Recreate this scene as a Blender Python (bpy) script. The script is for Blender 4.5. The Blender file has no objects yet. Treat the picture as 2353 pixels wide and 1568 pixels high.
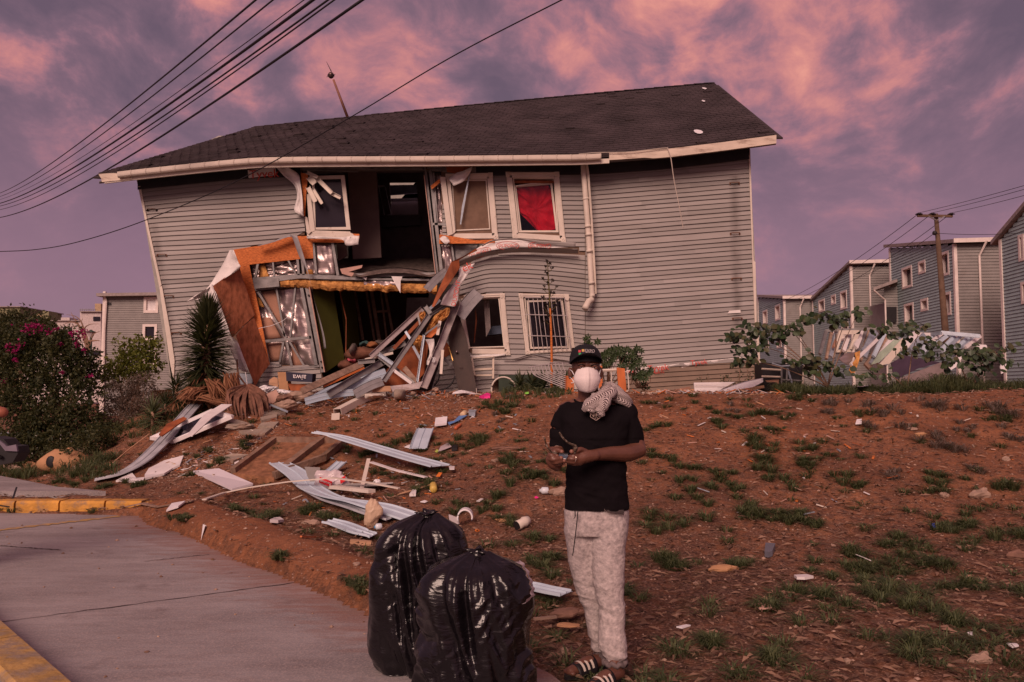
import bpy, bmesh, math, random
import numpy as np
from mathutils import Vector, Matrix
from mathutils.geometry import tessellate_polygon
R = math.radians
sc = bpy.context.scene
COL = sc.collection
# ---------------------------------------------------------------- camera
EYE, FOC, TH = 1.5, 1830.0, math.atan(116 / 1830)
cd = bpy.data.cameras.new('camera'); cam = bpy.data.objects.new('camera', cd); COL.objects.link(cam)
cam.location = (0, 0, EYE); cam.rotation_euler = (R(90) + TH, 0, 0)
cd.sensor_width = 36; cd.lens = 36 * FOC / 2353; cd.clip_end = 5000; cd.clip_start = 0.1
sc.camera = cam
# ---------------------------------------------------------------- light and sky
SUN_EL, SUN_AZ = 32, 197     # the afterglow behind the camera; azimuth clockwise from +Y
sd = bpy.data.lights.new('sun', 'SUN'); sun = bpy.data.objects.new('sun', sd); COL.objects.link(sun)
sd.energy = 3.25; sd.angle = R(30); sd.color = (1.0, 0.69, 0.57)
sun.rotation_euler = (R(90 - SUN_EL), 0, R(180 - SUN_AZ))
sc.view_settings.view_transform = 'Standard'; sc.view_settings.look = 'None'
sc.view_settings.exposure = 0.0; sc.view_settings.gamma = 1; sc.view_settings.use_curve_mapping = False
world = bpy.data.worlds.new('World'); sc.world = world; world.use_nodes = True

def nd(nt, typ, ins=None, **props):
 n = nt.nodes.new(typ)
 for k, v in props.items(): setattr(n, k, v)
 for k, v in (ins or {}).items():
  s = n.inputs[k]
  if isinstance(v, bpy.types.NodeSocket): nt.links.new(v, s)
  else: s.default_value = v
 return n
def ramp(nt, fac, stops, mode='LINEAR'):
 n = nd(nt, 'ShaderNodeValToRGB', {'Fac': fac}); n.color_ramp.interpolation = mode
 e = n.color_ramp.elements
 while len(e) < len(stops): e.new(0.5)
 for i, (p, c) in enumerate(stops):
  e[i].position = p; e[i].color = (c if len(c) == 4 else (*c, 1)) if hasattr(c, '__len__') else (c, c, c, 1)
 return n.outputs[0]
def mth(nt, op, a, b=0.5, c=None, clamp=False):
 n = nd(nt, 'ShaderNodeMath', {0: a, 1: b}, operation=op, use_clamp=clamp)
 if c is not None:
  if isinstance(c, bpy.types.NodeSocket): nt.links.new(c, n.inputs[2])
  else: n.inputs[2].default_value = c
 return n.outputs[0]
def mix(nt, fac, a, b, blend='MIX'):
 n = nd(nt, 'ShaderNodeMix', data_type='RGBA', blend_type=blend)
 for k, v in ((0, fac), (6, a), (7, b)):
  s = n.inputs[k]
  if isinstance(v, bpy.types.NodeSocket): nt.links.new(v, s)
  elif k == 0: s.default_value = v
  else: s.default_value = (*v, 1) if len(v) == 3 else v
 return n.outputs[2]
def udir(u, v):
 x, y = (u - 1176.5) / FOC, (784 - v) / FOC
 return Vector((x, math.cos(TH) - y * math.sin(TH), math.sin(TH) + y * math.cos(TH)))
def sky():
 nt = world.node_tree; nt.nodes.clear()
 tc = nd(nt, 'ShaderNodeTexCoord').outputs['Generated']
 warp = nd(nt, 'ShaderNodeTexNoise', {'Vector': tc, 'Scale': 2.2, 'Detail': 3.0}).outputs['Color']
 tw = nd(nt, 'ShaderNodeVectorMath', {0: warp, 1: (0.5, 0.5, 0.5)}, operation='SUBTRACT').outputs[0]
 tw = nd(nt, 'ShaderNodeVectorMath', {0: tw, 'Scale': 0.28}, operation='SCALE').outputs[0]
 tcw = nd(nt, 'ShaderNodeVectorMath', {0: tc, 1: tw}, operation='ADD').outputs[0]
 mp = nd(nt, 'ShaderNodeMapping', {'Vector': tcw, 'Scale': (1, 1, 1.6), 'Rotation': (0, R(14), 0)}).outputs[0]
 n1 = nd(nt, 'ShaderNodeTexNoise', {'Vector': mp, 'Scale': 6.6, 'Detail': 10.0, 'Roughness': 0.60, 'Distortion': 0.0}).outputs['Fac']
 n2 = nd(nt, 'ShaderNodeTexNoise', {'Vector': mp, 'Scale': 14.0, 'Detail': 6.0, 'Roughness': 0.6}).outputs['Fac']
 val = mth(nt, 'ADD', mth(nt, 'MULTIPLY_ADD', mth(nt, 'SUBTRACT', n1, 0.5), 2.0, 0.35), mth(nt, 'MULTIPLY_ADD', n2, 0.42, -0.21))
 # the larger banks of lit and unlit cloud: direction, radius, amount
 for (u, v, r, a) in ((1480, 95, .15, .26), (1290, 185, .09, .22), (1700, 90, .17, .20), (1960, 160, .14, .20), (2120, 60, .08, .12), (560, 30, .09, .26), (870, 185, .07, .22),
       (1010, 210, .06, .18), (330, 240, .14, .10), (90, 350, .14, .17), (360, 350, .09, .15), (2300, 290, .11, .16), (1880, 60, .14, .16),
       (2150, 390, .12, .10), (1080, 110, .10, -.16), (780, 90, .08, -.12), (1500, 120, .035, -.16), (2250, 60, .16, -.22), (60, 150, .2, -.22), (2060, 280, .12, -.16),
       (650, 230, .12, -.06), (1180, 40, .12, -.10), (1760, 560, .3, -.13), (100, 560, .3, -.13), (900, 620, .3, -.1)):
  d = udir(u, v).normalized()
  ds = nd(nt, 'ShaderNodeVectorMath', {0: tcw, 1: tuple(d)}, operation='DISTANCE').outputs['Value']
  m = nd(nt, 'ShaderNodeMapRange', {'Value': ds, 'From Min': r * 1.4, 'From Max': 0.0, 'To Min': 0.0, 'To Max': a * .78}, interpolation_type='SMOOTHSTEP').outputs[0]
  val = mth(nt, 'ADD', val, m)
 # towards the afterglow behind the camera more of the cloud is lit
 dotb = nd(nt, 'ShaderNodeVectorMath', {0: tc, 1: (0, -0.94, 0.34)}, operation='DOT_PRODUCT').outputs['Value']
 val = mth(nt, 'ADD', val, nd(nt, 'ShaderNodeMapRange', {'Value': dotb, 'From Min': 0.1, 'From Max': 1.0, 'To Min': 0.0, 'To Max': 0.22}).outputs[0])
 col = ramp(nt, val, [(0.10, (.140, .090, .130)), (0.34, (.205, .120, .165)), (0.47, (.32, .155, .20)), (0.60, (.50, .195, .215)), (0.78, (.74, .28, .235)), (0.99, (.90, .40, .30))], 'B_SPLINE')
 sep = nd(nt, 'ShaderNodeSeparateXYZ', {'Vector': tc}).outputs['Z']
 hz = ramp(nt, sep, [(0.0, (.33, .18, .235)), (0.12, (.305, .16, .22)), (0.30, (.25, .135, .19))])
 k = nd(nt, 'ShaderNodeMapRange', {'Value': sep, 'From Min': 0.13, 'From Max': 0.36}, interpolation_type='SMOOTHSTEP').outputs[0]
 col = mix(nt, mth(nt, 'MULTIPLY_ADD', k, 0.8, 0.2), hz, col)
 st = nd(nt, 'ShaderNodeTexSky', sky_type='NISHITA', sun_disc=False, sun_elevation=R(SUN_EL), sun_rotation=R(SUN_AZ)).outputs[0]
 b1 = nd(nt, 'ShaderNodeBackground', {'Color': col, 'Strength': 1.0}).outputs[0]
 b2 = nd(nt, 'ShaderNodeBackground', {'Color': st, 'Strength': 0.004}).outputs[0]
 add = nd(nt, 'ShaderNodeAddShader', {0: b1, 1: b2}).outputs[0]
 nd(nt, 'ShaderNodeOutputWorld', {'Surface': add})
sky()
# ---------------------------------------------------------------- coordinates: a picture direction at a world distance Y
def P(u, v, Y):
 d = udir(u, v); t = Y / d.y
 return Vector((d.x * t, Y, EYE + d.z * t))
rnd = random.Random(7)
_lat = {}
def vnoise(x, y, s, seed=0):
 if seed not in _lat: _lat[seed] = np.random.RandomState(seed + 11).rand(256, 256) * 2 - 1
 L = _lat[seed]; x = np.asarray(x, float) / s + 1000.3; y = np.asarray(y, float) / s + 1000.7
 xi = np.floor(x).astype(int); yi = np.floor(y).astype(int); fx = x - xi; fy = y - yi
 fx = fx * fx * (3 - 2 * fx); fy = fy * fy * (3 - 2 * fy)
 a = L[xi % 256, yi % 256]; b = L[(xi + 1) % 256, yi % 256]; c = L[xi % 256, (yi + 1) % 256]; d = L[(xi + 1) % 256, (yi + 1) % 256]
 return (a * (1 - fx) + b * fx) * (1 - fy) + (c * (1 - fx) + d * fx) * fy
def fbm(x, y, s, o=4, seed=0):
 r = 0; a = 1
 for i in range(o): r = r + a * vnoise(x, y, s, seed + i); s /= 2.03; a *= .5
 return r
def inpoly(x, y, poly):
 x = np.asarray(x, float); y = np.asarray(y, float); ins = np.zeros(x.shape, bool); n = len(poly)
 for i in range(n):
  (x1, y1), (x2, y2) = poly[i], poly[(i + 1) % n]
  c = ((y1 > y) != (y2 > y)) & (x < (x2 - x1) * (y - y1) / ((y2 - y1) or 1e-9) + x1)
  ins ^= c
 return ins
def pdist(x, y, pl):
 x = np.asarray(x, float); y = np.asarray(y, float); best = np.full(x.shape, 1e9)
 for (x1, y1), (x2, y2) in zip(pl, pl[1:]):
  dx, dy = x2 - x1, y2 - y1; t = np.clip(((x - x1) * dx + (y - y1) * dy) / (dx * dx + dy * dy), 0, 1)
  best = np.minimum(best, np.hypot(x - x1 - t * dx, y - y1 - t * dy))
 return best
def sstep(t): t = np.clip(t, 0, 1); return t * t * (3 - 2 * t)
TOE = [(90, 5.6), (10, 6.4), (3, 6.7), (-.8, 7.3), (-3.4, 9.5), (-7.2, 12.1), (-10.0, 15.8), (-11.2, 22), (-12, 90)]
HILL = TOE + [(90, 90)]
Pg = lambda u, v: tuple(((EYE / -udir(u, v).z) * udir(u, v))[:2])       # where the view meets the level z = 0
EDGE = [Pg(*q) for q in ((330, 1186), (345, 1206), (420, 1226), (480, 1252), (560, 1292), (640, 1318), (700, 1346), (780, 1376), (850, 1412), (960, 1452), (1100, 1492), (1200, 1520), (1300, 1562), (1420, 1640), (1520, 1800))]
ROAD = [(-40, Pg(0, 1180)[1])] + [Pg(0, 1180)] + EDGE + [(1.2, -20), (-40, -20)]
BERM = [Pg(*q) for q in ((380, 1186), (430, 1200), (520, 1238), (620, 1276), (720, 1306), (830, 1345), (930, 1390))]
def zmacro(x, y):
 x = np.asarray(x, float); y = np.asarray(y, float)
 d = pdist(x, y, TOE) * np.where(inpoly(x, y, HILL), 1, -1)
 w = 6.3 + 1.2 * vnoise(x, y, 4.0, 3) - 2.2 * sstep((-x - 2.5) / 3)
 z = 1.47 * sstep(d / w) ** 0.9
 z = z - 1.3 * sstep((y - 24) / 30) * (x > 6) * sstep((x - 6) / 4)
 z = z - 0.9 * sstep((y - 19) / 12) * (x < -6) * sstep((-x - 9) / 3)
 return z, d
def zfun(x, y):
 x = np.asarray(x, float); y = np.asarray(y, float)
 z, d = zmacro(x, y)
 road = inpoly(x, y, ROAD); de = pdist(x, y, EDGE)
 z = z + 0.19 * np.exp(-(pdist(x, y, BERM) / 0.46) ** 2) * (~road)
 k = np.clip(de / .5, 0, 1) * (~road) * sstep((45 - y) / 15)
 z = z + k * (fbm(x, y, 1.6, 3, 20) * 0.065 + fbm(x, y, .42, 3, 30) * 0.032 * np.where(d > -.3, 1, .6))
 z = np.where(road, -0.03, z)
 return z
def gz(x, y): return float(zfun(np.array([x]), np.array([y]))[0])
_T = np.concatenate([np.linspace(2.5, 20, 1400), np.linspace(20, 120, 1400)])
def G(u, v, default=16.0):
 d = udir(u, v); xs = d.x / d.y * _T; zs = EYE + d.z / d.y * _T
 g = zfun(xs, _T); i = np.where(zs <= g)[0]
 if len(i) == 0: Y = default; return Vector((d.x / d.y * Y, Y, gz(d.x / d.y * Y, Y)))
 i = i[0]; return Vector((xs[i], _T[i], float(max(g[i], 0.0))))
# ---------------------------------------------------------------- mesh builder
def fr(a, b, up=(0, 0, 1)):
 z = (Vector(b) - Vector(a)).normalized(); up = Vector(up)
 if abs(z.dot(up)) > .97: up = Vector((1, 0, 0)) if abs(z.x) < .9 else Vector((0, 1, 0))
 x = up.cross(z).normalized(); y = z.cross(x); return x, y, z
class MB:
 def __init__(s): s.v = []; s.f = []; s.m = []; s.cur = 0
 def add(s, vs, fs):
  o = len(s.v); s.v += [tuple(q) for q in vs]; s.f += [tuple(i + o for i in f) for f in fs]; s.m += [s.cur] * len(fs); return s
 def box(s, c, d, rot=None):
  c = Vector(c); hx, hy, hz = (q / 2 for q in d); M = rot or Matrix.Identity(3)
  vs = [c + M @ Vector((x, y, z)) for z in (-hz, hz) for y in (-hy, hy) for x in (-hx, hx)]
  return s.add(vs, [(0, 2, 3, 1), (4, 5, 7, 6), (0, 1, 5, 4), (2, 6, 7, 3), (0, 4, 6, 2), (1, 3, 7, 5)])
 def bar(s, a, b, w, h, up=(0, 0, 1), off=(0, 0)):
  a = Vector(a); b = Vector(b); x, y, z = fr(a, b, up); o = x * off[0] + y * off[1]
  vs = [q + o + x * i * w / 2 + y * j * h / 2 for q in (a, b) for (i, j) in ((-1, -1), (1, -1), (1, 1), (-1, 1))]
  return s.add(vs, [(3, 2, 1, 0), (4, 5, 6, 7), (0, 1, 5, 4), (1, 2, 6, 5), (2, 3, 7, 6), (3, 0, 4, 7)])
 def chan(s, a, b, w, h, t=.004, up=(0, 1, 0)):      # a C-shaped metal section, open side along -y of its frame
  s.bar(a, b, w, t, up, (0, h / 2 - t / 2)); s.bar(a, b, t, h - t - .001, up, (-w / 2 + t / 2, -t / 2)); s.bar(a, b, t, h - t - .001, up, (w / 2 - t / 2, -t / 2)); return s
 def tube(s, pts, r, n=6, cap=True, flat=1.0, up=(0, 0, 1)):
  pts = [Vector(p) for p in pts]; rr = r if hasattr(r, '__len__') else [r] * len(pts); o = len(s.v); m = len(pts)
  for i, p in enumerate(pts):
   a = pts[max(i - 1, 0)]; b = pts[min(i + 1, m - 1)]; x, y, z = fr(a, b, up)
   for k in range(n):
    t = 2 * math.pi * k / n; s.v.append(tuple(p + x * math.cos(t) * rr[i] + y * math.sin(t) * rr[i] * flat))
  fs = []
  for i in range(m - 1):
   for k in range(n):
    k2 = (k + 1) % n; fs.append((o + i * n + k, o + i * n + k2, o + (i + 1) * n + k2, o + (i + 1) * n + k))
  if cap: fs.append(tuple(o + k for k in reversed(range(n)))); fs.append(tuple(o + (m - 1) * n + k for k in range(n)))
  s.f += fs; s.m += [s.cur] * len(fs); return s
 def slab(s, pts, ext, holes=()):                    # polygon (3D points) extruded by the vector ext
  loops = [[Vector(p) for p in pts]] + [[Vector(p) for p in h] for h in holes]; ext = Vector(ext)
  flat = [p for l in loops for p in l]; n = len(flat); tri = tessellate_polygon(loops); o = len(s.v)
  s.v += [tuple(p) for p in flat] + [tuple(p + ext) for p in flat]
  fs = [(a, b, c) for a, b, c in tri] + [(c + n, b + n, a + n) for a, b, c in tri]; k = 0
  for l in loops:
   m = len(l)
   for i in range(m): fs.append((k + i, k + (i + 1) % m, k + (i + 1) % m + n, k + i + n))
   k += m
  s.f += [tuple(i + o for i in f) for f in fs]; s.m += [s.cur] * len(fs); return s
 def grid(s, rows, close=False, thick=None):
  n = len(rows[0]); o = len(s.v)
  for r_ in rows: s.v += [tuple(p) for p in r_]
  fs = []
  for i in range(len(rows) - 1):
   for k in range(n if close else n - 1):
    k2 = (k + 1) % n; fs.append((o + i * n + k, o + i * n + k2, o + (i + 1) * n + k2, o + (i + 1) * n + k))
  s.f += fs; s.m += [s.cur] * len(fs)
  if thick is not None:
   t = Vector(thick); m = len(rows); o2 = len(s.v); s.v += [tuple(Vector(p) + t) for r_ in rows for p in r_]
   g = [tuple(reversed([i - o + o2 for i in f])) for f in fs]
   B = [k for k in range(n)] + [i * n + n - 1 for i in range(1, m)] + [(m - 1) * n + k for k in range(n - 2, -1, -1)] + [i * n for i in range(m - 2, 0, -1)]
   for a, b in zip(B, B[1:] + B[:1]): g.append((o + b, o + a, o2 + a, o2 + b))
   s.f += g; s.m += [s.cur] * len(g)
  return s
 def ell(s, c, r, n=12, m=8, rot=None):
  c = Vector(c); M = rot or Matrix.Identity(3); rows = []
  for i in range(m + 1):
   a = -math.pi / 2 + math.pi * i / m; rows.append([c + M @ Vector((r[0] * math.cos(a) * math.cos(2 * math.pi * k / n), r[1] * math.cos(a) * math.sin(2 * math.pi * k / n), r[2] * math.sin(a))) for k in range(n)])
  return s.grid(rows, close=True)
WL = {}
def link(o): COL.objects.link(o); return o
def root_loc(o): return WL.get(o.name, Vector((0, 0, 0)))
def mk(name, mb, mat, parent=None, smooth=False, loc=None, fix=False):
 me = bpy.data.meshes.new(name); off = loc if loc is not None else (root_loc(parent) if parent else Vector((0, 0, 0)))
 off = Vector(off); V = np.array(mb.v, float) - np.array(off[:]) if len(mb.v) else np.zeros((0, 3))
 me.from_pydata([tuple(q) for q in V], [], mb.f)
 mats = mat if isinstance(mat, (list, tuple)) else [mat]
 for m in mats: me.materials.append(m)
 if len(mats) > 1: me.polygons.foreach_set('material_index', mb.m)
 if fix:
  bm = bmesh.new(); bm.from_mesh(me); bmesh.ops.recalc_face_normals(bm, faces=bm.faces); bm.to_mesh(me); bm.free()
 if smooth: me.polygons.foreach_set('use_smooth', [True] * len(me.polygons))
 me.update(); o = link(bpy.data.objects.new(name, me))
 if parent: o.parent = parent; WL[o.name] = root_loc(parent)
 else: o.location = off; WL[o.name] = off
 return o
def thing(name, label, cat, loc, group=None):
 o = link(bpy.data.objects.new(name, None)); o.empty_display_size = .1; o.location = loc; WL[o.name] = Vector(loc)
 o['label'] = label; o['category'] = cat; o['kind'] = 'thing'
 if group: o['group'] = group
 return o
def one(name, mb, mat, label, cat, group=None, smooth=False, kind=None, fix=False):
 a = np.array(mb.v, float); c = Vector(((a[:, 0].min() + a[:, 0].max()) / 2, (a[:, 1].min() + a[:, 1].max()) / 2, a[:, 2].min()))
 o = mk(name, mb, mat, None, smooth, c, fix); o['label'] = label; o['category'] = cat
 if group: o['group'] = group
 o['kind'] = kind or 'thing'
 return o
def curve(pts, n=24):                                    # Catmull-Rom through the points
 pts = [Vector(p) for p in pts]
 if len(pts) < 3: return [pts[0].lerp(pts[-1], i / n) for i in range(n + 1)]
 q = [pts[0] * 2 - pts[1]] + pts + [pts[-1] * 2 - pts[-2]]; out = []; m = len(pts) - 1
 for i in range(n + 1):
  t = i / n * m; k = min(int(t), m - 1); t -= k; a, b, c, d = q[k:k + 4]
  out.append(.5 * ((2 * b) + (c - a) * t + (2 * a - 5 * b + 4 * c - d) * t * t + (3 * b - a - 3 * c + d) * t ** 3))
 return out
def interp(pts, u): return float(np.interp(u, [p[0] for p in pts], [p[1] for p in pts]))
# ---------------------------------------------------------------- materials
MAT = {}
def mat(name, c, rough=.7, var=.15, scale=4.0, bump=.0, bscale=30.0, metal=0, spec=.3, c2=None, stretch=(1, 1, 1), dirt=None, trans=0, detail=5.0):
 m = bpy.data.materials.new(name); m.use_nodes = True; nt = m.node_tree; b = nt.nodes['Principled BSDF']
 tc = nd(nt, 'ShaderNodeTexCoord').outputs['Object']
 mp = nd(nt, 'ShaderNodeMapping', {'Vector': tc, 'Scale': stretch}).outputs[0]
 n = nd(nt, 'ShaderNodeTexNoise', {'Vector': mp, 'Scale': scale, 'Detail': detail, 'Roughness': .6}).outputs['Fac']
 c2 = c2 or tuple(q * (1 - var * 1.6) for q in c); ca = tuple(min(1, q * (1 + var)) for q in c)
 col = ramp(nt, n, [(.32, c2), (.68, ca)])
 if dirt:
  dn = nd(nt, 'ShaderNodeTexNoise', {'Vector': mp, 'Scale': dirt[1], 'Detail': 7.0, 'Roughness': .7}).outputs['Fac']
  col = mix(nt, ramp(nt, dn, [(dirt[2], 0), (dirt[2] + .13, dirt[3])]), col, dirt[0])
 nt.links.new(col, b.inputs['Base Color'])
 b.inputs['Roughness'].default_value = rough; b.inputs['Metallic'].default_value = metal; b.inputs['Specular IOR Level'].default_value = spec
 if bump:
  bn = nd(nt, 'ShaderNodeTexNoise', {'Vector': mp, 'Scale': bscale, 'Detail': 4.0}).outputs['Fac']
  nt.links.new(nd(nt, 'ShaderNodeBump', {'Height': bn, 'Strength': bump, 'Distance': .02}).outputs[0], b.inputs['Normal'])
 MAT[name] = m; return m
SIDING = mat('grey_beige_siding', (.285, .262, .252), .62, .08, 1.2, .10, 9, c2=(.25, .225, .21), stretch=(.5, 1, 3), dirt=((.17, .14, .12), 2.2, .62, .35))
SIDINGB = mat('blue_grey_siding', (.30, .34, .38), .5, .08, 2, .1, 12, dirt=((.2, .2, .2), 3, .62, .3))
TRIM = mat('cream_trim_paint', (.60, .53, .46), .55, .08, 2.5, .12, 24, dirt=((.20, .13, .10), 5, .60, .55))
FASCIA = mat('stained_cream_fascia', (.58, .49, .40), .6, .1, 3, .1, 20, stretch=(.7, 1, 3), dirt=((.17, .10, .075), 2.6, .54, .7))
def stains(m):          # rust and dirt run down along the old ladder brackets
 nt = m.node_tree; b = nt.nodes['Principled BSDF']; src = b.inputs['Base Color'].links[0].from_socket
 s = nd(nt, 'ShaderNodeSeparateXYZ', {'Vector': nd(nt, 'ShaderNodeTexCoord').outputs['Object']}); X, Z = s.outputs['X'], s.outputs['Z']
 n = nd(nt, 'ShaderNodeTexNoise', {'Vector': nd(nt, 'ShaderNodeTexCoord').outputs['Object'], 'Scale': 3.5, 'Detail': 4.0}).outputs['Fac']; col = src
 for (u0, v0), (u1, v1) in (((1687, 405), (1694, 770)), ((352, 515), (401, 800))):
  a, c = P(u0, v0, 17.5) - Vector((-1.2, 17.5, 1.4)), P(u1, v1, 17.5) - Vector((-1.2, 17.5, 1.4)); k = (c.x - a.x) / (c.z - a.z)
  d = mth(nt, 'ABSOLUTE', mth(nt, 'SUBTRACT', X, mth(nt, 'MULTIPLY_ADD', Z, k, a.x - k * a.z)))
  w = nd(nt, 'ShaderNodeMapRange', {'Value': d, 'From Min': .02, 'From Max': .15, 'To Min': .75, 'To Max': 0}).outputs[0]
  z = mth(nt, 'MULTIPLY', mth(nt, 'GREATER_THAN', Z, c.z), mth(nt, 'LESS_THAN', Z, a.z))
  col = mix(nt, mth(nt, 'MULTIPLY', mth(nt, 'MULTIPLY', w, z), mth(nt, 'MULTIPLY_ADD', n, 2.0, -.45), clamp=True), col, (.09, .07, .065))
 oi = nd(nt, 'ShaderNodeObjectInfo').outputs['Random']; col = mix(nt, 1.0, col, ramp(nt, oi, [(0, .84), (1, 1.12)]), 'MULTIPLY')
 nt.links.new(col, b.inputs['Base Color'])
stains(SIDING)
SHINGLE = mat('asphalt_shingle', (.046, .034, .037), .9, .28, 1.4, .5, 160, dirt=((.10, .07, .07), 50, .55, .5))
OSB = mat('strand_board', (.56, .17, .045), .75, .25, 26, .25, 40, c2=(.30, .075, .018), stretch=(.6, 1, 1.6), dirt=((.68, .27, .10), 38, .56, .7))
OSBD = mat('weathered_strand_board', (.36, .13, .065), .8, .3, 12, .25, 30, c2=(.20, .065, .03), stretch=(1, 1, .5), dirt=((.45, .21, .13), 30, .56, .6))
PLY = mat('stained_plywood', (.30, .085, .03), .7, .3, 3, .15, 12, c2=(.13, .035, .014), stretch=(1, 1, .3))
WRAP = mat('white_house_wrap', (.70, .66, .64), .55, .06, 3, .35, 9)
STEEL = mat('galvanised_stud', (.20, .19, .19), .5, .2, 5, .1, 20, metal=.35, spec=.5, dirt=((.25, .20, .16), 8, .56, .5))
STEELB = mat('blue_galvanised_stud', (.33, .38, .44), .42, .15, 5, .1, 20, metal=.35, spec=.5, dirt=((.20, .15, .12), 9, .6, .5))
FOIL = mat('crinkled_foil', (.40, .32, .31), .3, .22, 2.5, .5, 3.5, metal=.7, spec=.6, stretch=(.6, 1, 1.8))
WOOL = mat('yellow_mineral_wool', (.58, .29, .09), .95, .3, 7, 1.0, 22, c2=(.24, .10, .03))
GYP = mat('pink_gypsum', (.50, .31, .25), .8, .12, 4, .15, 20)
GYPD = mat('brown_board_backing', (.36, .19, .13), .85, .12, 3)
GREEN = mat('olive_green_wall', (.085, .09, .016), .7, .12, 2)
WALLD = mat('mauve_interior_wall', (.22, .16, .15), .8, .12, 1.5)
CEIL = mat('interior_ceiling', (.25, .2, .19), .8, .1, 2)
FLOORD = mat('dark_carpet', (.13, .095, .085), .95, .3, 9, .5, 30)
DOORM = mat('dark_brown_door', (.040, .022, .018), .6, .2, 3, .05, 20, stretch=(3, 3, .4))
BRASS = mat('brass_edge', (.7, .42, .15), .35, .1, 3, metal=.8)
GLASSD = mat('dark_window_glass', (.018, .015, .022), .08, .05, 1, spec=.4)
WHITEP = mat('white_plastic', (.72, .70, .72), .45, .05, 4)
WHITEW = mat('white_painted_board', (.66, .62, .62), .5, .08, 3, dirt=((.35, .22, .16), 7, .62, .5))
BLUEV = mat('pale_blue_vinyl', (.44, .52, .60), .45, .06, 3, dirt=((.30, .2, .17), 6, .64, .4))
BLACKP = mat('black_matt', (.018, .016, .018), .6, .1, 3)
REDC = mat('red_curtain_cloth', (.70, .006, .025), .75, .2, 3, .3, 8, c2=(.45, .003, .015))
TANC = mat('tan_curtain_cloth', (.72, .45, .14), .85, .15, 4, .2, 30)
CONC = mat('rough_concrete', (.30, .245, .20), .9, .18, 5, .5, 30, dirt=((.22, .11, .07), 3, .5, .6))
KERBY = mat('yellow_kerb_paint', (.54, .27, .055), .75, .2, 5, .5, 30, dirt=((.22, .16, .12), 6, .50, .8))
YLINE = mat('worn_yellow_paint', (.40, .25, .09), .8, .2, 10, dirt=((.26, .2, .19), 9, .48, .8))
CARD = mat('cardboard', (.42, .23, .12), .8, .1, 5)
NAVY = mat('navy_printed_card', (.02, .02, .045), .5, .1, 5)
WOODO = mat('orange_varnished_wood', (.50, .14, .04), .5, .15, 3, stretch=(4, 4, .6))
WOODP = mat('raw_timber', (.48, .28, .17), .75, .18, 4, .2, 30, stretch=(.5, 3, 3))
WOODG = mat('weathered_timber', (.30, .20, .15), .8, .25, 4, .3, 30, stretch=(.5, 3, 3), dirt=((.12, .08, .06), 8, .56, .6))
STONE = mat('pale_stone', (.34, .235, .18), .9, .2, 6, .4, 20)
STONED = mat('brown_rock', (.20, .11, .08), .9, .25, 6, .5, 20)
POLEM = mat('wooden_pole', (.12, .075, .05), .85, .2, 3)
WIREM = mat('black_cable', (.012, .01, .014), .6, .1, 3)
DRYLEAF = mat('dry_leaf', (.16, .075, .05), .85, .35, 6)
BARK = mat('pale_bark', (.26, .16, .11), .9, .2, 9)
REDPRINT = mat('red_print', (.55, .07, .05), .7, .05, 4)
WHITEPRINT = mat('white_print', (.75, .7, .7), .6, .03, 4)
SOILC = mat('soiled_concrete', (.22, .14, .10), .9, .25, 6, .5, 25, dirt=((.22, .09, .05), 5, .5, .6))
def leafmat(name, a, b, rough=.55):
 m = bpy.data.materials.new(name); m.use_nodes = True; nt = m.node_tree; bs = nt.nodes['Principled BSDF']
 g = nd(nt, 'ShaderNodeNewGeometry').outputs['Random Per Island']
 nt.links.new(ramp(nt, g, [(0, a), (1, b)]), bs.inputs['Base Color']); bs.inputs['Roughness'].default_value = rough; bs.inputs['Specular IOR Level'].default_value = .25
 tr = nd(nt, 'ShaderNodeBsdfTranslucent', {'Color': (b[0] * 1.4, b[1] * 1.5, b[2], 1)}).outputs[0]
 ms = nd(nt, 'ShaderNodeMixShader', {0: .25, 1: bs.outputs[0], 2: tr}).outputs[0]
 nt.links.new(ms, nt.nodes['Material Output'].inputs['Surface']); MAT[name] = m; return m
GRASSM = leafmat('tuft_grass', (.035, .052, .022), (.11, .125, .055))
BUSHM = leafmat('dark_bush_leaf', (.016, .026, .011), (.075, .075, .028))
BUSHY = leafmat('yellow_green_leaf', (.05, .065, .012), (.16, .17, .03))
BUSHG = leafmat('grey_brown_leaf', (.08, .065, .05), (.20, .15, .13))
YUCM = leafmat('yucca_leaf', (.018, .026, .012), (.07, .075, .035), .4)
BIGM = leafmat('broad_leaf', (.016, .035, .014), (.045, .07, .025), .45)
MAGM = leafmat('magenta_bract', (.20, .006, .075), (.36, .015, .14))
LITM = leafmat('dry_litter_blade', (.06, .032, .025), (.34, .21, .15), .9)
GRAVM = leafmat('gravel_stone', (.14, .075, .055), (.52, .36, .28), .9)
def text(body, o, ux, uy, size, m, parent, name='lettering', th=.002, align='CENTER'):
 cu = bpy.data.curves.new(name, 'FONT'); cu.body = body; cu.size = size; cu.extrude = th; cu.align_x = align; cu.align_y = 'CENTER'
 t = bpy.data.objects.new(name, cu); COL.objects.link(t); dg = bpy.context.evaluated_depsgraph_get()
 me = bpy.data.meshes.new_from_object(t.evaluated_get(dg)); bpy.data.objects.remove(t)
 ux = Vector(ux).normalized(); uy = Vector(uy).normalized(); uz = ux.cross(uy); M = Matrix((ux, uy, uz)).transposed()
 off = root_loc(parent); o = Vector(o)
 for vv in me.vertices: vv.co = o + M @ vv.co - off
 me.materials.clear(); me.materials.append(m)
 ob = link(bpy.data.objects.new(name, me)); ob.parent = parent; WL[ob.name] = off; return ob
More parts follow.
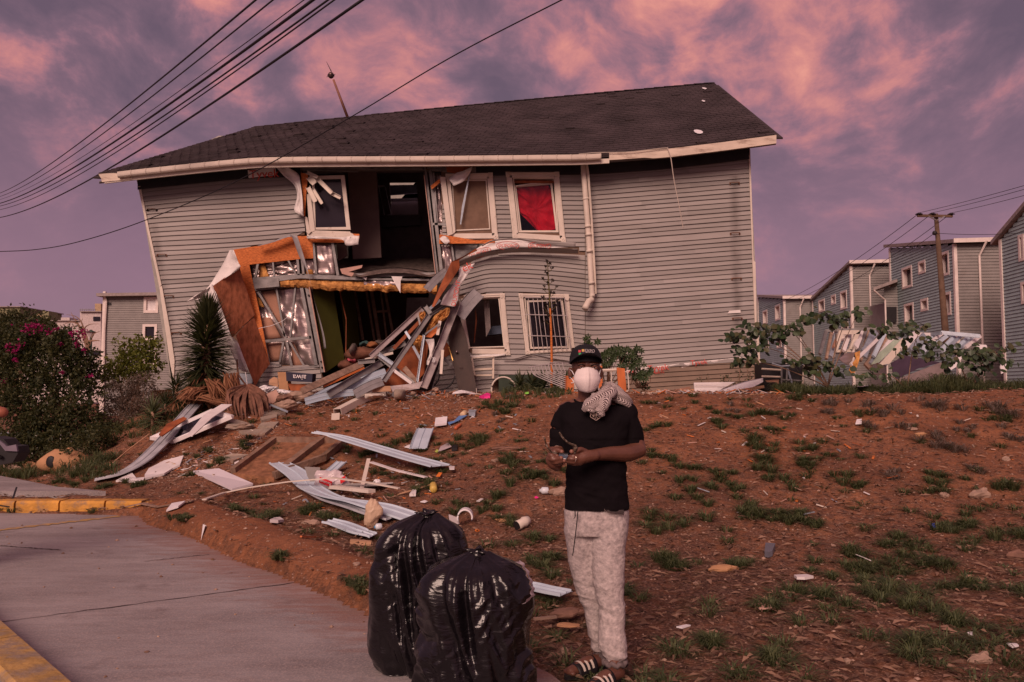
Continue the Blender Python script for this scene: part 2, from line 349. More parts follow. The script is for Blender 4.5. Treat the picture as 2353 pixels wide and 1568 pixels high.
# ================================================================ ground, road, kerbs
def ground():
 def axis(a0, a1, s, lo, hi):
  mid = list(np.arange(a0, a1, s)); up = []; q = a1; st = s
  while q < hi: up.append(q); st *= 1.28; q += st
  dn = []; q = a0 - s; st = s
  while q > lo: dn.append(q); st *= 1.28; q -= st
  return np.array(sorted([lo] + dn + mid + up + [hi]))
 xs = axis(-10.5, 10.5, .065, -1800, 1800); ys = axis(3.2, 16.5, .065, -60, 3500)
 X, Y = np.meshgrid(xs, ys); Z = zfun(X, Y)
 near = (Y < 18) & (np.abs(X) < 12) & ~inpoly(X, Y, ROAD)
 Z = Z + np.where(near, fbm(X, Y, .16, 2, 40) * .009, 0)
 n, m = X.shape; V = np.stack([X, Y, Z], -1).reshape(-1, 3)
 i = np.arange(n * m).reshape(n, m); Fq = np.stack([i[:-1, :-1], i[:-1, 1:], i[1:, 1:], i[1:, :-1]], -1).reshape(-1, 4)
 me = bpy.data.meshes.new('ground'); me.from_pydata(V.tolist(), [], Fq.tolist()); me.polygons.foreach_set('use_smooth', [True] * len(Fq)); me.update()
 # litter cover grows thicker at the foot of the bank, bare red earth on the berm and the crest
 x, y = V[:, 0], V[:, 1]; zz, d = zmacro(x, y)
 cov = .92 - .58 * sstep((d + .2) / 4.8) + .12 * vnoise(x, y, .9, 50)
 cov = np.where(x < -1.5, cov * .75, cov)
 cov = cov * (1 - np.exp(-(pdist(x, y, BERM) / .42) ** 2)); cov = np.clip(cov, 0, 1)
 at = me.attributes.new('litter', 'FLOAT', 'POINT'); at.data.foreach_set('value', cov.astype(np.float32))
 m = bpy.data.materials.new('red_earth'); m.use_nodes = True; nt = m.node_tree; b = nt.nodes['Principled BSDF']
 tc = nd(nt, 'ShaderNodeTexCoord').outputs['Object']
 n1 = nd(nt, 'ShaderNodeTexNoise', {'Vector': tc, 'Scale': .9, 'Detail': 6.0, 'Roughness': .62}).outputs['Fac']
 n2 = nd(nt, 'ShaderNodeTexNoise', {'Vector': tc, 'Scale': 11.0, 'Detail': 8.0, 'Roughness': .7}).outputs['Fac']
 n3 = nd(nt, 'ShaderNodeTexNoise', {'Vector': tc, 'Scale': 46.0, 'Detail': 5.0, 'Roughness': .7}).outputs['Fac']
 soil = ramp(nt, n1, [(.30, (.19, .078, .042)), (.52, (.30, .125, .063)), (.75, (.40, .18, .095))])
 soil = mix(nt, ramp(nt, n2, [(.42, .0), (.68, .55)]), soil, (.085, .042, .032))
 lit = nd(nt, 'ShaderNodeAttribute', attribute_name='litter').outputs['Fac']
 litc = ramp(nt, n3, [(.35, (.045, .028, .022)), (.52, (.125, .068, .050)), (.66, (.34, .22, .165))])
 k = mth(nt, 'ADD', lit, mth(nt, 'MULTIPLY_ADD', n2, 2.2, -1.25), clamp=True)
 col = mix(nt, k, soil, litc)
 vo = nd(nt, 'ShaderNodeTexVoronoi', {'Vector': tc, 'Scale': 34.0, 'Randomness': 1.0}); dd = vo.outputs['Distance']; cc = vo.outputs['Color']
 sp = mth(nt, 'MULTIPLY', mth(nt, 'LESS_THAN', dd, .24), mth(nt, 'GREATER_THAN', nd(nt, 'ShaderNodeSeparateColor', {0: cc}).outputs[0], .80))
 col = mix(nt, mth(nt, 'MULTIPLY', sp, .8), col, (.42, .27, .21))
 nt.links.new(col, b.inputs['Base Color']); b.inputs['Roughness'].default_value = .95; b.inputs['Specular IOR Level'].default_value = .15
 h = mth(nt, 'ADD', mth(nt, 'MULTIPLY', n2, 1.0), mth(nt, 'MULTIPLY_ADD', n3, .7, mth(nt, 'MULTIPLY', sp, .3)))
 nt.links.new(nd(nt, 'ShaderNodeBump', {'Height': h, 'Strength': .9, 'Distance': .035}).outputs[0], b.inputs['Normal'])
 me.materials.append(m); o = link(bpy.data.objects.new('ground', me)); o['kind'] = 'structure'; o['label'] = 'red earth bank rising from the street'; MAT['earth'] = m
ground()
def road():
 x0 = -26; pts = []
 e = curve([Vector((q[0], q[1], 0)) for q in EDGE], 260)
 wob = [(p.x + .05 * float(fbm(p.x, p.y, .35, 3, 60)), p.y + .05 * float(fbm(p.x, p.y, .3, 3, 61))) for p in e]
 ye = Pg(0, 1180)[1]
 mb = MB(); rows = []
 for i in range(len(wob)):
  x, y = wob[i]; rows.append([Vector((x0 + (x - x0) * t, y, .004)) for t in np.linspace(0, 1, 12)])
 rows = [[Vector((x0 + (wob[0][0] - x0) * t, ye, .004)) for t in np.linspace(0, 1, 12)]] + rows + [[Vector((x0 + (wob[-1][0] - x0) * t, -18, .004)) for t in np.linspace(0, 1, 12)]]
 mb.grid([list(reversed(r)) for r in rows])
 m = bpy.data.materials.new('road_concrete'); m.use_nodes = True; nt = m.node_tree; b = nt.nodes['Principled BSDF']
 tc = nd(nt, 'ShaderNodeTexCoord').outputs['Object']
 mp = nd(nt, 'ShaderNodeMapping', {'Vector': tc, 'Scale': (.5, 1.6, 1), 'Rotation': (0, 0, R(-14))}).outputs[0]
 n1 = nd(nt, 'ShaderNodeTexNoise', {'Vector': mp, 'Scale': .9, 'Detail': 7.0, 'Roughness': .62}).outputs['Fac']
 n2 = nd(nt, 'ShaderNodeTexNoise', {'Vector': mp, 'Scale': 6, 'Detail': 8.0, 'Roughness': .7}).outputs['Fac']
 n3 = nd(nt, 'ShaderNodeTexNoise', {'Vector': tc, 'Scale': 90, 'Detail': 3.0, 'Roughness': .6}).outputs['Fac']
 col = ramp(nt, n1, [(.3, (.17, .152, .158)), (.5, (.265, .245, .252)), (.70, (.35, .32, .325))])
 col = mix(nt, ramp(nt, n2, [(.44, 0), (.70, .42)]), col, (.13, .098, .095))
 col = mix(nt, ramp(nt, n3, [(.45, 0), (.72, .6)]), col, (.45, .37, .34))
 oil = nd(nt, 'ShaderNodeTexNoise', {'Vector': tc, 'Scale': 2.3, 'Detail': 5.0, 'Roughness': .6}).outputs['Fac']
 col = mix(nt, ramp(nt, oil, [(.62, 0), (.70, .35)]), col, (.10, .07, .07))
 ed = nd(nt, 'ShaderNodeAttribute', attribute_name='wash').outputs['Fac']
 col = mix(nt, mth(nt, 'ADD', ed, mth(nt, 'MULTIPLY_ADD', n2, 1.6, -1.05), clamp=True), col, (.25, .10, .06))
 nt.links.new(col, b.inputs['Base Color']); b.inputs['Roughness'].default_value = .85; b.inputs['Specular IOR Level'].default_value = .2
 nt.links.new(nd(nt, 'ShaderNodeBump', {'Height': mth(nt, 'ADD', n2, n3), 'Strength': .35, 'Distance': .01}).outputs[0], b.inputs['Normal'])
 o = mk('road', mb, m, fix=True); o['kind'] = 'structure'; o['label'] = 'worn concrete road dusted with red soil'
 V = np.array(mb.v); w = np.clip(1.15 - pdist(V[:, 0], V[:, 1], EDGE) / 1.3, 0, 1) * .0
 # finer sheet of washed soil at the edge follows the distance to the edge
 bm = bmesh.new(); bm.from_mesh(o.data); bmesh.ops.subdivide_edges(bm, edges=[e for e in bm.edges if abs(e.verts[0].co.y - e.verts[1].co.y) < .02 and e.calc_length() > .3 and e.verts[0].co.y > 2], cuts=6); bm.to_mesh(o.data); bm.free()
 V = np.array([v.co[:] for v in o.data.vertices]); w = .8 * np.clip(1 - pdist(V[:, 0], V[:, 1], EDGE) / .8, 0, 1)
 at = o.data.attributes.new('wash', 'FLOAT', 'POINT'); at.data.foreach_set('value', w.astype(np.float32))
 MAT['road'] = m
 # joints between the slabs: narrow dark sealed lines, and the worn yellow line
 JM = mat('joint_sealant', (.07, .05, .05), .8)
 def strip(a, b, w, name, mm, z, n=30, wob_=.012):
  A = Vector((*Pg(*a), 0)); B = Vector((*Pg(*b), 0)); q = MB(); L = []; Rr = []
  d = (B - A).normalized(); p = Vector((-d.y, d.x, 0))
  for i in range(n + 1):
   c = A.lerp(B, i / n); ww = w * (1 + .5 * rnd.uniform(-1, 1)); c = c + p * rnd.uniform(-wob_, wob_)
   L.append(Vector((*(c + p * ww / 2)[:2], z))); Rr.append(Vector((*(c - p * ww / 2)[:2], z)))
  q.grid([L, Rr]); return q
 for a, b in (((0, 1437), (1000, 1310)), ((0, 1301), (330, 1288)), ((330, 1288), (520, 1278)), ((620, 1568), (1020, 1496)), ((0, 1253), (90, 1262))):
  pass
 J = thing('road_joint', 'dark sealed joint lines across the concrete road', 'joint', (0, 0, 0)); J['kind'] = 'structure'
 for a, b, w in (((-60, 1440), (760, 1330), .012), ((0, 1256), (140, 1266), .02), ((330, 1292), (480, 1276), .012)):
  mk('joint', strip(a, b, w, 'joint', JM, .008), JM, J)
 y = strip((-20, 1222), (275, 1188), .11, 'yellow_line', YLINE, .009, wob_=.02); o = mk('yellow_line', y, YLINE, fix=True); o['kind'] = 'structure'; o['label'] = 'worn yellow line painted across the road'
road()
def pavement():
 a = Vector((*Pg(0, 1150), 0)); yb = Pg(0, 1148)[1]
 mb = MB(); pts = [(-30, yb), (Pg(250, 1146)[0], yb), (Pg(130, 1137)[0], Pg(130, 1137)[1]), (Pg(60, 1122)[0], Pg(60, 1122)[1]), (Pg(0, 1110)[0], Pg(0, 1110)[1]), (-30, Pg(0, 1100)[1])]
 mb.slab([Vector((p[0], p[1], .115)) for p in pts], (0, 0, -.2)); o = mk('pavement', mb, MAT['road'], fix=True); o['kind'] = 'structure'; o['label'] = 'grey concrete pavement behind the yellow kerb'
pavement()
def kerbs():
 k = thing('kerb', 'yellow painted concrete kerb along the far side of the road', 'kerb', (-9, 10.2, 0)); k['kind'] = 'structure'
 yk = Pg(0, 1180)[1]
 us = [-520, -330, -160, 33, 135, 240, 325]
 for i, (u0, u1) in enumerate(zip(us, us[1:])):
  x0 = Pg(u0, 1180)[0] + .012; x1 = Pg(u1, 1180)[0] - .012; mb = MB()
  prof = [(0, -.05), (0, .12), (.02, .15), (.22, .15), (.24, .13), (.24, -.05)]; n = 8; rows = []
  for j in range(n + 1):
   x = x0 + (x1 - x0) * j / n; w = .006 * vnoise(x, i, .2, 4); rows.append([Vector((x, yk + a + float(w), b + float(w))) for a, b in prof])
  mb.grid(rows); mb.add(rows[0], [tuple(range(6))]); mb.add(rows[-1], [tuple(reversed(range(6)))])
  mk('kerb_stone', mb, KERBY, k, fix=True)
 mb = MB(); x0 = Pg(327, 1180)[0]; x1 = Pg(388, 1180)[0]
 rows = [[Vector((x0 + (x1 - x0) * t, yk + a + .1 * t, max(b * (1 - .75 * t), -.05) + .008 * rnd.uniform(-1, 1))) for a, b in [(0, -.05), (0, .10), (.03, .13), (.22, .13), (.24, -.05)]] for t in np.linspace(0, 1, 6)]
 mb.grid(rows); o = mk('kerb_stone', mb, KERBY, k, fix=True); o['label'] = 'broken end of the kerb half buried in soil'
 k2 = thing('kerb', 'worn yellow kerb crossing the lower left corner of the road', 'kerb', (-2.5, 3, 0)); k2['kind'] = 'structure'
 A = Vector((*Pg(-60, 1405), 0)); B = Vector((*Pg(150, 1600), 0)); d = (B - A).normalized(); p = Vector((-d.y, d.x, 0)); p = p if p.x < 0 else -p
 L = (B - A).length
 for i in range(-3, 4):
  a = A + d * (L * .62 * i + .01); b = A + d * (L * .62 * (i + 1) - .01); mb = MB(); rows = []
  for j in range(9):
   c = a.lerp(b, j / 8); w = .006 * float(vnoise(c.x, c.y, .1, 5)); rows.append([c + p * (q + w) + Vector((0, 0, zz + w)) for q, zz in [(0, -.05), (0, .0), (.015, .10), (.03, .125), (.22, .13), (.24, .11), (.24, -.05)]])
  mb.grid(rows); mb.add(rows[0], [tuple(range(7))]); mb.add(rows[-1], [tuple(reversed(range(7)))]); mk('kerb_stone', mb, MAT.get('pale_yellow_kerb') or mat('pale_yellow_kerb', (.42, .26, .09), .8, .2, 6, .4, 30, dirt=((.24, .19, .16), 5, .48, .8)), k2, fix=True)
kerbs()
# ---------------------------------------------------------------- grass, litter, gravel
def frand(n, seed): return np.random.RandomState(seed).rand(n)
def blades(name, spots, m, label, kind='stuff'):
 V = []; Fc = []; rs = random.Random(5)
 for (x, y, z, rad, h, n) in spots:
  for k in range(n):
   a = rs.uniform(0, 6.283); r0 = rad * .45 * math.sqrt(rs.random()); hh = h * rs.uniform(.45, 1.1); lean = rad * rs.uniform(.3, 1.6)
   bx, by = x + r0 * math.cos(a), y + r0 * math.sin(a); a2 = a + rs.uniform(-.9, .9); dx, dy = math.cos(a2), math.sin(a2); w = rs.uniform(.0016, .0036) * (1 + y * .07)
   px, py = -dy * w, dx * w; o = len(V)
   V += [(bx - px, by - py, z - .02), (bx + px, by + py, z - .02), (bx + dx * lean * .35 - px, by + dy * lean * .35 - py, z + hh * .72), (bx + dx * lean * .35 + px, by + dy * lean * .35 + py, z + hh * .72),
     (bx + dx * lean * .8 - px * .6, by + dy * lean * .8 - py * .6, z + hh), (bx + dx * lean * .8 + px * .6, by + dy * lean * .8 + py * .6, z + hh), (bx + dx * lean * 1.3, by + dy * lean * 1.3, z + hh * rs.uniform(.5, .95))]
   Fc += [(o, o + 1, o + 3, o + 2), (o + 2, o + 3, o + 5, o + 4), (o + 4, o + 5, o + 6)]
 me = bpy.data.meshes.new(name); me.from_pydata(V, [], Fc); me.materials.append(m); me.update()
 ob = link(bpy.data.objects.new(name, me)); ob['kind'] = kind; ob['label'] = label; return ob
def scatter_grass():
 rs = random.Random(3); sp = []
 def put(x, y, rad, h, n): sp.append((x, y, gz(x, y) , rad, h, n))
 cl = [(1745, 1030, 1.4), (1760, 1060, 1.3), (1580, 1075, 1), (1590, 1100, .9), (1660, 1105, 1), (1770, 1108, .9), (1845, 1030, .9), (1850, 1060, 1), (1700, 1125, .9), (1800, 1190, 1), (1950, 1110, 1.1), (1560, 1200, 1.3), (1500, 1210, 1.2), (1600, 1160, 1),
   (1720, 1185, 1.2), (1760, 1200, 1.2), (1830, 1190, 1), (1900, 1210, 1), (1935, 1290, 1.5), (1960, 1300, 1.3), (1890, 1310, 1), (1700, 1300, 1), (1530, 1300, 1.4), (1560, 1310, 1.2), (1860, 1370, 1.5), (1900, 1380, 1.1), (2060, 1370, 2.0), (2090, 1385, 2.0), (2000, 1340, 1),
   (2150, 1120, 1), (2180, 1110, 1), (2320, 1130, 1.5), (2180, 1220, 1.3), (2230, 1200, 1.2), (2340, 1230, 1.5), (2060, 1240, 1.1), (2070, 1265, 1.2), (2140, 1300, 1.2), (2260, 1350, 1.4), (2340, 1360, 1.4), (1740, 1400, 1.3), (1760, 1520, 1.2), (1640, 1480, 1), (2100, 1480, 1.4), (2200, 1440, 1.5),
   (1500, 985, .7), (1510, 1045, .7), (1655, 975, .7), (1720, 950, .8), (1800, 960, .7), (1830, 925, .8), (1650, 950, .6), (1130, 935, 1), (1180, 940, .9), (1090, 1015, 1.1), (1060, 1020, 1), (1190, 1060, 1), (1260, 1070, .7), (1230, 1095, .9), (1140, 1140, 1.2), (1280, 1120, 1), (1170, 1200, 1), (1220, 1240, 1.1), (1240, 1300, 1.3), (1290, 1310, 1.2),
   (1090, 1170, 1), (1000, 1120, 1), (940, 1010, .9), (880, 1035, 1), (850, 1045, .8), (780, 1040, .7), (980, 1095, 1.2), (870, 1090, .8), (700, 1180, 1.1), (640, 1190, 1.2), (580, 1200, 1.2), (760, 1190, 1.1), (820, 1200, 1), (560, 1180, 1), (500, 1065, .7), (470, 1040, .6), (640, 1035, .6), (560, 1020, .6), (450, 1090, .6),
   (390, 1225, .6), (420, 1215, .6), (440, 1232, .6), (410, 1208, .5), (250, 1120, .7), (180, 1115, .7), (120, 1118, .6), (320, 1115, .7), (640, 1320, .5), (820, 1380, .8), (800, 1370, .7), (1390, 1440, .8), (1420, 1360, .8)]
 for u, v, s in cl:
  p = G(u, v); k = p.y / 1830
  for j in range(4):
   x = p.x + rs.gauss(0, 20 * k * s); y = p.y + rs.gauss(0, 26 * k * s)
   if not inpoly(np.array([x]), np.array([y]), ROAD)[0] and pdist(x, y, BERM) > .22: put(x, y, .05 + 10 * k * s * rs.uniform(.5, 1.2), (.035 + 10 * k * s) * rs.uniform(.5, 1.1), int(40 + 30 * s))
 n = 0
 while n < 760:
  u = rs.uniform(-40, 2420); v = rs.uniform(910, 1600)
  p = G(u, v)
  if p.y > 16.8 or inpoly(np.array([p.x]), np.array([p.y]), ROAD)[0] or pdist(p.x, p.y, BERM) < .42: continue
  dens = .30 + .5 * float(vnoise(p.x, p.y, 1.3, 9)) + .25 * float(vnoise(p.x, p.y, .4, 10))
  if rs.random() > max(dens, .05): n += .25; continue
  k = rs.uniform(.35, 1.1); put(p.x, p.y, .08 * k + .03, .06 * k, int(40 * k + 8)); n += 1
 blades('grass', sp, GRASSM, 'scattered tufts of short green grass on the red bank')
 # taller weeds along the crest in front of the far houses
 sp = []
 for i in range(430):
  u = rs.uniform(1795, 2420); Y = rs.uniform(13.6, 16.0); x = P(u, 900, Y).x
  if u < 1870 and rs.random() < .5: continue
  h = rs.uniform(.06, .26) * (1 + .5 * (u > 2050)) * (.6 + .6 * float(vnoise(u, Y * 9, 40, 5)) ** 2); sp.append((x, Y, gz(x, Y), .22, h, 34))
 for i in range(150):
  u = rs.uniform(1790, 1960); Y = rs.uniform(13.4, 14.6); x = P(u, 900, Y).x; sp.append((x, Y, gz(x, Y), .12, rs.uniform(.08, .2), 26))
 for i in range(190):
  u = rs.uniform(255, 560); v = rs.uniform(915, 1050) ; p = G(u, v + 10)
  if (u - 255) * .35 + 925 < v - 60: continue
  if v > 1010 - (u - 300) * .25: continue
  sp.append((p.x, p.y, p.z, .16, rs.uniform(.05, .17), 22))
 for i in range(60):
  u = rs.uniform(1150, 1310); Y = rs.uniform(13.8, 15.5); x = P(u, 900, Y).x; sp.append((x, Y, gz(x, Y), .08, rs.uniform(.05, .14), 16))
 for i in range(130):
  u = rs.uniform(-30, 270); v = rs.uniform(1045, 1105); p = G(u, v); sp.append((p.x, p.y, p.z, .14, rs.uniform(.05, .2), 24))
 blades('weeds', sp, GRASSM, 'taller green weeds along the top and left of the bank')
 sp = []
 for (u, v, s) in ((2010, 940, 1.3), (2040, 950, 1), (2120, 935, 1.2), (2170, 945, 1.4), (2110, 1000, 1.2), (2150, 1005, 1), (1920, 925, 1.1), (2210, 1040, 1.2), (2280, 940, 1.5), (2320, 955, 1.5), (1690, 940, .8), (2060, 1100, 1), (2200, 980, .8), (1900, 950, .8), (2245, 1090, .8), (2330, 1010, 1.1), (1150, 960, .7), (1990, 985, .9)):
  p = G(u, v); k = p.y / 1830
  for j in range(4): x = p.x + rs.gauss(0, 14 * k * s); y = p.y + rs.gauss(0, .12); sp.append((x, y, gz(x, y), .09 * s, .07 * s, 40))
 blades('dry_grass', sp, BUSHG, 'dead brown tufts of grass on the upper bank')
scatter_grass()
def litter():
 rs = np.random.RandomState(4); N = 34000; V = []; Fc = []; n = 0
 us = rs.uniform(-60, 2420, N * 2); vs = 905 + (1640 - 905) * rs.rand(N * 2) ** 1.15
 # positions spread over the ground itself
 X = []; k = 0
 while len(X) < N:
  y = 3.4 + 12.5 * rs.rand() ** 1.15; x = rs.uniform(-.68, .68) * (y + 1.0)
  X.append((x, y))
 X = np.array(X); road = inpoly(X[:, 0], X[:, 1], ROAD); _, d = zmacro(X[:, 0], X[:, 1])
 keep = (~road) & (rs.rand(N) < np.clip(1.1 - .11 * d + .5 * vnoise(X[:, 0], X[:, 1], .8, 12), .12, 1)) & (pdist(X[:, 0], X[:, 1], BERM) > .25)
 X = X[keep]; Z = zfun(X[:, 0], X[:, 1]) + .012
 for (x, y), z in zip(X, Z):
  a = rs.uniform(0, 6.28); L = rs.uniform(.02, .10) * (1 + .02 * y); w = rs.uniform(.0006, .0017) * (1 + .08 * y); dx, dy = math.cos(a), math.sin(a); bz = rs.uniform(-.006, .022); o = len(V)
  c = rs.uniform(-.3, .3) * L
  V += [(x - dx * L / 2, y - dy * L / 2, z), (x - dy * w + c * -dy, y + dx * w + c * dx, z + bz + .006), (x + dx * L / 2, y + dy * L / 2, z + bz), (x + dy * w + c * -dy, y - dx * w + c * dx, z + bz)]
  Fc.append((o, o + 1, o + 2)); Fc.append((o, o + 2, o + 3))
 me = bpy.data.meshes.new('dry_litter'); me.from_pydata(V, [], Fc); me.materials.append(LITM); ob = link(bpy.data.objects.new('dry_litter', me)); ob['kind'] = 'stuff'; ob['label'] = 'dry stalks and plant litter strewn over the bank'
 V = []; Fc = []; base = [(1, 0, 0), (-1, 0, 0), (0, 1, 0), (0, -1, 0), (0, 0, 1), (.6, .6, .5), (-.6, .6, .5), (-.6, -.6, .5), (.6, -.6, .5)]
 T = [(4, 5, 6), (4, 6, 7), (4, 7, 8), (4, 8, 5), (0, 2, 5), (2, 6, 5), (2, 1, 6), (1, 7, 6), (1, 3, 7), (3, 8, 7), (3, 0, 8), (0, 5, 8)]
 N = 8000; y = 3.3 + 13.2 * rs.rand(N) ** 1.0; x = rs.uniform(-.68, .68, N) * (y + .5); road = inpoly(x, y, ROAD)
 keep = (~road) | (rs.rand(N) < .05); x = x[keep]; y = y[keep]
 # denser rubble chips beside the path up to the house
 for (u, v, nn, ss) in ((470, 1060, 500, 42), (540, 1030, 320, 34), (420, 1085, 300, 34), (620, 985, 160, 26), (1500, 905, 60, 40), (750, 940, 240, 50), (1080, 915, 240, 60), (900, 930, 200, 60)):
  p = G(u, v); x = np.append(x, p.x + rs.normal(0, ss * p.y / 1830, nn)); y = np.append(y, p.y + rs.normal(0, .38, nn))
 Z = zfun(x, y); Z = np.where(inpoly(x, y, ROAD), .005, Z)
 for a, b, z in zip(x, y, Z):
  s = .0045 + .011 * rs.rand() ** 3 + .0007 * b; q = rs.uniform(.5, 1.4, 3) * s; an = rs.uniform(0, 6.28); c_, s_ = math.cos(an), math.sin(an); o = len(V)
  for p in base: X_, Y_ = p[0] * q[0], p[1] * q[1]; V.append((a + X_ * c_ - Y_ * s_, b + X_ * s_ + Y_ * c_, z + p[2] * q[2] * .8))
  Fc += [tuple(i + o for i in t) for t in T]
 me = bpy.data.meshes.new('gravel'); me.from_pydata(V, [], Fc); me.materials.append(GRAVM); ob = link(bpy.data.objects.new('gravel', me)); ob['kind'] = 'stuff'; ob['label'] = 'small pale stones and rubble chips in the soil'
litter()
# ================================================================ the collapsed house
def cr(x0, y0, k): return lambda x, y: ((x0 + k * x) / 1.7408, (y0 + k * y) / 1.7408)
C1 = cr(300, 550, .70175); C2 = cr(1100, 550, .38259); C3 = cr(1100, 1000, .41451); CA = cr(700, 900, .44643); C4 = cr(1700, 600, .38259); C5 = cr(1700, 1050, .38259)
C6 = cr(2300, 300, .44643); C7 = cr(2400, 950, .41451); C8 = cr(2900, 800, .54216); CB = cr(1350, 1050, .35067); CLc = cr(0, 1100, .5102); CM = cr(0, 1700, .65703)
CN = cr(600, 1500, .44643); CO = cr(1000, 1600, .50999); CP = cr(1400, 2000, .4656); CQ = cr(2100, 1300, .5102); CR = cr(2100, 2000, .46548); CS = cr(2600, 1500, .78448); CT = cr(3000, 1250, .46579); CH = cr(2150, 1650, .19133)
def W(q, Y): return P(q[0], q[1], Y)
def glassmat():
 m = bpy.data.materials.new('window_glass'); m.use_nodes = True; nt = m.node_tree; nt.nodes.remove(nt.nodes['Principled BSDF'])
 g = nd(nt, 'ShaderNodeBsdfGlossy', {'Color': (.8, .8, .85, 1), 'Roughness': .03}).outputs[0]; t = nd(nt, 'ShaderNodeBsdfTransparent', {'Color': (.86, .86, .88, 1)}).outputs[0]
 f = nd(nt, 'ShaderNodeFresnel', {'IOR': 1.45}).outputs[0]
 nt.links.new(nd(nt, 'ShaderNodeMixShader', {0: mth(nt, 'MULTIPLY', f, .7), 1: t, 2: g}).outputs[0], nt.nodes['Material Output'].inputs['Surface']); return m
GLASS = glassmat()
YW = 17.5
HOUSE = thing('collapsed_house', 'grey-beige clapboard house leaning and torn open on top of the bank', 'house', (-1.2, YW, 1.4))
def part(name, mb, m, parent=None, smooth=False, fix=False, label=None):
 o = mk(name, mb, m, parent or HOUSE, smooth, None, fix)
 if label: o['label'] = label
 return o
EAVE = [(226, 399), (310, 389), (420, 377), (520, 367), (590, 361), (700, 359), (1000, 357.5), (1335, 354), (1410, 350), (1535, 341), (1660, 326), (1785, 309)]
def ev(u): return interp(EAVE, u)
YE = 16.85
W1o = [C2(300, 380), C2(727, 395), C2(795, 968), C2(365, 1000)]
W2o, W2i = [C4(175, 250), C4(705, 240), C4(765, 930), C4(235, 935)], [C4(285, 320), C4(638, 318), C4(676, 825), C4(318, 840)]
W3o, W3i = [C4(845, 232), C4(1400, 232), C4(1470, 960), C4(920, 925)], [C4(925, 295), C4(1350, 300), C4(1390, 855), C4(985, 855)]
W4o, W4i = [C5(365, 345), C5(830, 325), C5(890, 968), C5(455, 960)], [C5(385, 385), C5(770, 370), C5(825, 880), C5(465, 890)]
W5o, W5i = [C5(980, 325), C5(1500, 335), C5(1570, 930), C5(1055, 960)], [C5(1045, 365), C5(1460, 370), C5(1515, 925), C5(1090, 930)]
TORN = [(693, 386), (1013, 383), (1016, 548), (1100, 553), (1165, 553), (1100, 585), (1062, 605), (1048, 700), (1020, 800), (1000, 915), (745, 915), (745, 884), (735, 842), (620, 838), (612, 800), (560, 700), (545, 600), (532, 580), (600, 560), (668, 543), (700, 540), (697, 470)]
def wall():
 out = [(315, 395), (690, 378), (1340, 372), (1723, 335), (1737, 760), (1752, 925), (400, 925), (366, 650)]
 mb = MB(); mb.slab([P(u, v, YW) for u, v in out], (0, .12, 0), [[P(u, v, YW) for u, v in h] for h in (TORN, W3i, W4i, W5i)])
 part('wall', mb, mat('wall_sheathing', (.16, .10, .07), .85), fix=True)
 # the other walls, built where the torn front lets light in or past
 Y2 = 26.6; dk = mat('outer_wall_siding', (.33, .31, .28), .7)
 L0, L1 = P(315, 400, YW), P(400, 925, YW); R0, R1 = P(1722, 345, YW), P(1752, 925, YW)
 bk = lambda p: Vector((p.x, Y2, p.z))
 mb = MB(); mb.slab([L0, L1, bk(L1), bk(L0)], (.12, 0, 0)); part('side_wall', mb, dk, fix=True)
 mb = MB(); mb.slab([R0, R1, bk(R1), bk(R0)], (-.12, 0, 0)); part('side_wall', mb, dk, fix=True)
 hole = [P(878, 404, Y2), P(968, 404, Y2), P(972, 500, Y2), P(884, 500, Y2)]; hole2 = [P(925, 655, Y2), P(985, 655, Y2), P(985, 684, Y2), P(925, 684, Y2)]
 mb = MB(); mb.slab([bk(L0), bk(R0), bk(R1), bk(L1)], (0, .12, 0), [hole, hole2]); part('rear_wall', mb, dk, fix=True)
 RG0, RG1 = P(585, 292, 22), P(1640, 190, 22)
 for a, b, g, s in ((L0, bk(L0), RG0, .12), (R0, bk(R0), RG1, -.12)):
  mb = MB(); mb.slab([a, b, Vector((a.x + s, 22, g.z - .25))], (s, 0, 0)); part('gable', mb, dk, fix=True)
wall()
